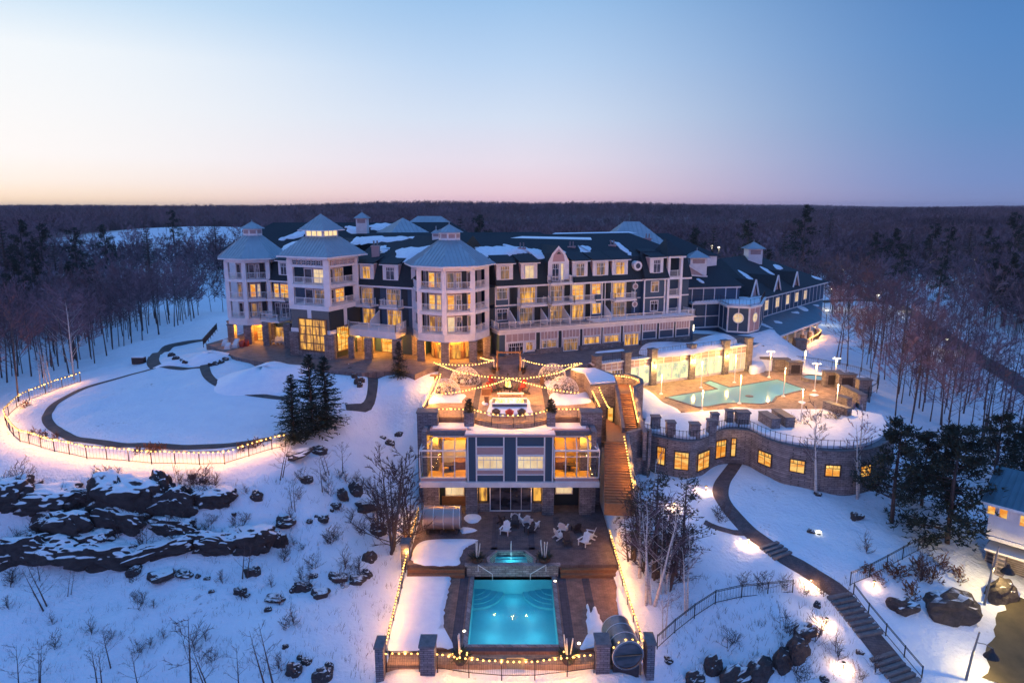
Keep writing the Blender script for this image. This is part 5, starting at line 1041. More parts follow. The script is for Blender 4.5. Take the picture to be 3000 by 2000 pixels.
MB('pool_surface').add([(p.x, p.y, DZ+.02) for p in W2], [list(range(len(W2)))]).build('right_pool_water', kind='structure')
m = MB('cap_stone')
for i in range(len(W2)): a, b = W2[i], W2[(i+1) % len(W2)]; m.beam((a.x, a.y, DZ+.02), (b.x, b.y, DZ+.02), .3, .08)
m.build('right_pool_coping', kind='structure')
ht = at(*zP(1690, 400), DZ); m = MB('stone'); m.lathe(ht, [(1.9, -.3), (1.9, .42), (1.55, .45), (1.55, .3)], 24); m.build('hot_tub_rim', kind='structure'); MB('pool_surface').lathe(ht, [(1.55, .28), (1.55, .34)], 24).build('hot_tub_water', kind='structure')
snow_patch([zP(*p) for p in ((365, 470), (440, 500), (530, 570), (660, 645), (500, 690), (380, 690), (340, 600))], DZ, .2, 11)
snow_patch([zP(*p) for p in ((400, 700), (640, 660), (950, 640), (1100, 615), (1260, 640), (1280, 720), (1100, 700), (900, 750), (620, 800), (420, 790))], DZ, .25, 12)
snow_patch([zP(*p) for p in ((1580, 335), (1800, 360), (2000, 385), (2140, 430), (2080, 470), (1960, 440), (1860, 400), (1620, 365))], DZ-.05, .3, 13)
snow_patch([zP(*p) for p in ((1180, 270), (1240, 262), (1300, 290), (1310, 330), (1260, 350), (1190, 350))], DZ, 1.0, 14)
snow_patch([zP(*p) for p in ((1560, 565), (1590, 560), (1625, 570), (1600, 585))], DZ, .1, 15, .02)
snow_patch([zP(*p) for p in ((1645, 510), (1690, 505), (1725, 515), (1690, 525))], DZ, .1, 16, .02)
MB('cap_stone').lathe(at(*zP(1190, 523), DZ+.04), [(.55, 0), (.5, .05)], 14).build('pool_drain', kind='structure')
lampg = 'white lamp posts round the right pool'
def post_lamp(base, top, label, head):
    b = at(*zP(*base), DZ); h = max(2.6, EYE+ (atY(*zP(*top), b.y).z-EYE) - DZ); t = thing('lamp_post', label, 'lamp post', b, lampg)
    MB('white_metal').tube([b, b+Vector((0, 0, h))], [.07, .045], 8).build('pole', t); MB('white_metal').lathe(b, [(.28, 0), (.24, .1), (.1, .2)], 10).build('foot', t)
    if head:
        m = MB('white_metal'); m.beam(b+Vector((-.5, 0, h)), b+Vector((.5, 0, h)), .06); m.build('cross_arm', t)
        for s in (-.5, .5): MB('lamp_white').lathe(b+Vector((s, 0, h-.12)), [(.08, 0), (.12, .04), (.07, .1)], 8).build('lamp_head', t)
    else: MB('lamp_white').lathe(b+Vector((0, 0, h)), [(.07, 0), (.1, .06), (.04, .14)], 8).build('lamp_head', t)
    plight(b+Vector((0, -.25, h-.35)), 1150 if head else 800, (1, .50, .11), .08)
for b_, t_, l, hd in (((1075, 420), (1075, 215), 'slim white lamp post between pavilion and notch of the right pool', 0), ((820, 460), (826, 262), 'slim white lamp post on the deck by the inner pool notch', 0), ((514, 508), (516, 400), 'short white lamp post left of the right pool by the snow', 0), ((1340, 380), (1350, 180), 'white double headed lamp post on the far pool deck', 1), ((1450, 525), (1460, 312), 'white lamp post at the rounded near end of the right pool', 0), ((1688, 485), (1700, 272), 'tall white double headed lamp post between right pool and hot tub', 1), ((1113, 580), (1122, 370), 'white lamp post on the near edge of the right pool', 0), ((826, 638), (828, 520), 'short white lamp post at the near left corner of the right pool', 0), ((1580, 745), (1596, 475), 'white lamp post standing in the snowy shrub bed', 0), ((1850, 660), (1866, 440), 'thin white lamp post behind the shrub bed by the low stone walls', 0), ((1848, 360), (1858, 250), 'white double headed lamp post beyond the hot tub', 1), ((1608, 330), (1618, 180), 'thin white lamp post far behind the hot tub', 0)): post_lamp(b_, t_, l, hd)
for k, (x, y, w, h, lab) in enumerate(((1245, 262, 1.9, 2.6, 'tall dark stone pillar at the right end of the pavilion'), (1312, 300, 1.8, 1.5, 'low stone pillar beside the snow heap'), (1438, 338, 2.3, 1.9, 'stone pillar behind the far pool corner, left one of a pair'), (1540, 362, 2.1, 1.9, 'stone pillar behind the far pool corner, right one of a pair'), (1830, 450, 2.4, 2.0, 'stone pillar just right of the hot tub'), (1935, 470, 2.4, 2.0, 'stone pillar with dark opening right of the hot tub'), (2072, 510, 1.7, 1.9, 'outermost stone pillar at the right deck edge'))):
    b = at(*zP(x, y), DZ); t = thing('stone_pillar', lab, 'pillar', b, 'stone pillars round the right pool'); m = MB('stone'); m.box(b.x-w/2, b.x+w/2, b.y, b.y+1.1, DZ-1.5, DZ+h); m.use('dark_wood')
    if k in (3, 4, 5): m.box(b.x-w*.32, b.x+w*.32, b.y-.012, b.y+.1, DZ+.3, DZ+h-.35)
    m.build('stones', t); MB('cap_stone').box(b.x-w/2-.1, b.x+w/2+.1, b.y-.1, b.y+1.2, DZ+h, DZ+h+.15).build('capping', t)
def wl_(pts, h, lab, zb=6, th=.8): wallpoly('low_stone_wall', [at(*zP(*p), DZ)+Vector((0, 0, h)) for p in pts], zb, th, 'stone', lab)
wl_([(1765, 640), (1950, 700)], 1.3, 'low stone wall behind the shrub bed, nearer of two', 6.5); wl_([(1860, 590), (1950, 620)], 1.3, 'low stone wall behind the shrub bed, farther of two', 6.5); wl_([(1385, 715), (1500, 790)], 1.5, 'stone wall at the left end of the shrub bed', 5, 1.0); wl_([(1285, 735), (1390, 800)], 1.5, 'stone wall beside the steps down to the roof snow', 5, 1.0)
wl_([(1910, 500), (2060, 580)], 1.1, 'snow capped stone wall along the right deck edge', 4, .9); wl_([(1500, 775), (1590, 805), (1800, 750), (1965, 700)], .25, 'low stone edging round the snowy shrub bed', 5, .5)
snow_patch([zP(*p) for p in ((1500, 765), (1590, 795), (1800, 740), (1955, 692), (1930, 670), (1760, 700), (1560, 740))], DZ, .3, 18)
# ------------------------------------------------------------------ fences
def fence(label, base, h=1.3, mat='black_metal', sp=2.4, pick=.16, name='metal_fence', pw=.07):
    base = [Vector(p) for p in base]; t = thing(name, label, 'fence', base[0]); pts = resample(base, sp)
    if (pts[-1]-base[-1]).length > .4: pts.append(base[-1])
    for p in pts: MB(mat).box(p.x-pw/2, p.x+pw/2, p.y-pw/2, p.y+pw/2, p.z-.3, p.z+h+.06).build('post', t)
    m = MB(mat)
    for a, b in zip(pts, pts[1:]):
        for z in (.12, h-.12, h): m.beam(a+Vector((0, 0, z)), b+Vector((0, 0, z)), .04)
        n = max(1, int((b-a).length/pick))
        for k in range(1, n): p = a+(b-a)*(k/n); m.beam(p+Vector((0, 0, .1)), p+Vector((0, 0, h)), .013)
    m.build('picket_panel', t); return t
bulb_me = None
def lights(label, pts, sp=.62, sag=0., r=.078, group='festoon lights', power=185):
    global bulb_me
    sp *= .66; pts = [Vector(p) for p in pts]; t = thing('string_lights', label, 'string lights', pts[0], group); q = resample(pts, sp)
    if sag:
        n = len(q)
        for i in range(n): q[i].z -= sag*4*(i/(n-1))*(1-i/(n-1))
    MB('black_metal').tube(q, .012, 4).build('wire', t)
    rb = random.Random(len(q)); L_ = sum((b-a).length for a, b in zip(q, q[1:])); n_ = max(1, round(L_/1.9))
    for k in range(n_):
        i = min(len(q)-1, int((k+.5)/n_*len(q))); plight(q[i]-Vector((0, .12, .1)), power*L_/n_/1.9, (1, .40, .075), .08, 'festoon_glow')
    for p in q:
        if bulb_me is None:
            m = MB('bulb'); m.lathe((0, 0, 0), [(.3*r, -.9*r), (.85*r, -.5*r), (r, 0), (.85*r, .5*r), (.4*r, .95*r)], 8); o = m.build('bulb'); o.parent = t; bulb_me = o.data
        else: o = bpy.data.objects.new('bulb', bulb_me); COL.objects.link(o); o.parent = t
        o.location = p-pts[0]-Vector((rb.uniform(-.02, .02), 0, .09+rb.uniform(-.03, .03)))
    return t
def lift(pts, z): return [Vector(p)+Vector((0, 0, z)) for p in pts]
zE = zoomer(0, 900, 1.96)
lf = [at(x, y, z) for x, y, z in ((237, 1122, 9.1), (180, 1138, 8.9), (117, 1160, 8.7), (60, 1186, 8.4), (18, 1222, 8.1), (22, 1250, 8.0), (56, 1288, 8.0), (138, 1318, 8), (245, 1341, 8), (372, 1351, 8), (510, 1355, 8), (653, 1352, 8), (714, 1342, 8), (837, 1308, 8.2))]
lf = [Vector((p.x, p.y, ground(p.x, p.y))) for p in catmull(lf, 5)]
fence('long curved black fence round the snowy oval lawn', lf, 1.4, pick=.38); lights('festoon lights along the curved fence of the oval lawn', lift(lf, 1.38), .72)
pl = [Vector((-9.75, 66.5, .9)), Vector((-9.72, 60, .9)), Vector((-9.68, 57.2, .6)), Vector((-9.6, 52, .0)), Vector((-9.45, 45.4, -.2))]
pr = [Vector((9.5, 61.5, .9)), Vector((9.6, 57.2, .5)), Vector((9.7, 52, .0)), Vector((9.85, 45.6, -.2))]
fence('straight black fence on the left side of the pool deck', pl, 1.25); lights('festoon lights along the fence left of the pool', lift(pl[:1], 1.3)+lift(pl[1:], 1.25), .62)
fence('straight black fence on the right side of the pool deck', pr, 1.25); lights('festoon lights along the fence right of the pool', lift(pr, 1.28), .62)
ff = [at(*zQ(x, y), -.3) for x, y in ((580, 1250), (700, 1272), (850, 1292), (1050, 1308), (1180, 1312), (1320, 1308), (1500, 1290), (1660, 1268), (1778, 1252))]
fence('curved black fence closing the front of the pool deck', ff, 1.4, pick=.13); lights('festoon lights along the curved fence at the pool front', lift(ff, 1.32), .66)
f2 = [at(*zQ(x, y), -.3) for x, y in ((190, 1246), (440, 1244))]
fence('short black fence between the two left stone gate piers', f2, 1.4, pick=.13); lights('short row of festoon lights between the two left stone piers', lift(f2, 1.32), .7)
s = thing('fence_sign', 'small blank blue grey plate hanging on the front pool fence', 'sign', at(*zQ(1177, 1260), .2)); p = at(*zQ(1177, 1270), -.3); m = MB('tarp'); m.mats = ['slate_grey']; m.box(p.x-.65, p.x+.65, p.y-.12, p.y-.07, .0, .95); m.build('plate', s)
for (x0, x1, yb, lab, zt_) in ((106, 168, 1300, 'leftmost stone gate pier at the front of the pool deck', 1.7), (447, 560, 1290, 'broad stone gate pier left of the curved pool fence', 1.7), (1792, 1897, 1275, 'broad stone gate pier left of the glass fronted barrel', 1.7), (2180, 2240, 1270, 'rightmost stone gate pier beside the glass fronted barrel', 1.7)):
    a, b = at(*zQ(x0, yb), -.45), at(*zQ(x1, yb), -.45); t = thing('gate_pier', lab, 'pier', (a.x, a.y, -.45), 'stone gate piers'); MB('stone_blue').box(a.x, b.x, a.y, a.y+1.3, -1.2, zt_).build('stones', t); MB('cap_stone').box(a.x-.08, b.x+.08, a.y-.08, a.y+1.38, zt_, zt_+.16).build('capping', t)
p = Vector((-9.75, 58.4, .9)); t = thing('gate_pier', 'stone pier in the middle of the left pool fence', 'pier', p, 'stone gate piers'); MB('stone_blue').box(p.x-.5, p.x+.25, p.y-.5, p.y+.6, -.6, 2.5).build('stones', t); MB('cap_stone').box(p.x-.58, p.x+.33, p.y-.58, p.y+.68, 2.5, 2.65).build('capping', t)
# terrace railings and lights
cr = [Vector((-4.05+7.9*k/16, 70.6-2.0*math.sin(math.pi*k/16)**.8, TZ)) for k in range(17)]
fence('bowed metal railing at the centre of the terrace edge', cr, 1.1, name='terrace_railing'); lights('festoon lights on the bowed terrace railing', lift(cr, 1.1), .8)
rl1 = [Vector((-7.9, 70.9, TZ)), Vector((-5.1, 70.9, TZ))]; rr1 = [Vector((4.65, 70.9, TZ)), Vector((7.3, 70.9, TZ))]
fence('short metal railing at the left of the terrace edge', rl1, 1.1, name='terrace_railing'); lights('five festoon bulbs on the left terrace railing', lift(rl1, 1.1), .66)
fence('short metal railing at the right of the terrace edge', rr1, 1.1, name='terrace_railing'); lights('five festoon bulbs on the right terrace railing', lift(rr1, 1.1), .62)
sl1 = [Vector((-9.6, 85, TZ)), Vector((-9.7, 71.5, TZ))]; sr1 = [Vector((9.4, 84, TZ)), Vector((9.6, 71.5, TZ))]
fence('railing along the left side of the terrace', sl1, 1.1, name='terrace_railing'); lights('festoon lights down the left side of the terrace', lift(sl1, 1.15), .5); lights('second festoon strand just inside the left terrace side', [p+Vector((.45, 0, 1.5)) for p in sl1[:1]]+[sl1[1]+Vector((.4, 3, 1.2))], .8, .4)
fence('railing along the right side of the terrace', sr1, 1.1, name='terrace_railing'); lights('festoon lights down the right side of the terrace', lift(sr1, 1.15), .5); lights('second festoon strand just outside the right terrace side', [sr1[0]+Vector((.9, -6, 1.6)), sr1[1]+Vector((1.2, 1, .6))], .8, .2)
def pxs(L, z): return [at(x, y, z) for x, y in L]
zO = 13.0
lights('overhead strand sagging from the plaza over the left rear dome', pxs([(1272, 1060), (1319, 1079), (1341, 1086), (1373, 1092), (1414, 1100), (1460, 1104), (1491, 1106)], zO), .68)
lights('overhead strand from the terrace centre up to the right rear corner', pxs([(1491, 1106), (1540, 1106), (1573, 1101), (1597, 1098), (1641, 1088), (1673, 1072), (1707, 1062)], zO), .68)
lights('overhead strand in front of the octagon tower', pxs([(1289, 1063), (1335, 1068), (1367, 1068), (1405, 1064), (1450, 1053)], zO+.3), .68)
lights('overhead strand from the portal posts to the right', pxs([(1532, 1053), (1568, 1063), (1605, 1069), (1646, 1069), (1672, 1066), (1707, 1061)], zO+.3), .68)
lights('overhead strand from the left front dome to the terrace centre', pxs([(1250, 1156), (1284, 1153), (1327, 1147), (1367, 1141), (1408, 1132), (1446, 1123), (1477, 1112), (1491, 1107)], zO-.6), .66)
lights('overhead strand from the terrace centre over the right front dome', pxs([(1491, 1106), (1517, 1113), (1543, 1120), (1568, 1126), (1594, 1133), (1621, 1139), (1646, 1143), (1675, 1147), (1704, 1150)], zO-.6), .66)
lights('dense bright strand by the tower entrance', pxs([(1408, 1046), (1425, 1051), (1448, 1055)], zO+.4), .35)
lights('festoon lights on the curved wall above the right stairs', pxs([(1743, 1081), (1770, 1090), (1794, 1097), (1818, 1099), (1850, 1104), (1872, 1113)], 12.45), .5)
lights('festoon lights down the right side of the upper stairs', [sa+Vector((.65, .2, 1.0)), sb+Vector((.72, .0, 1.0))], .42)
lights('festoon lights down the right side of the lower stairs', [at(1829, 1276, 9.5), at(1840, 1340, 7.9), at(1856, 1425, 6.3)], .55)
for x, lab in ((1457, 'left wooden portal post with crossbeam on the plaza'), (1524, 'right wooden portal post on the plaza')):
    p = at(x, 1092, 11.6); t = thing('portal_post', lab, 'post', p); m = MB('brown_wood'); m.beam(p-Vector((0, 0, .3)), p+Vector((0, 0, 3.0)), .2); m.build('post_shaft', t); MB('cap_stone').box(p.x-.2, p.x+.2, p.y-.2, p.y+.2, p.z-.3, p.z+.25).build('foot', t)
    if x < 1500: q = at(1524, 1092, 11.6); MB('brown_wood').beam(p+Vector((0, 0, 2.75)), q+Vector((0, 0, 2.75)), .16, .22).build('crossbeam', t)
# glowing fence lights by the banquet hall
zz = zD
g1 = [onground(*zz(x, y), 8.5) for x, y in ((1340, 1128), (1420, 1135), (1500, 1155), (1560, 1180), (1585, 1195))]; g2 = [onground(*zz(x, y), 8.5) for x, y in ((1585, 1195), (1550, 1235), (1480, 1275), (1415, 1305))]
lights('festoon lights along the upper edge of the snowy yard by the hall', lift(g1, 1.1), .6); lights('festoon lights along the lower edge of the snowy yard by the hall', lift(g2, 1.1), .6)
fence('black railing along the upper edge of the yard by the hall', g1, 1.1, pick=.3); fence('black railing along the lower edge of the yard by the hall', g2, 1.1, pick=.3)
p = onground(*zz(1385, 1330), 8.5); t = thing('stone_pillar', 'dark stone pillar at the end of the lit yard railing by the hall', 'pillar', p, 'stone pillars'); MB('stone').box(p.x-1, p.x+1, p.y-.7, p.y+.7, p.z-.5, p.z+1.8).build('stones', t); MB('cap_stone').box(p.x-1.1, p.x+1.1, p.y-.8, p.y+.8, p.z+1.8, p.z+1.95).build('capping', t)
# slope fences on the right
fence('grey wire fence on the snow slope above the dark rock', [onground(x, y, 0) for x, y in ((1925, 1900), (1985, 1845), (2070, 1780), (2120, 1755), (2200, 1748), (2330, 1735))], 1.2, pick=.25, name='slope_fence')
fence('grey wire fence climbing from the path to the pines', [onground(x, y, 1) for x, y in ((2490, 1715), (2560, 1685), (2640, 1640), (2705, 1605))], 1.3, pick=.25, name='slope_fence')
fence('low black handrail beside the stone steps at lower right', [onground(x, y, 0) for x, y in ((2500, 1740), (2545, 1800), (2620, 1890), (2700, 1985))], 1.0, pick=5, sp=2, name='path_handrail')
fence('dark railing beside the paved ramp at the left octagon tower', [at(596, 1012, 11.9), at(636, 965, 11.9)], 1.1, pick=.1, name='ramp_railing')
fence('thin black fence beyond the hot tub at the right deck edge', [at(*zP(x, y), 7.9) for x, y in ((1180, 205), (1400, 250), (1700, 290), (1900, 330), (2060, 370), (2180, 420), (2170, 480), (2100, 520))], 1.2, pick=.3)

# ------------------------------------------------------------------ domes, fire table, chairs, planters on the terrace
def dome(loc, r, label):
    import bmesh
    t = thing('igloo_dome', label, 'dome', loc, 'clear igloo domes on the terrace'); bm = bmesh.new(); bmesh.ops.create_icosphere(bm, subdivisions=3, radius=r)
    bmesh.ops.bisect_plane(bm, geom=bm.verts[:]+bm.edges[:]+bm.faces[:], plane_co=(0, 0, -.05), plane_no=(0, 0, -1), clear_outer=True)
    vs = [tuple(v.co+Vector(loc)+Vector((0, 0, .1))) for v in bm.verts]; fs = [[v.index for v in f.verts] for f in bm.faces]; ed = [(e.verts[0].index, e.verts[1].index) for e in bm.edges]
    MB('dome_film').add(vs, fs).build('film', t); m = MB('white_metal')
    for i, (a, b) in enumerate(ed): m.beam(vs[a], vs[b], .022)
    m.build('frame', t); c = Vector(loc); m = MB('dark_wood'); m.lathe(c+Vector((0, .2, 0)), [(.25, 0), (.08, .1), (.08, .62), (.6, .66), (.6, .72)], 10); 
    for k in range(5): a = k*1.256; m.lathe(c+Vector((1.05*math.cos(a), .2+1.05*math.sin(a), 0)), [(.22, 0), (.26, .4), (.3, .42), (.28, .85), (.2, .86)], 8)
    m.build('seating', t); bm.free()
d1 = at(1304, 1157, TZ); d2 = at(1362, 1120, TZ+.1); d3 = at(1650, 1150, TZ); d4 = at(1618, 1107, TZ+.4)
dome(d1, 1.95, 'frosted clear dome at the left front of the terrace'); dome(d2, 2.0, 'clear dome at the left rear of the terrace'); dome(d3, 1.95, 'frosted clear dome at the right front of the terrace'); dome(d4, 1.85, 'clear dome at the right rear of the terrace')
zT, zR = zoomer(1200, 1040, 6.533), zoomer(1500, 1040, 5.88)
snow_patch([zT(*p) for p in ((300, 760), (460, 740), (600, 790), (800, 805), (1050, 770), (1075, 800), (1010, 870), (980, 915), (640, 915), (300, 930))], TZ, .3, 21, .06)
snow_patch([zR(*p) for p in ((690, 665), (760, 690), (960, 695), (1150, 695), (1290, 660), (1340, 740), (1345, 820), (1100, 850), (880, 868), (690, 850), (640, 730))], TZ, .3, 22, .06)
snow_patch([zR(*p) for p in ((550, 420), (700, 400), (860, 385), (880, 470), (740, 580), (600, 560))], TZ, .2, 23, .05); snow_patch([zR(*p) for p in ((380, 385), (470, 370), (490, 440), (340, 445))], TZ, .25, 24, .03); snow_patch([zR(*p) for p in ((120, 375), (220, 370), (240, 400), (130, 408))], TZ, .15, 25, .03)
snow_patch([zT(*p) for p in ((1540, 850), (1750, 830), (2150, 830), (2280, 850), (2330, 1000), (2340, 1140), (2000, 1170), (1500, 1160), (1520, 960))], TZ, .12, 26, .04); snow_patch([zT(*p) for p in ((1380, 900), (1480, 880), (1500, 950), (1400, 950))], TZ, .15, 27, .03)
snow_patch([zT(*p) for p in ((740, 400), (850, 480), (1000, 530), (1220, 520), (1390, 440), (1350, 400), (1100, 430), (900, 400))], TZ+.1, .2, 28, .03)
f = at(*zT(1915, 1000), TZ); ft = thing('fire_table', 'wide low fire table with broad yellow flame bed in the snow ring', 'fire table', f); w, d = 2.0, .95
m = MB('tarp'); m.mats = ['cap_stone']; m.box(f.x-w, f.x+w, f.y-.15, f.y+.2, TZ, TZ+.42); m.box(f.x-w, f.x+w, f.y+2*d, f.y+2*d+.35, TZ, TZ+.42); m.box(f.x-w, f.x-w+.35, f.y+.2, f.y+2*d, TZ, TZ+.42); m.box(f.x+w-.35, f.x+w, f.y+.2, f.y+2*d, TZ, TZ+.42); m.build('surround', ft)
m = MB('snow_clean'); m.box(f.x-w-.02, f.x+w+.02, f.y-.17, f.y+.15, TZ+.42, TZ+.5); m.box(f.x-w-.02, f.x+w+.02, f.y+2*d+.05, f.y+2*d+.37, TZ+.42, TZ+.5); m.build('snow_cover', ft)
m = MB('flame'); rf = random.Random(4)
for k in range(90):
    x, y = f.x+rf.uniform(-w+.45, w-.45), f.y+rf.uniform(.3, 2*d-.1); h = .25+.3*rf.random(); m.lathe((x, y, TZ+.2), [(.09, 0), (.12, .1), (.07, h*.7), (.01, h)], 5)
m.use('lamp_amber').box(f.x-w+.36, f.x+w-.36, f.y+.21, f.y+2*d-.01, TZ+.12, TZ+.2); m.build('flames', ft); plight((f.x, f.y+d, TZ+.9), 160, (1, .5, .11), .4)
m = MB('brown_wood'); p = at(*zT(1930, 800), TZ); t = thing('bench', 'pale low bench behind the fire table', 'bench', p); m.mats = ['white_wood']; m.box(p.x-1.6, p.x+1.6, p.y, p.y+.5, TZ+.32, TZ+.42); m.build('seat', t)
for sx in (-1.4, 1.4): MB('white_wood').box(p.x+sx-.08, p.x+sx+.08, p.y+.05, p.y+.45, TZ, TZ+.32).build('leg', t)
def adirondack(mat, label, group):
    t = proto('adirondack_chair', label, 'chair', group); w = .36
    m = MB(mat)
    for k in range(6): y = -.32+.115*k; z = .40-.022*k; m.hexa([(-w+.05, y, z-.03), (w-.05, y, z-.03), (w-.05, y+.1, z-.05), (-w+.05, y+.1, z-.05), (-w+.05, y, z), (w-.05, y, z), (w-.05, y+.1, z-.02), (-w+.05, y+.1, z-.02)])
    m.build('seat', t); m = MB(mat)
    for k in range(5): x = -.26+.13*k; h = 1.08-.05*abs(k-2)**1.5; m.hexa([(x-.058, .2, .24), (x+.058, .2, .24), (x+.058, .24, .22), (x-.058, .24, .22), (x-.062, .2+(h-.24)*.42, h), (x+.062, .2+(h-.24)*.42, h), (x+.062, .235+(h-.24)*.42, h), (x-.062, .235+(h-.24)*.42, h)])
    m.beam((-.33, .33, .45), (.33, .33, .45), .03, .07); m.build('backrest', t)
    for s in (-1, 1):
        MB(mat).hexa([(s*.38-.08, -.42, .56), (s*.38+.08, -.42, .56), (s*.38+.06, .4, .54), (s*.38-.06, .4, .54), (s*.38-.08, -.42, .59), (s*.38+.08, -.42, .59), (s*.38+.06, .4, .57), (s*.38-.06, .4, .57)]).build('armrest', t)
        MB(mat).box(s*.36-.03, s*.36+.03, -.36, -.26, 0, .56).build('leg', t); MB(mat).hexa([(s*.34-.025, -.3, .3), (s*.34+.025, -.3, .3), (s*.34+.025, .55, 0), (s*.34-.025, .55, 0), (s*.34-.025, -.3, .4), (s*.34+.025, -.3, .4), (s*.34+.025, .62, .1), (s*.34-.025, .62, .1)]).build('leg', t)
    return Placer(t)
white = adirondack('white_wood', '', 'white chairs on the pool patio'); black = adirondack('dark_wood', '', 'black chairs'); red = adirondack('red_wood', '', 'red chairs on the terrace')
R_ = math.radians
for x, y, a, l in ((1175, 118, 175, 'white Adirondack chair right in front of the pool house doors'), (1248, 138, 205, 'white Adirondack chair turned left, second from the doors'), (1318, 168, 150, 'white Adirondack chair in the left group, nearest the dark planter'), (1098, 215, -20, 'white Adirondack chair facing the pool at the left front of its group'), (1540, 195, 160, 'white Adirondack chair at the back of the right group'), (1515, 250, 120, 'white Adirondack chair at the left of the right group'), (1745, 248, -110, 'white Adirondack chair at the far right by the fence'), (1700, 302, -40, 'white Adirondack chair at the front of the right group')): white(at(*zQ(x, y), .9), R_(a), 1.1, l)
for x, y, a, l in ((1085, 140, 120, 'black chair at the left edge of the patio group'), (1172, 165, 0, 'black chair between the white chairs before the doors'), (1280, 210, -60, 'black chair at the front of the left patio group'), (1640, 195, 200, 'black chair at the back of the right patio group'), (1572, 300, 10, 'black chair at the front of the right patio group')): black(at(*zQ(x, y), .9), R_(a), 1.05, l)
for x, y, a, l, c in ((1655, 1175, 180, 'black Adirondack chair at the left front of the fire table', black), (2145, 1175, 180, 'black Adirondack chair at the right front of the fire table', black), (1912, 1185, 180, 'red Adirondack chair between two black ones at the fire table', red), (1560, 690, 60, 'red chair left of the tripod fire', red), (1585, 560, 30, 'red chair behind left of the tripod fire', red), (2110, 700, -50, 'pair side red chair right of the tripod fire, nearer one', red), (2160, 640, -30, 'red chair right of the tripod fire, farther one', red), (1650, 710, 90, 'black chair left of the tripod fire', black), (1740, 690, 60, 'black chair closest left of the tripod fire', black), (1990, 720, -60, 'black chair closest right of the tripod fire', black), (2210, 745, -90, 'black chair at the far right of the tripod fire', black)): c(at(*zT(x, y), TZ), R_(a), 1.05, l)
p = at(*zT(1885, 640), TZ); t = thing('tripod_fire', 'black tripod over a small fire at the terrace centre', 'fire pit', p); m = MB('black_metal')
for k in range(3): a = .5+k*2.094; m.beam(p+Vector((.75*math.cos(a), .75*math.sin(a), 0)), p+Vector((0, 0, 2.0)), .06)
m.build('tripod', t); MB('black_metal').lathe(p, [(.5, 0), (.65, .3), (.6, .3), (.45, .12)], 12).build('bowl', t); m = MB('flame')
for k in range(9): m.lathe(p+Vector((rf.uniform(-.3, .3), rf.uniform(-.3, .3), .25)), [(.1, 0), (.13, .12), (.07, .4), (.01, .6+.3*rf.random())], 5)
m.build('flames', t); plight(p+Vector((0, 0, 1.0)), 45, (1, .5, .1), .2)
def box_thing(name, lab, cat, px, py, w, d, h, mat, top=None, z=TZ):
    p = at(*zT(px, py), z); t = thing(name, lab, cat, p); m = MB(mat); m.box(p.x-w/2, p.x+w/2, p.y-d/2, p.y+d/2, z+.05, z+h); 
    t_ = MB(top or mat); t_.box(p.x-w/2-.06, p.x+w/2+.06, p.y-d/2-.06, p.y+d/2+.06, z+h, z+h+.07); m.build('body', t); t_.build('table_top' if 'table' in name else 'lid', t)
box_thing('side_table', 'wooden side table at the left of the fire circle', 'table', 1470, 760, 1.1, .6, .75, 'brown_wood'); box_thing('storage_box', 'small wooden box standing in the snow left of the fire table', 'box', 1475, 920, .5, .5, .8, 'brown_wood'); box_thing('storage_box', 'orange wooden box at the back left by the railing', 'box', 470, 490, .9, .7, .7, 'brown_wood'); box_thing('storage_box', 'dark wooden lantern box at the end of the left paving band', 'lantern', 1255, 560, .7, .5, 1.1, 'dark_wood'); box_thing('service_counter', 'long orange lit wooden counter at the left rear of the terrace', 'counter', 570, 395, 3.2, .6, .95, 'brown_wood')
p = at(*zR(1180, 350), 10.7); t = thing('service_counter', 'orange wooden counter under the snowy stair tower', 'counter', p); MB('brown_wood').box(p.x-2, p.x+1.2, p.y-.3, p.y+.3, TZ, TZ+1.0).build('body', t); MB('brown_wood').box(p.x-2.1, p.x+1.3, p.y-.4, p.y+.4, TZ+1.0, TZ+1.07).build('counter_top', t)
t = thing('stone_bin', 'red brown post by the right rear dome', 'bin', at(*zR(515, 500), TZ)); p = at(*zR(515, 500), TZ); MB('brown_wood').box(p.x-.25, p.x+.25, p.y-.25, p.y+.25, TZ, TZ+1.1).build('body', t); MB('cap_stone').box(p.x-.3, p.x+.3, p.y-.3, p.y+.3, TZ+1.1, TZ+1.2).build('lid', t)
# stick planters
def planter(loc, label, lit, r=.6, ev=False):
    t = thing('stick_planter', label, 'planter', loc, 'planters with birch sticks'); c = Vector(loc); MB('pot').lathe(c, [(r*.6, 0), (r, .5), (r*1.05, .62), (r*.9, .62)], 12).build('pot', t); m = MB('needle'); rr_ = random.Random(int(c.x*10))
    for k in range(160): a = rr_.uniform(0, 6.28); q = c+Vector((r*.9*rr_.random()*math.cos(a), r*.9*rr_.random()*math.sin(a), .6)); e = q+Vector((.45*math.cos(a), .45*math.sin(a), rr_.uniform(-.1, .45))); s = Vector((-math.sin(a), math.cos(a), 0))*.05; m.add([q-s, q+s, e+s*.3, e-s*.3], [(0, 1, 2, 3)])
    m.build('greenery', t); m = MB('birch')
    for k in range(4): a = rr_.uniform(0, 6.28); m.beam(c+Vector((.15*math.cos(a), .15*math.sin(a), .5)), c+Vector((.35*math.cos(a), .35*math.sin(a), 1.9+.4*rr_.random())), .09)
    m.build('birch_sticks', t)
    if lit:
        m = MB('bulb')
        for k in range(lit): a = rr_.uniform(0, 6.28); m.lathe(c+Vector((.55*math.cos(a), -.3+.3*math.sin(a), .65+.4*rr_.random())), [(.03, -.06), (.07, 0), (.03, .06)], 6)
        m.build('fairy_lights', t); plight(c+Vector((0, -.9, 1.0)), 30, (1, .6, .2), .1)
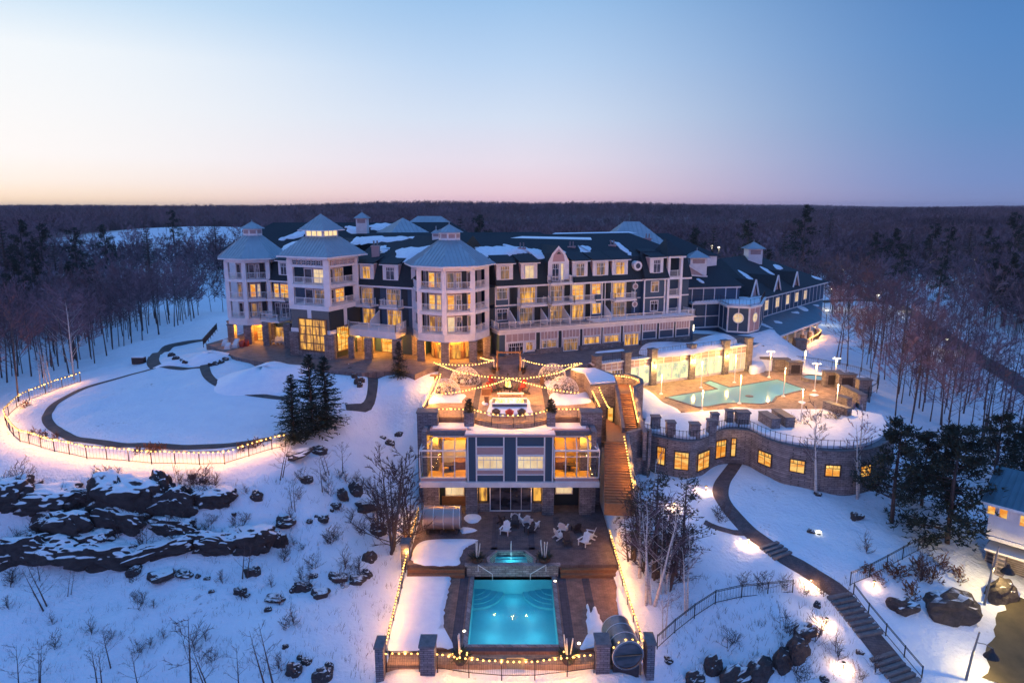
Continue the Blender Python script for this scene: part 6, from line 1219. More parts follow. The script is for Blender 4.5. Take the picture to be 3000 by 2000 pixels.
planter(at(*zQ(755, 1205), -.2), 'glowing planter with birch sticks at the left front of the pool', 5); planter(at(*zQ(1578, 1200), -.2), 'glowing planter with birch sticks at the right front of the pool', 5); planter(at(*zQ(880, 440), .9), 'dark planter with birch sticks left of the plunge pool', 0, .62); planter(at(*zQ(1395, 440), .9), 'dark planter with birch sticks right of the plunge pool', 0, .62); planter(at(*zT(1640, 350), 11.2), 'planter with pale sticks beside the left portal post', 0, .55); planter(at(*zT(2155, 350), 11.2), 'planter with pale sticks beside the right portal post', 0, .55)
# barrels
t = thing('barrel_sauna', 'pale ribbed barrel cabin lying on the left of the pool patio', 'barrel sauna', at(*zQ(610, 240), .9)); a, b = at(*zQ(470, 225), .9), at(*zQ(752, 225), .9); yb = a.y+1.0; r = 1.15; N_ = 28
m = MB('steel_barrel'); va = [(x, yb+r*math.cos(6.2832*k/N_), .9+.25+r+r*math.sin(6.2832*k/N_)) for x in (a.x, b.x) for k in range(N_)]; m.add(va, [(k, (k+1) % N_, N_+(k+1) % N_, N_+k) for k in range(N_)]+[list(range(N_)), list(range(N_, 2*N_))[::-1]]); m.build('shell', t, smooth=False)
m = MB('white_metal')
for x in (a.x+.03, a.x+(b.x-a.x)*.28, a.x+(b.x-a.x)*.55, a.x+(b.x-a.x)*.82, b.x-.03): 
    m.tube([(x, yb+(r+.02)*math.cos(6.2832*k/N_), .9+.25+r+(r+.02)*math.sin(6.2832*k/N_)) for k in range(N_+1)], .03, 4)
m.build('bands', t)
for x in (a.x+.4, (a.x+b.x)/2, b.x-.4): MB('dark_wood').box(x-.12, x+.12, yb-.9, yb+.9, .9, 1.35).build('cradle', t)
t = thing('barrel_sauna', 'grey barrel sauna with dark glass end by the right gate pier', 'barrel sauna', at(*zQ(2040, 1265), -.4)); c0_ = at(*zQ(2040, 1152), 1.0); r = 1.14; ax_ = Vector((-.12, 1, 0)).normalized(); L_ = 3.4; sd_ = Vector((ax_.y, -ax_.x, 0)); zc = c0_.z
ringp = lambda o, rr_: [c0_+ax_*o+sd_*(rr_*math.cos(6.2832*k/32))+Vector((0, 0, rr_*math.sin(6.2832*k/32))) for k in range(32)]
m = MB('grey_metal'); o0, o1, i0 = ringp(0, r), ringp(L_, r), ringp(0, r-.09); m.add(o0+o1+i0, [(k, (k+1) % 32, 32+(k+1) % 32, 32+k) for k in range(32)]+[(k, 64+k, 64+(k+1) % 32, (k+1) % 32) for k in range(32)]+[list(range(32, 64))]); m.build('shell', t)
MB('glass_dark').add(ringp(.08, r-.085), [list(range(32))]).build('glass_end', t); m = MB('barrel_wood'); q = c0_+ax_*.05; m.beam(q-sd_*r+Vector((0, 0, .0)), q+sd_*r, .06, .05); m.build('glazing_bar', t)
m = MB('white_metal')
for o in (.06, 1.2, 2.3, 3.3): R2_ = ringp(o, r+.015); m.tube(R2_+[R2_[0]], .025, 4)
m.build('bands', t)
for o in (.5, 2.6): q = c0_+ax_*o; MB('dark_wood').box(q.x-.95, q.x+.95, q.y-.15, q.y+.15, -1.0, zc-r*.72).build('cradle', t)
q = ringp(.35, r+.08); lights('five festoon bulbs arched over the glass fronted barrel', [q[k] for k in range(2, 15, 2)], .8)
# evergreen cone shrubs on the terrace piers
# ------------------------------------------------------------------ lamps on the right slope and road
def path_light(x, y, lab, p=45, z0=1.5):
    p *= 3.6
    g = onground(x, y, z0); t = thing('path_light', lab, 'path light', g, 'small lights along the right path'); MB('black_metal').tube([g, g+Vector((0, 0, .55))], .035, 6).build('stem', t); MB('lamp_amber').lathe(g+Vector((0, 0, .5)), [(.05, 0), (.07, .06), (.05, .12)], 8).build('lens', t); MB('black_metal').lathe(g+Vector((0, 0, .63)), [(.16, 0), (.05, .08)], 8).build('hood', t); plight(g+Vector((0, -.12, .5)), p, (1, .55, .24), .06)
for i, (x, y, l, p) in enumerate(((2068, 1440, 'path light in the snow by the pine and curved wall', 60), (2192, 1595, 'path light at the fork of the right path', 60), (2375, 1715, 'path light by the shrub halfway down the path', 60), (2420, 1830, 'path light above the dark rock cliff', 50), (2560, 1720, 'path light at the fence corner near the lower steps', 24), (1975, 1490, 'path light glowing inside the foreground pine', 25), (2470, 1960, 'path light at the bottom right shrubs', 40), (2350, 1880, 'path light in the brush beside the rock cliff', 34))): path_light(x, y, l, p)
g = onground(2398, 1563, 2.3); t = thing('ground_spotlight', 'bright white spotlight lying on the open snow', 'spotlight', g); MB('lamp_white').lathe(g+Vector((0, 0, .12)), [(.1, 0), (.28, .06), (.2, .16)], 10).build('lens', t); MB('black_metal').lathe(g, [(.2, 0), (.2, .12)], 10).build('base', t)
def gooseneck(bx, by, ty, lab, arm, lit):
    g = onground(bx, by, -1.5); h = 5.2; tp = atY(bx+20, ty, g.y); h = tp.z-g.z; t = thing('gooseneck_lamp', lab, 'street lamp', g, 'gooseneck street lamps'); top = g+Vector((.5, 0, h)); MB('grey_metal').tube([g, g+Vector((.2, 0, h*.5)), top], [.1, .08, .06], 8).build('pole', t); a = g+Vector((.42, 0, h*.78)); e = a+Vector((arm, -.2, -.35)); MB('grey_metal').tube([a, a+(e-a)*.5+Vector((0, 0, .12)), e], .035, 6).build('arm', t); MB('black_metal').lathe(e+Vector((0, 0, -.75)), [(.55, 0), (.42, .22), (.2, .45), (.1, .75)], 12).build('lamp_shade', t)
    if lit: MB('lamp_white').lathe(e+Vector((0, 0, -.8)), [(.2, 0), (.24, .05), (.15, .1)], 8).build('lamp_bulb', t); plight(e+Vector((0, 0, -1.0)), lit, (1, .70, .25), .1)
gooseneck(2830, 1990, 1850, 'gooseneck lamp on the snow at the bottom right corner', 1.1, 420); gooseneck(2884, 1770, 1600, 'gooseneck lamp before the rock and the lodge', 1.0, 700)
rl = [(2640, 905), (2640, 868), (2470, 795), (2438, 847), (2572, 866), (2774, 995), (2728, 767), (2855, 762), (2986, 749), (2423, 912), (2105, 724), (2088, 722)]
for i, (x, y) in enumerate(((2438, 847), (2470, 793), (2572, 866), (2646, 898), (2774, 995), (2730, 767), (2857, 761), (2987, 749), (2423, 911), (2106, 726), (2086, 722))):
    Y = (190, 230, 185, 190, 137, 250, 255, 262, 160, 210, 212)[i]; p = atY(x, y, Y); gz = ground(p.x, p.y); t = thing('road_lamp', ['lit lamp behind the far corner of the hall', 'lit lamp in the wood far behind the hall', 'bright lamp in the wood by the road bend', 'lamp where the road leaves the wood', 'lamp at the near road stretch', 'lamp at the dark pines, left of three', 'lamp at the dark pines, middle of three', 'lamp at the dark pines, right of three', 'low lamp beside the far end of the porch', 'right lamp glowing in the bushes behind the hotel', 'left lamp glowing in the bushes behind the hotel'][i], 'street lamp', (p.x, p.y, gz), 'lit lamps along the road')
    MB('black_metal').tube([(p.x, p.y, gz), (p.x, p.y, max(p.z-.1, gz+1.5))], .07, 6).build('pole', t); MB('lamp_white').lathe((p.x, p.y, max(p.z, gz+1.6)), [(.15, 0), (.38, .12), (.2, .3)], 8).build('lamp_head', t); plight((p.x, p.y-.5, max(p.z-.5, gz+1.2)), 600 if i != 8 else 250, (1, .85, .55), .2)
# ------------------------------------------------------------------ paths and roads
strip('lawn_path', [onground(*zE(x, y), 9) for x, y in ((1180, 187), (1060, 205), (960, 232), (905, 265), (880, 295), (882, 325), (905, 345))], 1.7, 'asphalt', .06)
strip('lawn_path', [onground(*zE(x, y), 9) for x, y in ((900, 345), (760, 385), (600, 430), (470, 470), (380, 515), (310, 560), (275, 610), (272, 650), (310, 695), (380, 735), (500, 765), (700, 793), (1000, 803), (1250, 797), (1420, 778), (1560, 755))], [1.05, 1.0], 'asphalt', .06)
strip('lawn_path', [onground(*zE(x, y), 9) for x, y in ((895, 342), (1000, 348), (1180, 345))], .9, 'asphalt', .06)
strip('lawn_path', [at(*zE(x, y), 10.5) for x, y in ((1180, 345), (1178, 370), (1195, 405), (1240, 435), (1310, 458), (1420, 478), (1560, 487), (1680, 488))], [1.3, .9], 'asphalt', .065)
strip('lawn_path', [at(*zE(x, y), z) for x, y, z in ((2118, 345, 11.7), (2128, 380, 11.4), (2140, 415, 11.0), (2142, 450, 10.7), (2128, 488, 10.4), (2095, 518, 10.1), (2040, 540, 9.8), (1970, 556, 9.6))], [1.5, 1.0], 'asphalt', .07)
zL = zoomer(1900, 1300, 2.138)
pth = [onground(*zL(x, y), z) for x, y, z in ((560, 100, 4), (520, 160, 4), (470, 230, 3.6), (450, 300, 3.3), (470, 360, 3), (530, 440, 2.6), (610, 530, 2.3), (680, 590, 2), (770, 650, 1.7), (860, 720, 1.2), (1000, 800, .5), (1120, 880, 0), (1200, 940, -.4), (1270, 1040, -.9), (1370, 1180, -1.4), (1480, 1320, -2), (1640, 1520, -2.7))]
m_ = strip('garden_path', pth, [1.4, 2.2], 'paver_patio', .06)
strip('garden_path', [onground(*zL(x, y), 2.3) for x, y in ((610, 545), (560, 560), (480, 540), (400, 515), (330, 480))], .8, 'paver_patio', .065)
def path_steps(a, b, n, w, lab):
    a, b = onground(*zL(*a), 1), onground(*zL(*b), 0); t = thing('path_steps', lab, 'steps', b); m = MB('cap_stone'); d = (b-a); d.z = 0; d.normalize(); q = Vector((-d.y, d.x, 0))
    for k in range(n):
        p = a+(b-a)*((k+.5)/n); s = (b-a).length/n*.34; f = lambda e, g, z: p+d*e+q*g+Vector((0, 0, z)); m.hexa([f(-s, -w/2, -.3), f(-s, w/2, -.3), f(s, w/2, -.3), f(s, -w/2, -.3), f(-s, -w/2, .2), f(-s, w/2, .2), f(s, w/2, .2), f(s, -w/2, .2)])
    m.build('treads', t)
path_steps((745, 630), (850, 712), 4, 2.3, 'four dark stone steps high on the right garden path'); path_steps((1185, 940), (1400, 1210), 8, 2.4, 'long flight of stone steps in the middle of the right path'); path_steps((1450, 1320), (1640, 1520), 6, 2.5, 'lowest stone steps at the bottom right')
strip('road', [onground(x, y, 4) for x, y in ((3080, 1185), (3000, 1130), (2900, 1070), (2790, 1000), (2700, 935), (2630, 895), (2560, 882), (2470, 880), (2400, 885))], [4.6, 3.8], 'asphalt', .09)
strip('road', [onground(x, y, 4) for x, y in ((2560, 882), (2500, 850), (2440, 810), (2480, 775), (2560, 745))], 4.5, 'asphalt', .085)
mud = [onground(x, y, -2) for x, y in ((2920, 2010), (2925, 1900), (2960, 1830), (3040, 1760), (3150, 1800), (3120, 2010))]
strip('muddy_drive', [onground(x, y, -2) for x, y in ((3010, 1760), (2985, 1850), (2975, 1930), (2985, 2040))], [2.4, 4.2], 'olive_grass', .07, edge=.25)
t = thing('litter_bin', 'black box bin beside the path left of the lawn', 'bin', onground(408, 1065, 9)); p = BASE[t.name]; MB('black_metal').box(p.x-.9, p.x+.9, p.y-.4, p.y+.4, p.z, p.z+1.0).build('body', t); MB('snow_clean').box(p.x-.92, p.x+.92, p.y-.42, p.y+.42, p.z+1.0, p.z+1.1).build('lid', t)
# heaps of cleared snow
def heap(px, py, rx, ry, h, z0, seed):
    g = onground(px, py, z0); rr_ = random.Random(seed); n = 28; rings = 7; vs = []; ph_ = [rr_.uniform(0, 6.28) for _ in range(4)]
    for j in range(rings):
        f = j/(rings-1)
        for k in range(n):
            a = 6.2832*k/n; e = 1+.12*math.sin(2*a+ph_[0])+.08*math.sin(3*a+ph_[1])+.05*math.sin(5*a+ph_[2]); x, y = g.x+rx*e*(1-f)*math.cos(a), g.y+ry*e*(1-f)*math.sin(a); s = 1-(1-f)**2; vs.append((x, y, ground(x, y)-.1+h*s*(1+.12*math.sin(3*a+ph_[3]+4*f))))
    MB('snow').add(vs, [(j*n+k, j*n+(k+1) % n, (j+1)*n+(k+1) % n, (j+1)*n+k) for j in range(rings-1) for k in range(n)]+[[(rings-1)*n+k for k in range(n)]]).build('snow_heap', smooth=True, kind='structure')
heap(*zE(1215, 305), 3.3, 2.6, 1.2, 11, 1); heap(*zE(1510, 405), 6.6, 4.6, 1.5, 10.5, 2); heap(*zE(1000, 320), 3, 1.6, .5, 10, 3)
zpl = [zC(860, 1370), zC(900, 1310), zC(1000, 1290), zC(1150, 1300), zC(1350, 1300), zC(1500, 1230), zC(1640, 1210), zC(1760, 1270), zC(1700, 1300), zC(1500, 1340), zC(1300, 1380), zC(1050, 1400)]
snow_patch(zpl, 12.0, .7, 31, .15); snow_patch([zC(*p) for p in ((470, 1352), (700, 1330), (690, 1345), (480, 1362))], 12, .15, 32, .05)
# stone boulders lining the snow heap and furniture by the towers
def lounge(x, y, z, lab, mat, grp):
    p = at(x, y, z); t = thing('covered_seat', lab, 'seat', p, grp); m = MB(mat); m.hexa([(p.x-.45, p.y-.4, z), (p.x+.45, p.y-.4, z), (p.x+.45, p.y+.4, z), (p.x-.45, p.y+.4, z), (p.x-.36, p.y-.3, z+.5), (p.x+.36, p.y-.3, z+.5), (p.x+.36, p.y+.35, z+.95), (p.x-.36, p.y+.35, z+.95)]); m.build('cover', t)
for i, (x, y, mt) in enumerate(((668, 1022, 'tarp'), (690, 1018, 'tarp'), (708, 1015, 'red_wood'), (694, 1010, 'tarp'), (720, 1013, 'red_wood'), (660, 1012, 'tarp'))): lounge(*(x, y), 12, ('pale covered seat' if mt == 'tarp' else 'red seat')+' standing before the left octagon tower', mt, 'pale covered seats by the left tower' if mt == 'tarp' else 'red seats by the left tower')
for i, x in enumerate((807, 818, 830, 838)): white(at(x, 1008, 12.0), R_(-20), 1.1, 'white chair in the row under the left link balcony', 'white chairs under the balcony')
# ------------------------------------------------------------------ vegetation
def ribbon(m, a, b, w, w2=None):
    a, b = Vector(a), Vector(b); d = b-a; s = d.cross(Vector((.3, .8, .5))); s = s.normalized() if s.length > 1e-6 else Vector((1, 0, 0)); w2 = w*.35 if w2 is None else w2
    m.add([a-s*w/2, a+s*w/2, b+s*w2/2, b-s*w2/2], [(0, 1, 2, 3)])
def rv(r, k=1.): return Vector((r.uniform(-k, k), r.uniform(-k, k), r.uniform(-k, k)))
def bare_mesh(seed, H=12., spread=.42, nl=13, tw=7, bark='bark', twig='twig', stems=1, low=.32, wt=.045, rt=.015):
    r = random.Random(seed); T = MB(bark); K = MB(twig)
    for s in range(stems):
        lean = Vector((r.uniform(-.06, .06), r.uniform(-.06, .06), 1)) if stems == 1 else Vector((r.uniform(-.22, .22), r.uniform(-.22, .22), 1))
        h = H*(1 if s == 0 else r.uniform(.7, .98)); base = Vector((r.uniform(-.3, .3), r.uniform(-.3, .3), -.4)) if stems > 1 else Vector((0, 0, -.4)); r0 = H*rt
        pts = [base+lean*(h*t)+rv(r, .12*t)*H*.05 for t in (0, .2, .4, .6, .8, 1)]; T.tube(pts, [r0*(1-.9*t) for t in (0, .2, .4, .6, .8, 1)], 6)
        def on(t): i = min(4, int(t*5)); return pts[i]+(pts[i+1]-pts[i])*(t*5-i)
        for k in range(nl):
            t = low+(.97-low)*(k+r.random())/nl; a = r.uniform(0, 6.283); o = on(t); L = h*spread*(1-.62*(t-low)/(1-low))*r.uniform(.7, 1.15); up = r.uniform(.45, 1.1)
            d = Vector((math.cos(a), math.sin(a), up)).normalized(); e = o+d*L+Vector((0, 0, L*.15)); mid = o+d*L*.5+rv(r, L*.05); rr = max(.018, r0*.42*(1-t))
            T.tube([o, mid, e], [rr, rr*.6, rr*.2], 3, False)
            for j in range(4):
                f = .3+.7*(j+r.random())/4; q = o+(mid-o)*(f*2) if f < .5 else mid+(e-mid)*(f*2-1); d2 = (d+rv(r, .75)+Vector((0, 0, .25))).normalized(); L2 = L*r.uniform(.28, .5); e2 = q+d2*L2; ribbon(K, q, e2, wt)
                for i in range(tw): g = r.uniform(.25, 1); q3 = q+(e2-q)*g; ribbon(K, q3, q3+(d2+rv(r, .8)+Vector((0, 0, .2))).normalized()*L2*r.uniform(.3, .6), wt*.72)
    return T, K
def spruce_mesh(seed, H=8., R=2.0, mat='needle', wh=22, nb=9, dens=7, bare=.05, droop=-.22):
    r = random.Random(seed); T = MB('bark'); T.tube([(0, 0, -.5), (0, 0, H*.5), (0, 0, H)], [H*.02, H*.013, .015], 6); K = MB(mat)
    for w in range(wh):
        t = bare+(1-bare)*w/wh; z = H*t; L = R*(1-t)**.85*r.uniform(.85, 1.12)+.12
        for b in range(max(4, int(nb*(1-.45*t)))):
            a = r.uniform(0, 6.283); Lb = L*r.uniform(.7, 1.12); d = Vector((math.cos(a), math.sin(a), droop+.5*t)); s = Vector((-math.sin(a), math.cos(a), 0))
            for k in range(dens):
                f = (k+.6)/dens; c = Vector((0, 0, z))+d*Lb*f+Vector((0, 0, .12*Lb*f*f))+rv(r, .05); l = .20+.26*Lb*(1-f*.7)*.55; q = (s*r.choice((-1, 1))*r.uniform(.4, 1)+d*.8+Vector((0, 0, r.uniform(-.35, .25)))).normalized(); n = q.cross(Vector((0, 0, 1))+rv(r, .5)).normalized()*.075
                K.add([c-n, c+n, c+q*l+n*.4, c+q*l-n*.4], [(0, 1, 2, 3)])
    return T, K
def pine_mesh(seed, H=11., R=3., mat='needle', low=.3, nl=24, dens=34, stems=1):
    r = random.Random(seed); T = MB('bark'); K = MB(mat)
    for s in range(stems):
        b = Vector((r.uniform(-1, 1), r.uniform(-1, 1), 0))*(.0 if stems == 1 else 1.0); h = H*(1 if s == 0 else r.uniform(.75, .95)); T.tube([b+Vector((0, 0, -.5)), b*1.1+Vector((.1, .1, h*.5)), b*1.2+Vector((0, 0, h))], [h*.018, h*.012, .03], 6)
        for k in range(nl):
            t = low+(1-low)*(k+r.random()*.8)/nl; a = r.uniform(0, 6.283); L = R*(1.05-(t-low)/(1-low)*.8)*r.uniform(.6, 1.15); o = b*1.1+Vector((0, 0, h*t)); d = Vector((math.cos(a), math.sin(a), r.uniform(-.05, .35))); e = o+d*L; T.tube([o, o+d*L*.6+rv(r, .1), e], [.06, .04, .015], 3, False)
            for i in range(dens):
                f = r.uniform(.35, 1.05); c = o+d*L*f+Vector((r.gauss(0, .28), r.gauss(0, .28), r.gauss(.05, .3)))*(.6+L*.14)
                for j in range(3): q = (rv(r, 1)+Vector((0, 0, .35))+d*.4).normalized()*r.uniform(.25, .5); n = q.cross(rv(r)).normalized()*.06; K.add([c-n, c+n, c+q], [(0, 1, 2)])
    return T, K
def tree_thing(name, meshes, label, cat, group=None):
    t = proto(name, label, cat, group); meshes[0].build('trunk', t, True); meshes[1].build('crown', t); return Placer(t)
# single conifers
sp1 = tree_thing('spruce_tree', spruce_mesh(1, 8., 2.5, 'needle', 34, 13, 11), '', 'tree'); sp2 = tree_thing('spruce_tree', spruce_mesh(2, 8., 2.7, 'needle', 34, 13, 11), '', 'tree')
def by_top(pl, H0, px, pyb, pyt, lab, z0, grp=None, rz=0., wide=1.):
    g = onground(px, pyb, z0); h = atY(px, pyt, g.y).z-g.z; s = h/H0; return pl(g, rz, (s*wide, s*wide, s), lab, grp)
by_top(sp1, 8., 862, 1290, 1096, 'smallest green spruce at the edge of the oval lawn', 8.5, 'spruces at the lawn edge', .3, 1.05); by_top(sp2, 8., 916, 1268, 1036, 'tallest green spruce in the middle of the lawn group', 8.5, 'spruces at the lawn edge', 1.2, .95); by_top(sp1, 8., 958, 1248, 1044, 'dense green spruce at the right of the lawn group', 8.5, 'spruces at the lawn edge', 2.2, 1.05)
by_top(sp2, 8., 1172, 1148, 998, 'lone green spruce below the octagon tower', 10, None, .5, 1.0)
cone = tree_thing('cone_shrub', spruce_mesh(5, 1.3, .5, 'needle', 14, 9, 5, .0, -.05), '', 'shrub'); cone((-4.57, 70.2, 11.5), 0, 1., 'clipped cone evergreen on the left terrace pier', 'cone evergreens on the piers'); cone((4.17, 70.2, 11.5), 1, 1., 'clipped cone evergreen on the right terrace pier', 'cone evergreens on the piers')
pn1 = tree_thing('pine_tree', pine_mesh(3, 11., 3.4, 'needle', .2, 44, 46), '', 'tree'); pn2 = tree_thing('pine_tree', pine_mesh(4, 11., 3.8, 'needle', .05, 60, 50), '', 'tree')
pmat('needle_brown', (.045, .045, .028), (.075, .06, .042), .85, .9); pn3 = tree_thing('pine_tree', pine_mesh(6, 11., 3.2, 'needle_brown', .15, 44, 9), '', 'tree')
for pl, x, yb, yt, l, z, w in ((pn1, 2612, 1530, 1235, 'tall pine with bare lower trunk right of the curved building', 2.5, 1.15), (pn2, 2775, 1590, 1255, 'broad dark pine left of the white lodge', 1.5, 1.25), (pn2, 2700, 1480, 1270, 'dark pine between the tall pine and the broad pine', 2.5, 1.2), (pn1, 2905, 1440, 1215, 'dark pine behind the roof of the white lodge', 3, 1.3), (pn2, 2985, 1430, 1240, 'dark pine at the right edge above the lodge', 3, 1.2), (pn3, 1915, 1690, 1385, 'big thin brownish pine in front of the lower stairs', 1.8, 1.15), (pn3, 2000, 1650, 1400, 'thin brownish pine beside the big one at the lower stairs', 2.2, 1.1), (pn3, 1860, 1640, 1410, 'thin brownish pine against the lower stairs', 2.4, 1.0)): by_top(pl, 11., x, yb, yt, l, z, 'pines right of the pool', x*.01, w)
far_c = []
for i, (x, Y, h, l) in enumerate(((20, 200, 20, 0), (75, 205, 19, 0), (130, 210, 18, 0), (165, 195, 15, 0), (230, 215, 17, 0), (318, 235, 17, 0), (440, 225, 18, 0), (215, 175, 12, 0), (255, 170, 12, 0), (295, 172, 10, 0), (40, 150, 14, 0), (95, 158, 13, 0), (1350, 190, 18, 1), (1410, 190, 18, 1), (2040, 185, 16, 2), (2085, 190, 17, 2), (2185, 215, 18, 2), (2345, 235, 22, 2), (2290, 220, 16, 2), (2240, 200, 12, 2), (2130, 178, 9, 2), (2170, 180, 8, 2), (1965, 175, 11, 2), (1990, 172, 10, 2), (2420, 330, 20, 2), (2560, 235, 15, 3), (2610, 240, 16, 3), (2660, 245, 16, 3), (2720, 250, 17, 3), (2770, 255, 16, 3), (2830, 250, 17, 3), (2890, 255, 16, 3), (2960, 260, 20, 3), (2990, 250, 18, 3), (2640, 200, 14, 3), (2960, 165, 14, 3), (3010, 170, 15, 3), (2900, 180, 12, 3), (2760, 190, 12, 3), (640, 300, 18, 0), (520, 330, 18, 0))):
    d = _dir(x, 800); X = d.x/d.y*Y; f = spruce_mesh if i < 1 else None
    if i == 0: cf1 = tree_thing('conifer_tree', spruce_mesh(21, 16., 3.8, 'needle', 26, 12, 9), '', 'tree'); cf2 = tree_thing('conifer_tree', pine_mesh(22, 16., 4.2, 'needle', .12, 34, 44), '', 'tree')
    (cf1 if i % 3 == 0 else cf2)((X, Y, ground(X, Y)), i*.7, (h/16.*1.35, h/16.*1.35, h/16.*1.25), ['dark conifer standing out of the bare wood on the left', 'dark conifer rising behind the hotel roofs', 'dark conifer behind the banquet hall', 'dark conifer in the row along the right woods'][l], ['conifers in the left wood', 'conifers behind the hotel', 'conifers behind the hall', 'conifers in the right woods'][l])
# bare trees one can single out
sl = tree_thing('bare_tree', bare_mesh(31, 6., .38, 10, 4, 'bark', 'twig_dark', wt=.03), '', 'tree'); sl2 = tree_thing('bare_tree', bare_mesh(32, 6., .3, 8, 4, 'bark', 'twig_dark', 2, wt=.03), '', 'tree')
for i, (x, yb, yt) in enumerate(((140, 1780, 1630), (117, 1700, 1615), (200, 1742, 1660), (560, 2035, 1800), (800, 2040, 1830), (325, 1955, 1830), (295, 2010, 1860), (55, 2030, 1880), (110, 2030, 1890), (410, 2040, 1900), (620, 2030, 1860), (700, 2030, 1880), (820, 1400, 1290), (1005, 1385, 1290), (965, 1395, 1300), (945, 1440, 1340), (715, 1690, 1560), (1110, 1360, 1290), (860, 1500, 1400))): by_top(sl if i % 2 else sl2, 6., x, yb, yt, 'small bare tree on the snow slope below the lawn', 0 if yb > 1600 else 5, 'small bare trees on the left slope', i*1.3)
big = tree_thing('bare_tree', bare_mesh(33, 13., .5, 20, 7, 'birch', 'twig', low=.2), '', 'tree'); by_top(big, 13., 217, 1112, 880, 'large spreading bare tree left of the lawn fence', 8)
bi = tree_thing('birch_tree', bare_mesh(34, 8., .3, 12, 6, 'birch', 'twig', 3, .35), '', 'tree'); bi1 = tree_thing('birch_tree', bare_mesh(35, 8., .26, 10, 5, 'birch', 'twig', 2, .4), '', 'tree')
for pl, x, yb, yt, l, z in ((bi1, 122, 1140, 1000, 'slim white birch pair at the left lawn fence', 8), (bi1, 150, 1135, 1005, 'white birch just right of the birch pair at the left fence', 8), (bi, 1908, 1765, 1430, 'white birch clump in front of the foreground pine', 1), (bi1, 1940, 1740, 1470, 'second white birch right beside the birch clump', 1), (bi1, 2012, 1798, 1550, 'white birch above the bend of the grey slope fence', .6), (bi1, 1880, 1690, 1340, 'birch standing at the foot of the lower stairs', 2.5), (bi1, 2393, 1445, 1185, 'forked white birch before the curved building', 3.4), (bi1, 2515, 1460, 1180, 'slim birch at the right end of the curved building', 3.2), (bi1, 1945, 1870, 1690, 'thin reddish birch saplings near the right gate pier', -.4)): by_top(pl, 8., x, yb, yt, l, z, None, x*.1)
br = tree_thing('bare_thicket', bare_mesh(36, 7., .34, 18, 9, 'bark', 'twig_dark', 4, .08, .035), '', 'thicket')
for x, yb, yt, l, z in ((1150, 1610, 1280, 'tall dark bare thicket left of the pool house', .8), (1195, 1590, 1370, 'bare thicket touching the left wall of the pool house', .8), (1115, 1560, 1400, 'bare thicket on the slope left of the tall one', 1.5), (1850, 1640, 1440, 'bare thicket between patio fence and lower stairs', 2.5), (1985, 1690, 1480, 'brown thicket under the foreground pine', 2), (1930, 1690, 1430, 'tall brown thicket around the foreground pine', 1.8), (1890, 1680, 1460, 'brown thicket left of the foreground pine', 2), (1965, 1720, 1500, 'brown thicket right of the birch clump', 1.6), (2700, 1700, 1600, 'bare thicket under the broad pine by the slope fence', 1)): by_top(br, 7., x, yb, yt, l, z, None, x*.2)
# bushes
sh = tree_thing('bare_shrub', bare_mesh(37, 1.6, .55, 8, 3, 'bark', 'twig_dark', 4, .05, .016), '', 'shrub'); dr = tree_thing('dry_shrub', bare_mesh(38, 1.1, .5, 9, 7, 'dry_leaf', 'dry_leaf', 4, .05, .05), '', 'shrub')
rs = random.Random(77)
for x, y in ((775, 855), (825, 850), (860, 848), (905, 845), (1362, 842), (1418, 832), (1455, 815), (220, 768), (170, 752), (288, 775), (120, 585)): p = onground(*zE(x, y), 8); p = p+Vector((0, .8, 0)); dr((p.x, p.y, ground(p.x, p.y)), rs.uniform(0, 6), rs.uniform(.8, 1.2), 'russet dry shrub lit by the curved lawn fence', 'dry shrubs along the lawn fence')
for x, y in ((2545, 1680), (2570, 1700), (2600, 1680), (2640, 1690), (2680, 1670), (2720, 1690), (2760, 1660), (2800, 1690), (2660, 1740)): dr(onground(x, y, .5), rs.uniform(0, 6), rs.uniform(1.2, 1.9), 'brown dry shrub on the bank below the lodge', 'dry shrubs below the lodge')
for x, y in ((2180, 1710), (2240, 1720), (2300, 1718), (2350, 1740), (2395, 1735), (2530, 1610), (2105, 1510), (2120, 1525)): sh(onground(x, y, 1), rs.uniform(0, 6), rs.uniform(.9, 1.4), 'dark bare shrub on the snow beside the right path', 'bare shrubs by the right path')
for x, y in ((2445, 1915), (2510, 1990), (2350, 1990), (2330, 1960), (2400, 1880), (2290, 1850), (2140, 1900), (2560, 1960), (2230, 1975)): sh(onground(x, y, -1.5), rs.uniform(0, 6), rs.uniform(1.0, 1.9), 'bare shrub around the dark rock cliff at lower right', 'bare shrubs by the rock cliff')
for k in range(38):
    x, y = rs.uniform(560, 1130), rs.uniform(1390, 1720); sh(onground(x, y, 3), rs.uniform(0, 6), rs.uniform(.7, 1.4), 'bare shrub on the snowy slope left of the pool house', 'bare shrubs on the slope')
for k in range(22):
    x, y = rs.uniform(20, 900), rs.uniform(1690, 1990); sh(onground(x, y, -1), rs.uniform(0, 6), rs.uniform(.6, 1.3), 'bare shrub on the open snow at the bottom left', 'bare shrubs at the bottom left')
for k in range(44):
    x, y = rs.uniform(20, 640), rs.uniform(1410, 1600); sh(onground(x, y, 5), rs.uniform(0, 6), rs.uniform(1., 1.9), 'bare shrub growing on the dark rock ledges', 'bare shrubs on the rock ledges')
for k in range(15):
    x, y = 1510+rs.random()*420, 0; y = 760-(x-1510)*.13+rs.uniform(-45, 5); sh(at(*zP(x, y), DZ+.2), rs.uniform(0, 6), rs.uniform(.8, 1.1), 'leafless shrub in the lit snowy bed by the right pool', 'shrubs in the pool bed')
m = MB('twig_dark')                     # dead grass and stems poking out of the snow
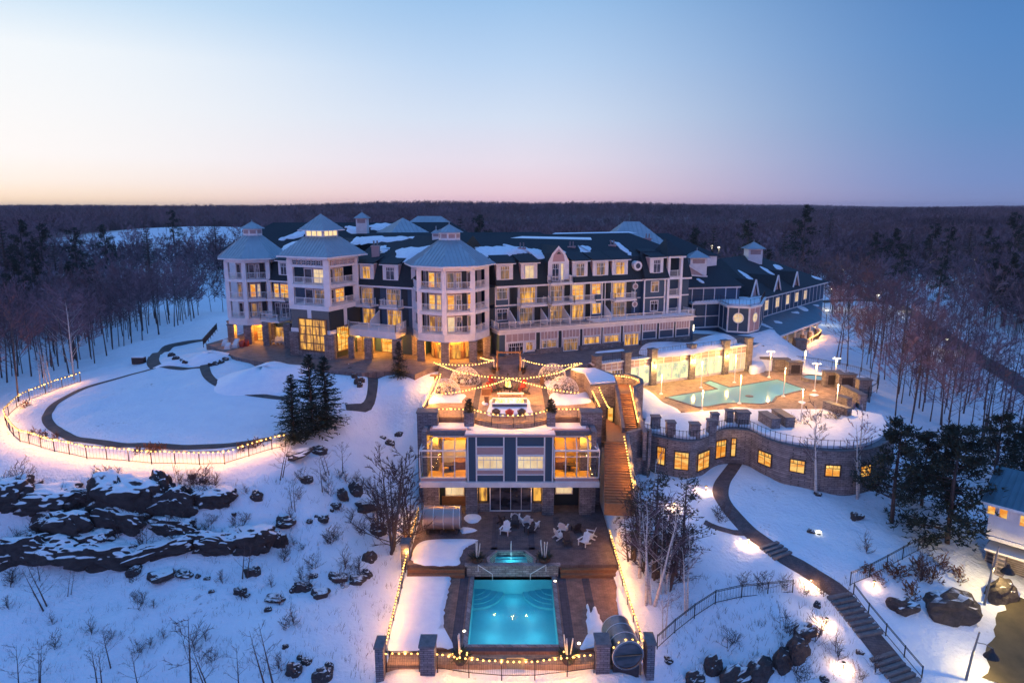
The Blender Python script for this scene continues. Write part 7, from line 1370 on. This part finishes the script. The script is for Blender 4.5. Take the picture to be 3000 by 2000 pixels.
for k in range(1500):
    if k < 1100: x, y, z = rs.uniform(0, 1180), rs.uniform(1400, 1995), 2
    else: x, y, z = rs.uniform(1950, 2500), rs.uniform(1690, 1995), 0
    g = onground(x, y, z); n = rs.randint(1, 5)
    for i in range(n): a = Vector((g.x+rs.gauss(0, .15), g.y+rs.gauss(0, .15), g.z-.05)); ribbon(m, a, a+Vector((rs.gauss(0, .15), rs.gauss(0, .15), rs.uniform(.2, .6))), .022)
m.build('dead_grass', kind='stuff')

# ------------------------------------------------------------------ rocks
def rock_mesh(seed, mat, sub=4):
    import bmesh
    from mathutils import noise as mn
    bm = bmesh.new(); bmesh.ops.create_icosphere(bm, subdivisions=sub, radius=1); o = Vector((seed*7.3, seed*3.1, seed*1.7))
    for v in bm.verts:
        p = v.co.copy(); p = Vector([math.copysign(abs(c)**.75, c) for c in p]); k = 1+.38*mn.noise(p*.9+o)+.20*mn.noise(p*2.3+o)+.09*mn.noise(p*5+o); vd = mn.voronoi(Vector((p.x*1.5, p.y*1.5, p.z*.6))+o)[0]; k += (.55*min(.22, vd[1]-vd[0])-.06) if mat == 'rock_snowy' else .18*mn.noise(p*1.6+o*1.5); v.co = p*k
        v.co.x += .22*mn.noise(p*1.6+o*3); v.co.z += .18*mn.noise(Vector((p.x*2.2, p.y*2.2, 0))+o)
    me = bpy.data.meshes.new('boulder'); bm.to_mesh(me); bm.free(); me.materials.append(MAT[mat]); me.polygons.foreach_set('use_smooth', [mat == 'rock_snowy']*len(me.polygons)); return me
RM = {('rock_bare', i): rock_mesh(i+1, 'rock_bare', 3) for i in range(5)}; RM.update({('rock_snowy', i): rock_mesh(i+11, 'rock_snowy', 5) for i in range(5)})
def rock(px, py, w, h, lab, grp, z0, mat='rock_bare', rz=None, dep=.8, sink=.42, name='boulder'):
    g = onground(px, py, z0); s = g.y*1.08/2000; W_, H_ = w*s/2, h*s/2/.9; k = rs.randint(0, 4)
    o = bpy.data.objects.new(name, RM[(mat, k)]); COL.objects.link(o); o.location = g+Vector((0, 0, H_*(.5-sink))); o.scale = (W_, max(W_, H_)*dep, H_); o.rotation_euler = (rs.uniform(-.15, .15), rs.uniform(-.25, .25), rs.uniform(-.5, .5) if rz is None else rz); tag(o, lab, 'rock', grp); return o
zS = zoomer(0, 1300, 1.96)
for x, y, w, h in ((60, 270, 260, 130), (280, 300, 350, 110), (460, 310, 200, 100), (720, 270, 320, 190), (930, 240, 130, 180), (980, 340, 230, 150), (1220, 375, 200, 90), (100, 440, 300, 180), (350, 455, 320, 150), (700, 430, 250, 120), (1000, 465, 240, 80), (300, 575, 320, 110), (600, 625, 340, 130), (930, 595, 320, 80), (1230, 565, 240, 110), (1420, 530, 250, 120), (1580, 535, 130, 90), (130, 620, 220, 70), (30, 330, 200, 100), (520, 540, 240, 90)):
    px, py = zS(x, y); rock(px, py+h/1.96*.2, w/1.96*1.12, h/1.96*1.15, 'dark snow streaked rock ledge on the slope below the oval lawn', 'rock ledges below the lawn', 4, 'rock_snowy', rz=rs.uniform(-.35, .35), dep=rs.uniform(.35, .7), sink=.46, name='rock_ledge')
for x, y, w, h in ((565, 157, 60, 20), (645, 208, 70, 34), (1105, 180, 50, 44), (1165, 208, 52, 44), (1760, 197, 78, 44), (1345, 270, 34, 16), (1345, 412, 32, 24), (1475, 370, 84, 70), (1640, 440, 135, 70), (1970, 280, 60, 100), (2045, 250, 90, 110), (1925, 348, 70, 38), (1855, 425, 78, 48), (1775, 440, 44, 28), (1815, 412, 24, 18), (1905, 378, 28, 24), (2110, 340, 150, 66), (2170, 480, 120, 100), (2120, 640, 84, 90), (1700, 50, 190, 50), (1830, 30, 110, 60), (1450, 720, 100, 80), (770, 720, 95, 54), (930, 740, 180, 60), (1060, 740, 115, 34), (1135, 755, 38, 34), (1190, 768, 44, 20), (1215, 842, 38, 22), (1380, 835, 84, 54), (1415, 865, 44, 20), (1580, 880, 140, 40), (1740, 810, 115, 70), (1680, 830, 44, 60), (1840, 845, 124, 60), (1800, 752, 54, 28), (1945, 755, 135, 54), (2050, 770, 110, 60), (2100, 740, 84, 70), (1540, 945, 48, 38), (1690, 1280, 105, 110), (1760, 1240, 74, 44), (1850, 1310, 135, 90), (1890, 1270, 64, 70), (1720, 1220, 34, 40), (1640, 1155, 44, 28), (2240, -10, 60, 40), (2200, -40, 40, 20), (2290, -60, 50, 30)):
    px, py = zS(x, y); rock(px, py+h/1.96*.25, w/1.96*.88, h/1.96*.85, 'dark boulder in the snow between the lawn and the pool', 'boulders on the left slope', 3)
for x, y, w, h in ((120, 1350, 72, 44), (1300, 450, 84, 54), (1015, 545, 48, 28), (1060, 312, 48, 28), (1055, 1005, 42, 54), (1100, 1470, 64, 44), (1320, 1300, 54, 28)): px, py = zL(x, y); rock(px, py+h/2.138*.2, w/2.138, h/2.138, 'single dark boulder on the snow by the right path', 'boulders by the right path', 0)
for x, y, w, h in ((980, 1160, 175, 95), (930, 1260, 170, 160), (840, 1330, 150, 150), (700, 1385, 220, 140), (560, 1440, 260, 130), (400, 1370, 130, 150), (290, 1455, 150, 100)): px, py = zL(x, y); rock(px, py+h/2.138*.3, w/2.138, h/2.138, 'dark jagged rock of the cliff at the lower right', 'rock cliff at lower right', -1, rz=.5, dep=.6, name='cliff_rock')
for x, y, w, h, l in ((1880, 985, 350, 150, 'large lamp lit rock with snowy top before the lodge'), (2200, 910, 190, 150, 'lamp lit rock right of the large one, beside the lamp post'), (1590, 995, 200, 84, 'low brown rock left of the large lamp lit rock')): px, py = zL(x, y); rock(px, py+h/2.138*.3, w/2.138, h/2.138*1.15, l, None, -.5, rz=.1, dep=.6, name='boulder')
for x, y in ((985, 280), (1010, 300), (1040, 315), (1065, 322), (1215, 335), (1240, 330), (1270, 320), (1295, 305), (1320, 290)): px, py = zE(x, y); rock(px, py, 18, 14, 'small dark stone edging the snow heap by the plaza', 'stones edging the snow heap', 10)
for x, y in ((2010, 370), (2035, 400), (2050, 430), (2065, 455), (2080, 475), (2000, 345)): px, py = zE(x, y); rock(px, py, 15, 18, 'flat step stone beside the path at the spruces', 'step stones by the spruces', 10)

# ------------------------------------------------------------------ the woods
protos = []
for i in range(5):
    T, K = bare_mesh(50+i, 13., (.36, .40, .34, .42, .38)[i], 22, 9, 'bark', 'twig', low=(.34, .28, .36, .24, .3)[i], wt=.065, rt=.0085); protos.append(tree_thing('bare_tree', (T, K), '', 'tree'))
for i in range(3):
    T, K = bare_mesh(60+i, 13., (.26, .3, .24)[i], 13, 5, 'bark', 'twig', low=.4, wt=.05, rt=.008); protos.append(tree_thing('bare_tree', (T, K), '', 'tree'))
def inpoly(px, py, poly):
    c = False; n = len(poly)
    for i in range(n):
        (x0, y0), (x1, y1) = poly[i], poly[i-1]
        if (y0 < py) != (y1 < py) and px < (x1-x0)*(py-y0)/(y1-y0)+x0: c = not c
    return c
ROAD = [at(x, y, 4) for x, y in ((3080, 1185), (3000, 1130), (2900, 1070), (2790, 1000), (2700, 935), (2630, 895), (2560, 882), (2470, 880), (2400, 885))]
def droad(x, y): return min((Vector((x, y, 0))-Vector((p.x, p.y, 0))).length for p in RD)
RD = resample(ROAD, 3)
LEFT = [(-400, 1300), (0, 1225), (120, 1130), (240, 1085), (420, 1000), (650, 905), (700, 870), (700, 560), (-400, 560)]
RIGHT = [(2420, 930), (2420, 1010), (2450, 1075), (2560, 1130), (2630, 1260), (2730, 1340), (2880, 1350), (3400, 1450), (3400, 560), (2420, 560)]
pts_all = []; rw = random.Random(99)
y = 58.
while y < 3800:
    s = 3.3 if y < 190 else (5. if y < 320 else (6.2 if y < 700 else (9 if y < 1500 else 16)))
    x = -1.1*y-30
    while x < 1.1*y+30:
        X, Y = x+rw.uniform(-.45, .45)*s, y+rw.uniform(-.45, .45)*s; x += s
        if -62 < X < 96 and Y < 176: 
            if X < 60 or Y < 150: pass
        if Y < 300:
            z = ground(X, Y); p = pix((X, Y, z))
            if Y < 185:
                L_, R_2 = inpoly(p[0], p[1], LEFT), inpoly(p[0], p[1], RIGHT)
                if not (L_ or R_2): continue
                if -50 < X < 90 and Y < 170 and X*1.0 < 40+(Y-100): continue
            if droad(X, Y) < (7.5 if Y > 150 else 5.5): continue
            if 60 < X and droad(X, Y+9) < 8 and rw.random() < .8: continue
            if Y < 190 and X < 0 and rw.random() < .36: continue
            side = 0 if X < -20 else (2 if X > 60 else 1)
            if side == 2 and rw.random() < .08: continue
            if (abs(X+100) < 28 and 190 < Y < 245) and rw.random() < .85: continue
            if 140 < X < 220 and 195 < Y < 235 and rw.random() < .6: continue
        else: side = 3; z = ground(X, Y)
        if -.67 < X/Y < -.48 and 190 < Y < 345 and rw.random() < .3: continue
        if ((X+165)/95)**2+((Y-385)/75)**2 < 1 and rw.random() < .74: continue
        if ((X+20)/60)**2+((Y-235)/25)**2 < 1 or ((X-60)/40)**2+((Y-225)/18)**2 < 1: continue
        pts_all.append((X, Y, z, side))
    y += s
near = [p for p in pts_all if p[3] != 3 and (abs(p[0]) < .8*p[1]+6)]; near.sort(key=lambda p: math.hypot(p[0], p[1])); near = near[:262]; ns = set(near)
for i, (X, Y, z, side) in enumerate(near):
    (protos[5+(i//3) % 3] if side == 2 and Y < 210 and i % 3 else protos[i % 5])((X, Y, z), rw.uniform(0, 6.28), rw.uniform(.72, 1.12), ['leafless tree in the dark wood left of the hotel', 'leafless tree in the wood behind the hotel', 'leafless thin tree in the wood right of the pool and hall'][side], ['bare trees of the left wood', 'bare trees behind the hotel', 'bare trees of the right wood'][side])
rest = [p for p in pts_all if p not in ns]
# the far woods: one mass of trees
cfm = cf2.root
fobs = []
for i in range(4):
    T, K = bare_mesh(70+i, 12., .44, 14, 7, 'bark', 'twig', low=.24, wt=.17, rt=.008); T2 = K; off_ = len(T.v)
    T.use('twig'); T.add(K.v, K.f); o = T.build('bare_tree'); X, Y, z, sd_2 = rest[i*37+11]; o.location = (X, Y, z); tag(o, 'leafless tree at the near edge of the far woods', 'tree', 'bare trees at the edge of the far woods'); fobs.append(o)
cfar = MB('bark'); _t, _k = spruce_mesh(81, 15., 3.2, 'needle', 11, 7, 4); cfar.add(_t.v, _t.f); cfar.use('needle'); cfar.add(_k.v, _k.f); o = cfar.build('conifer_tree'); o.location = rest[500][:3]; tag(o, 'small dark conifer at the near edge of the far woods', 'tree'); fobs.append(o)
me = bpy.data.meshes.new('far_woods'); me.from_pydata([p[:3] for p in rest], [], []); kd = me.attributes.new('kindno', 'INT', 'POINT'); sca = me.attributes.new('scl', 'FLOAT', 'POINT'); rt_ = me.attributes.new('rot', 'FLOAT_VECTOR', 'POINT')
rw = random.Random(5)
for i, p in enumerate(rest):
    kd.data[i].value = 4 if rw.random() < (.05 if p[1] < 300 else max(.03, .12+.34*math.sin(p[0]/130+1)*math.cos(p[1]/170))) else rw.randint(0, 3); sca.data[i].value = rw.uniform(.8, 1.2) if p[1] < 900 else rw.uniform(.8, 1.6); rt_.data[i].vector = (0, 0, rw.uniform(0, 6.28))
fw_ = bpy.data.objects.new('far_woods', me); COL.objects.link(fw_); fw_['kind'] = 'stuff'
ng = bpy.data.node_groups.new('woods', 'GeometryNodeTree'); ng.interface.new_socket('Geometry', in_out='INPUT', socket_type='NodeSocketGeometry'); ng.interface.new_socket('Geometry', in_out='OUTPUT', socket_type='NodeSocketGeometry')
gi, go = ng.nodes.new('NodeGroupInput'), ng.nodes.new('NodeGroupOutput'); jn = ng.nodes.new('GeometryNodeJoinGeometry')
def attr(nm, ty): a = ng.nodes.new('GeometryNodeInputNamedAttribute'); a.data_type = ty; a.inputs[0].default_value = nm; return [o for o in a.outputs if o.enabled][0]
ak, as_, ar = attr('kindno', 'INT'), attr('scl', 'FLOAT'), attr('rot', 'FLOAT_VECTOR')
for k, ob in enumerate(fobs):
    cmp_ = ng.nodes.new('FunctionNodeCompare'); cmp_.data_type = 'INT'; cmp_.operation = 'EQUAL'; ii = [i for i in cmp_.inputs if i.enabled]; ng.links.new(ak, ii[0]); ii[1].default_value = k
    oi = ng.nodes.new('GeometryNodeObjectInfo'); oi.inputs[0].default_value = ob; oi.inputs['As Instance'].default_value = True
    ip = ng.nodes.new('GeometryNodeInstanceOnPoints'); ng.links.new(gi.outputs[0], ip.inputs['Points']); ng.links.new(cmp_.outputs[0], ip.inputs['Selection']); ng.links.new(oi.outputs['Geometry'], ip.inputs['Instance']); ng.links.new(ar, ip.inputs['Rotation']); ng.links.new(as_, ip.inputs['Scale']); ng.links.new(ip.outputs[0], jn.inputs[0])
ng.links.new(jn.outputs[0], go.inputs[0]); md = fw_.modifiers.new('woods', 'NODES'); md.node_group = ng


# each of a countable few gets its own label: its place in the row
ONES = ['', 'first', 'second', 'third', 'fourth', 'fifth', 'sixth', 'seventh', 'eighth', 'ninth', 'tenth', 'eleventh', 'twelfth', 'thirteenth', 'fourteenth', 'fifteenth', 'sixteenth', 'seventeenth', 'eighteenth', 'nineteenth']
def ordn(n): return ONES[n] if n < 20 else ({2: 'twentieth', 3: 'thirtieth', 4: 'fortieth', 5: 'fiftieth'}[n//10] if n % 10 == 0 else {2: 'twenty', 3: 'thirty', 4: 'forty', 5: 'fifty'}[n//10]+'-'+ONES[n % 10])
BYX = {'rock ledges below the lawn': 'dark snow streaked rock ledge below the oval lawn', 'boulders on the left slope': 'dark boulder on the left slope', 'rock cliff at lower right': 'jagged dark rock of the lower right cliff', 'boulders by the right path': 'single dark boulder by the right path', 'small bare trees on the left slope': 'small bare tree on the left slope', 'stones edging the snow heap': 'small dark stone edging the snow heap', 'step stones by the spruces': 'flat step stone beside the spruces',
 'dry shrubs along the lawn fence': 'russet dry shrub along the lawn fence', 'dry shrubs below the lodge': 'brown dry shrub on the bank below the lodge', 'bare shrubs by the right path': 'dark bare shrub by the right path', 'bare shrubs by the rock cliff': 'bare shrub by the lower right rock cliff', 'bare shrubs on the slope': 'bare shrub on the slope left of the pool house', 'bare shrubs at the bottom left': 'bare shrub on the open snow at bottom left', 'bare shrubs on the rock ledges': 'bare shrub on the dark rock ledges', 'shrubs in the pool bed': 'leafless shrub in the right pool bed',
 'conifers in the left wood': 'dark conifer in the left wood', 'conifers behind the hotel': 'dark conifer behind the hotel roofs', 'conifers behind the hall': 'dark conifer behind the banquet hall', 'conifers in the right woods': 'dark conifer of the right woods', 'bare trees at the edge of the far woods': 'leafless tree at the near edge of the far woods', 'pale covered seats by the left tower': 'pale covered seat by the left tower', 'red seats by the left tower': 'red seat by the left tower', 'white chairs under the balcony': 'white chair under the left link balcony'}
byg = {}
for o in sc.objects:
    if o.get('group') in BYX and o.parent is None: byg.setdefault(o['group'], []).append(o)
for g, L in byg.items():
    L.sort(key=lambda o: pix(o.location)[0])
    for i, o in enumerate(L): o['label'] = BYX[g]+', '+ordn(i+1)+' from the left'
# ------------------------------------------------------------------ evening haze between the woods
hz = MB('trim'); hz.box(-5000, 5000, -300, 7000, -60, 62); hz.mats = []; me = bpy.data.meshes.new('haze'); me.from_pydata(hz.v, [], hz.f); me.update()
ho = bpy.data.objects.new('haze', me); COL.objects.link(ho); ho['kind'] = 'stuff'
hm = bpy.data.materials.new('haze'); hm.use_nodes = True; hn = hm.node_tree; hn.nodes.clear(); pv_ = hn.nodes.new('ShaderNodeVolumePrincipled'); pv_.inputs['Density'].default_value = .00007; pv_.inputs['Color'].default_value = (.80, .78, .92, 1); pv_.inputs['Anisotropy'].default_value = .2
ou = hn.nodes.new('ShaderNodeOutputMaterial'); hn.links.new(pv_.outputs[0], ou.inputs['Volume']); me.materials.append(hm)
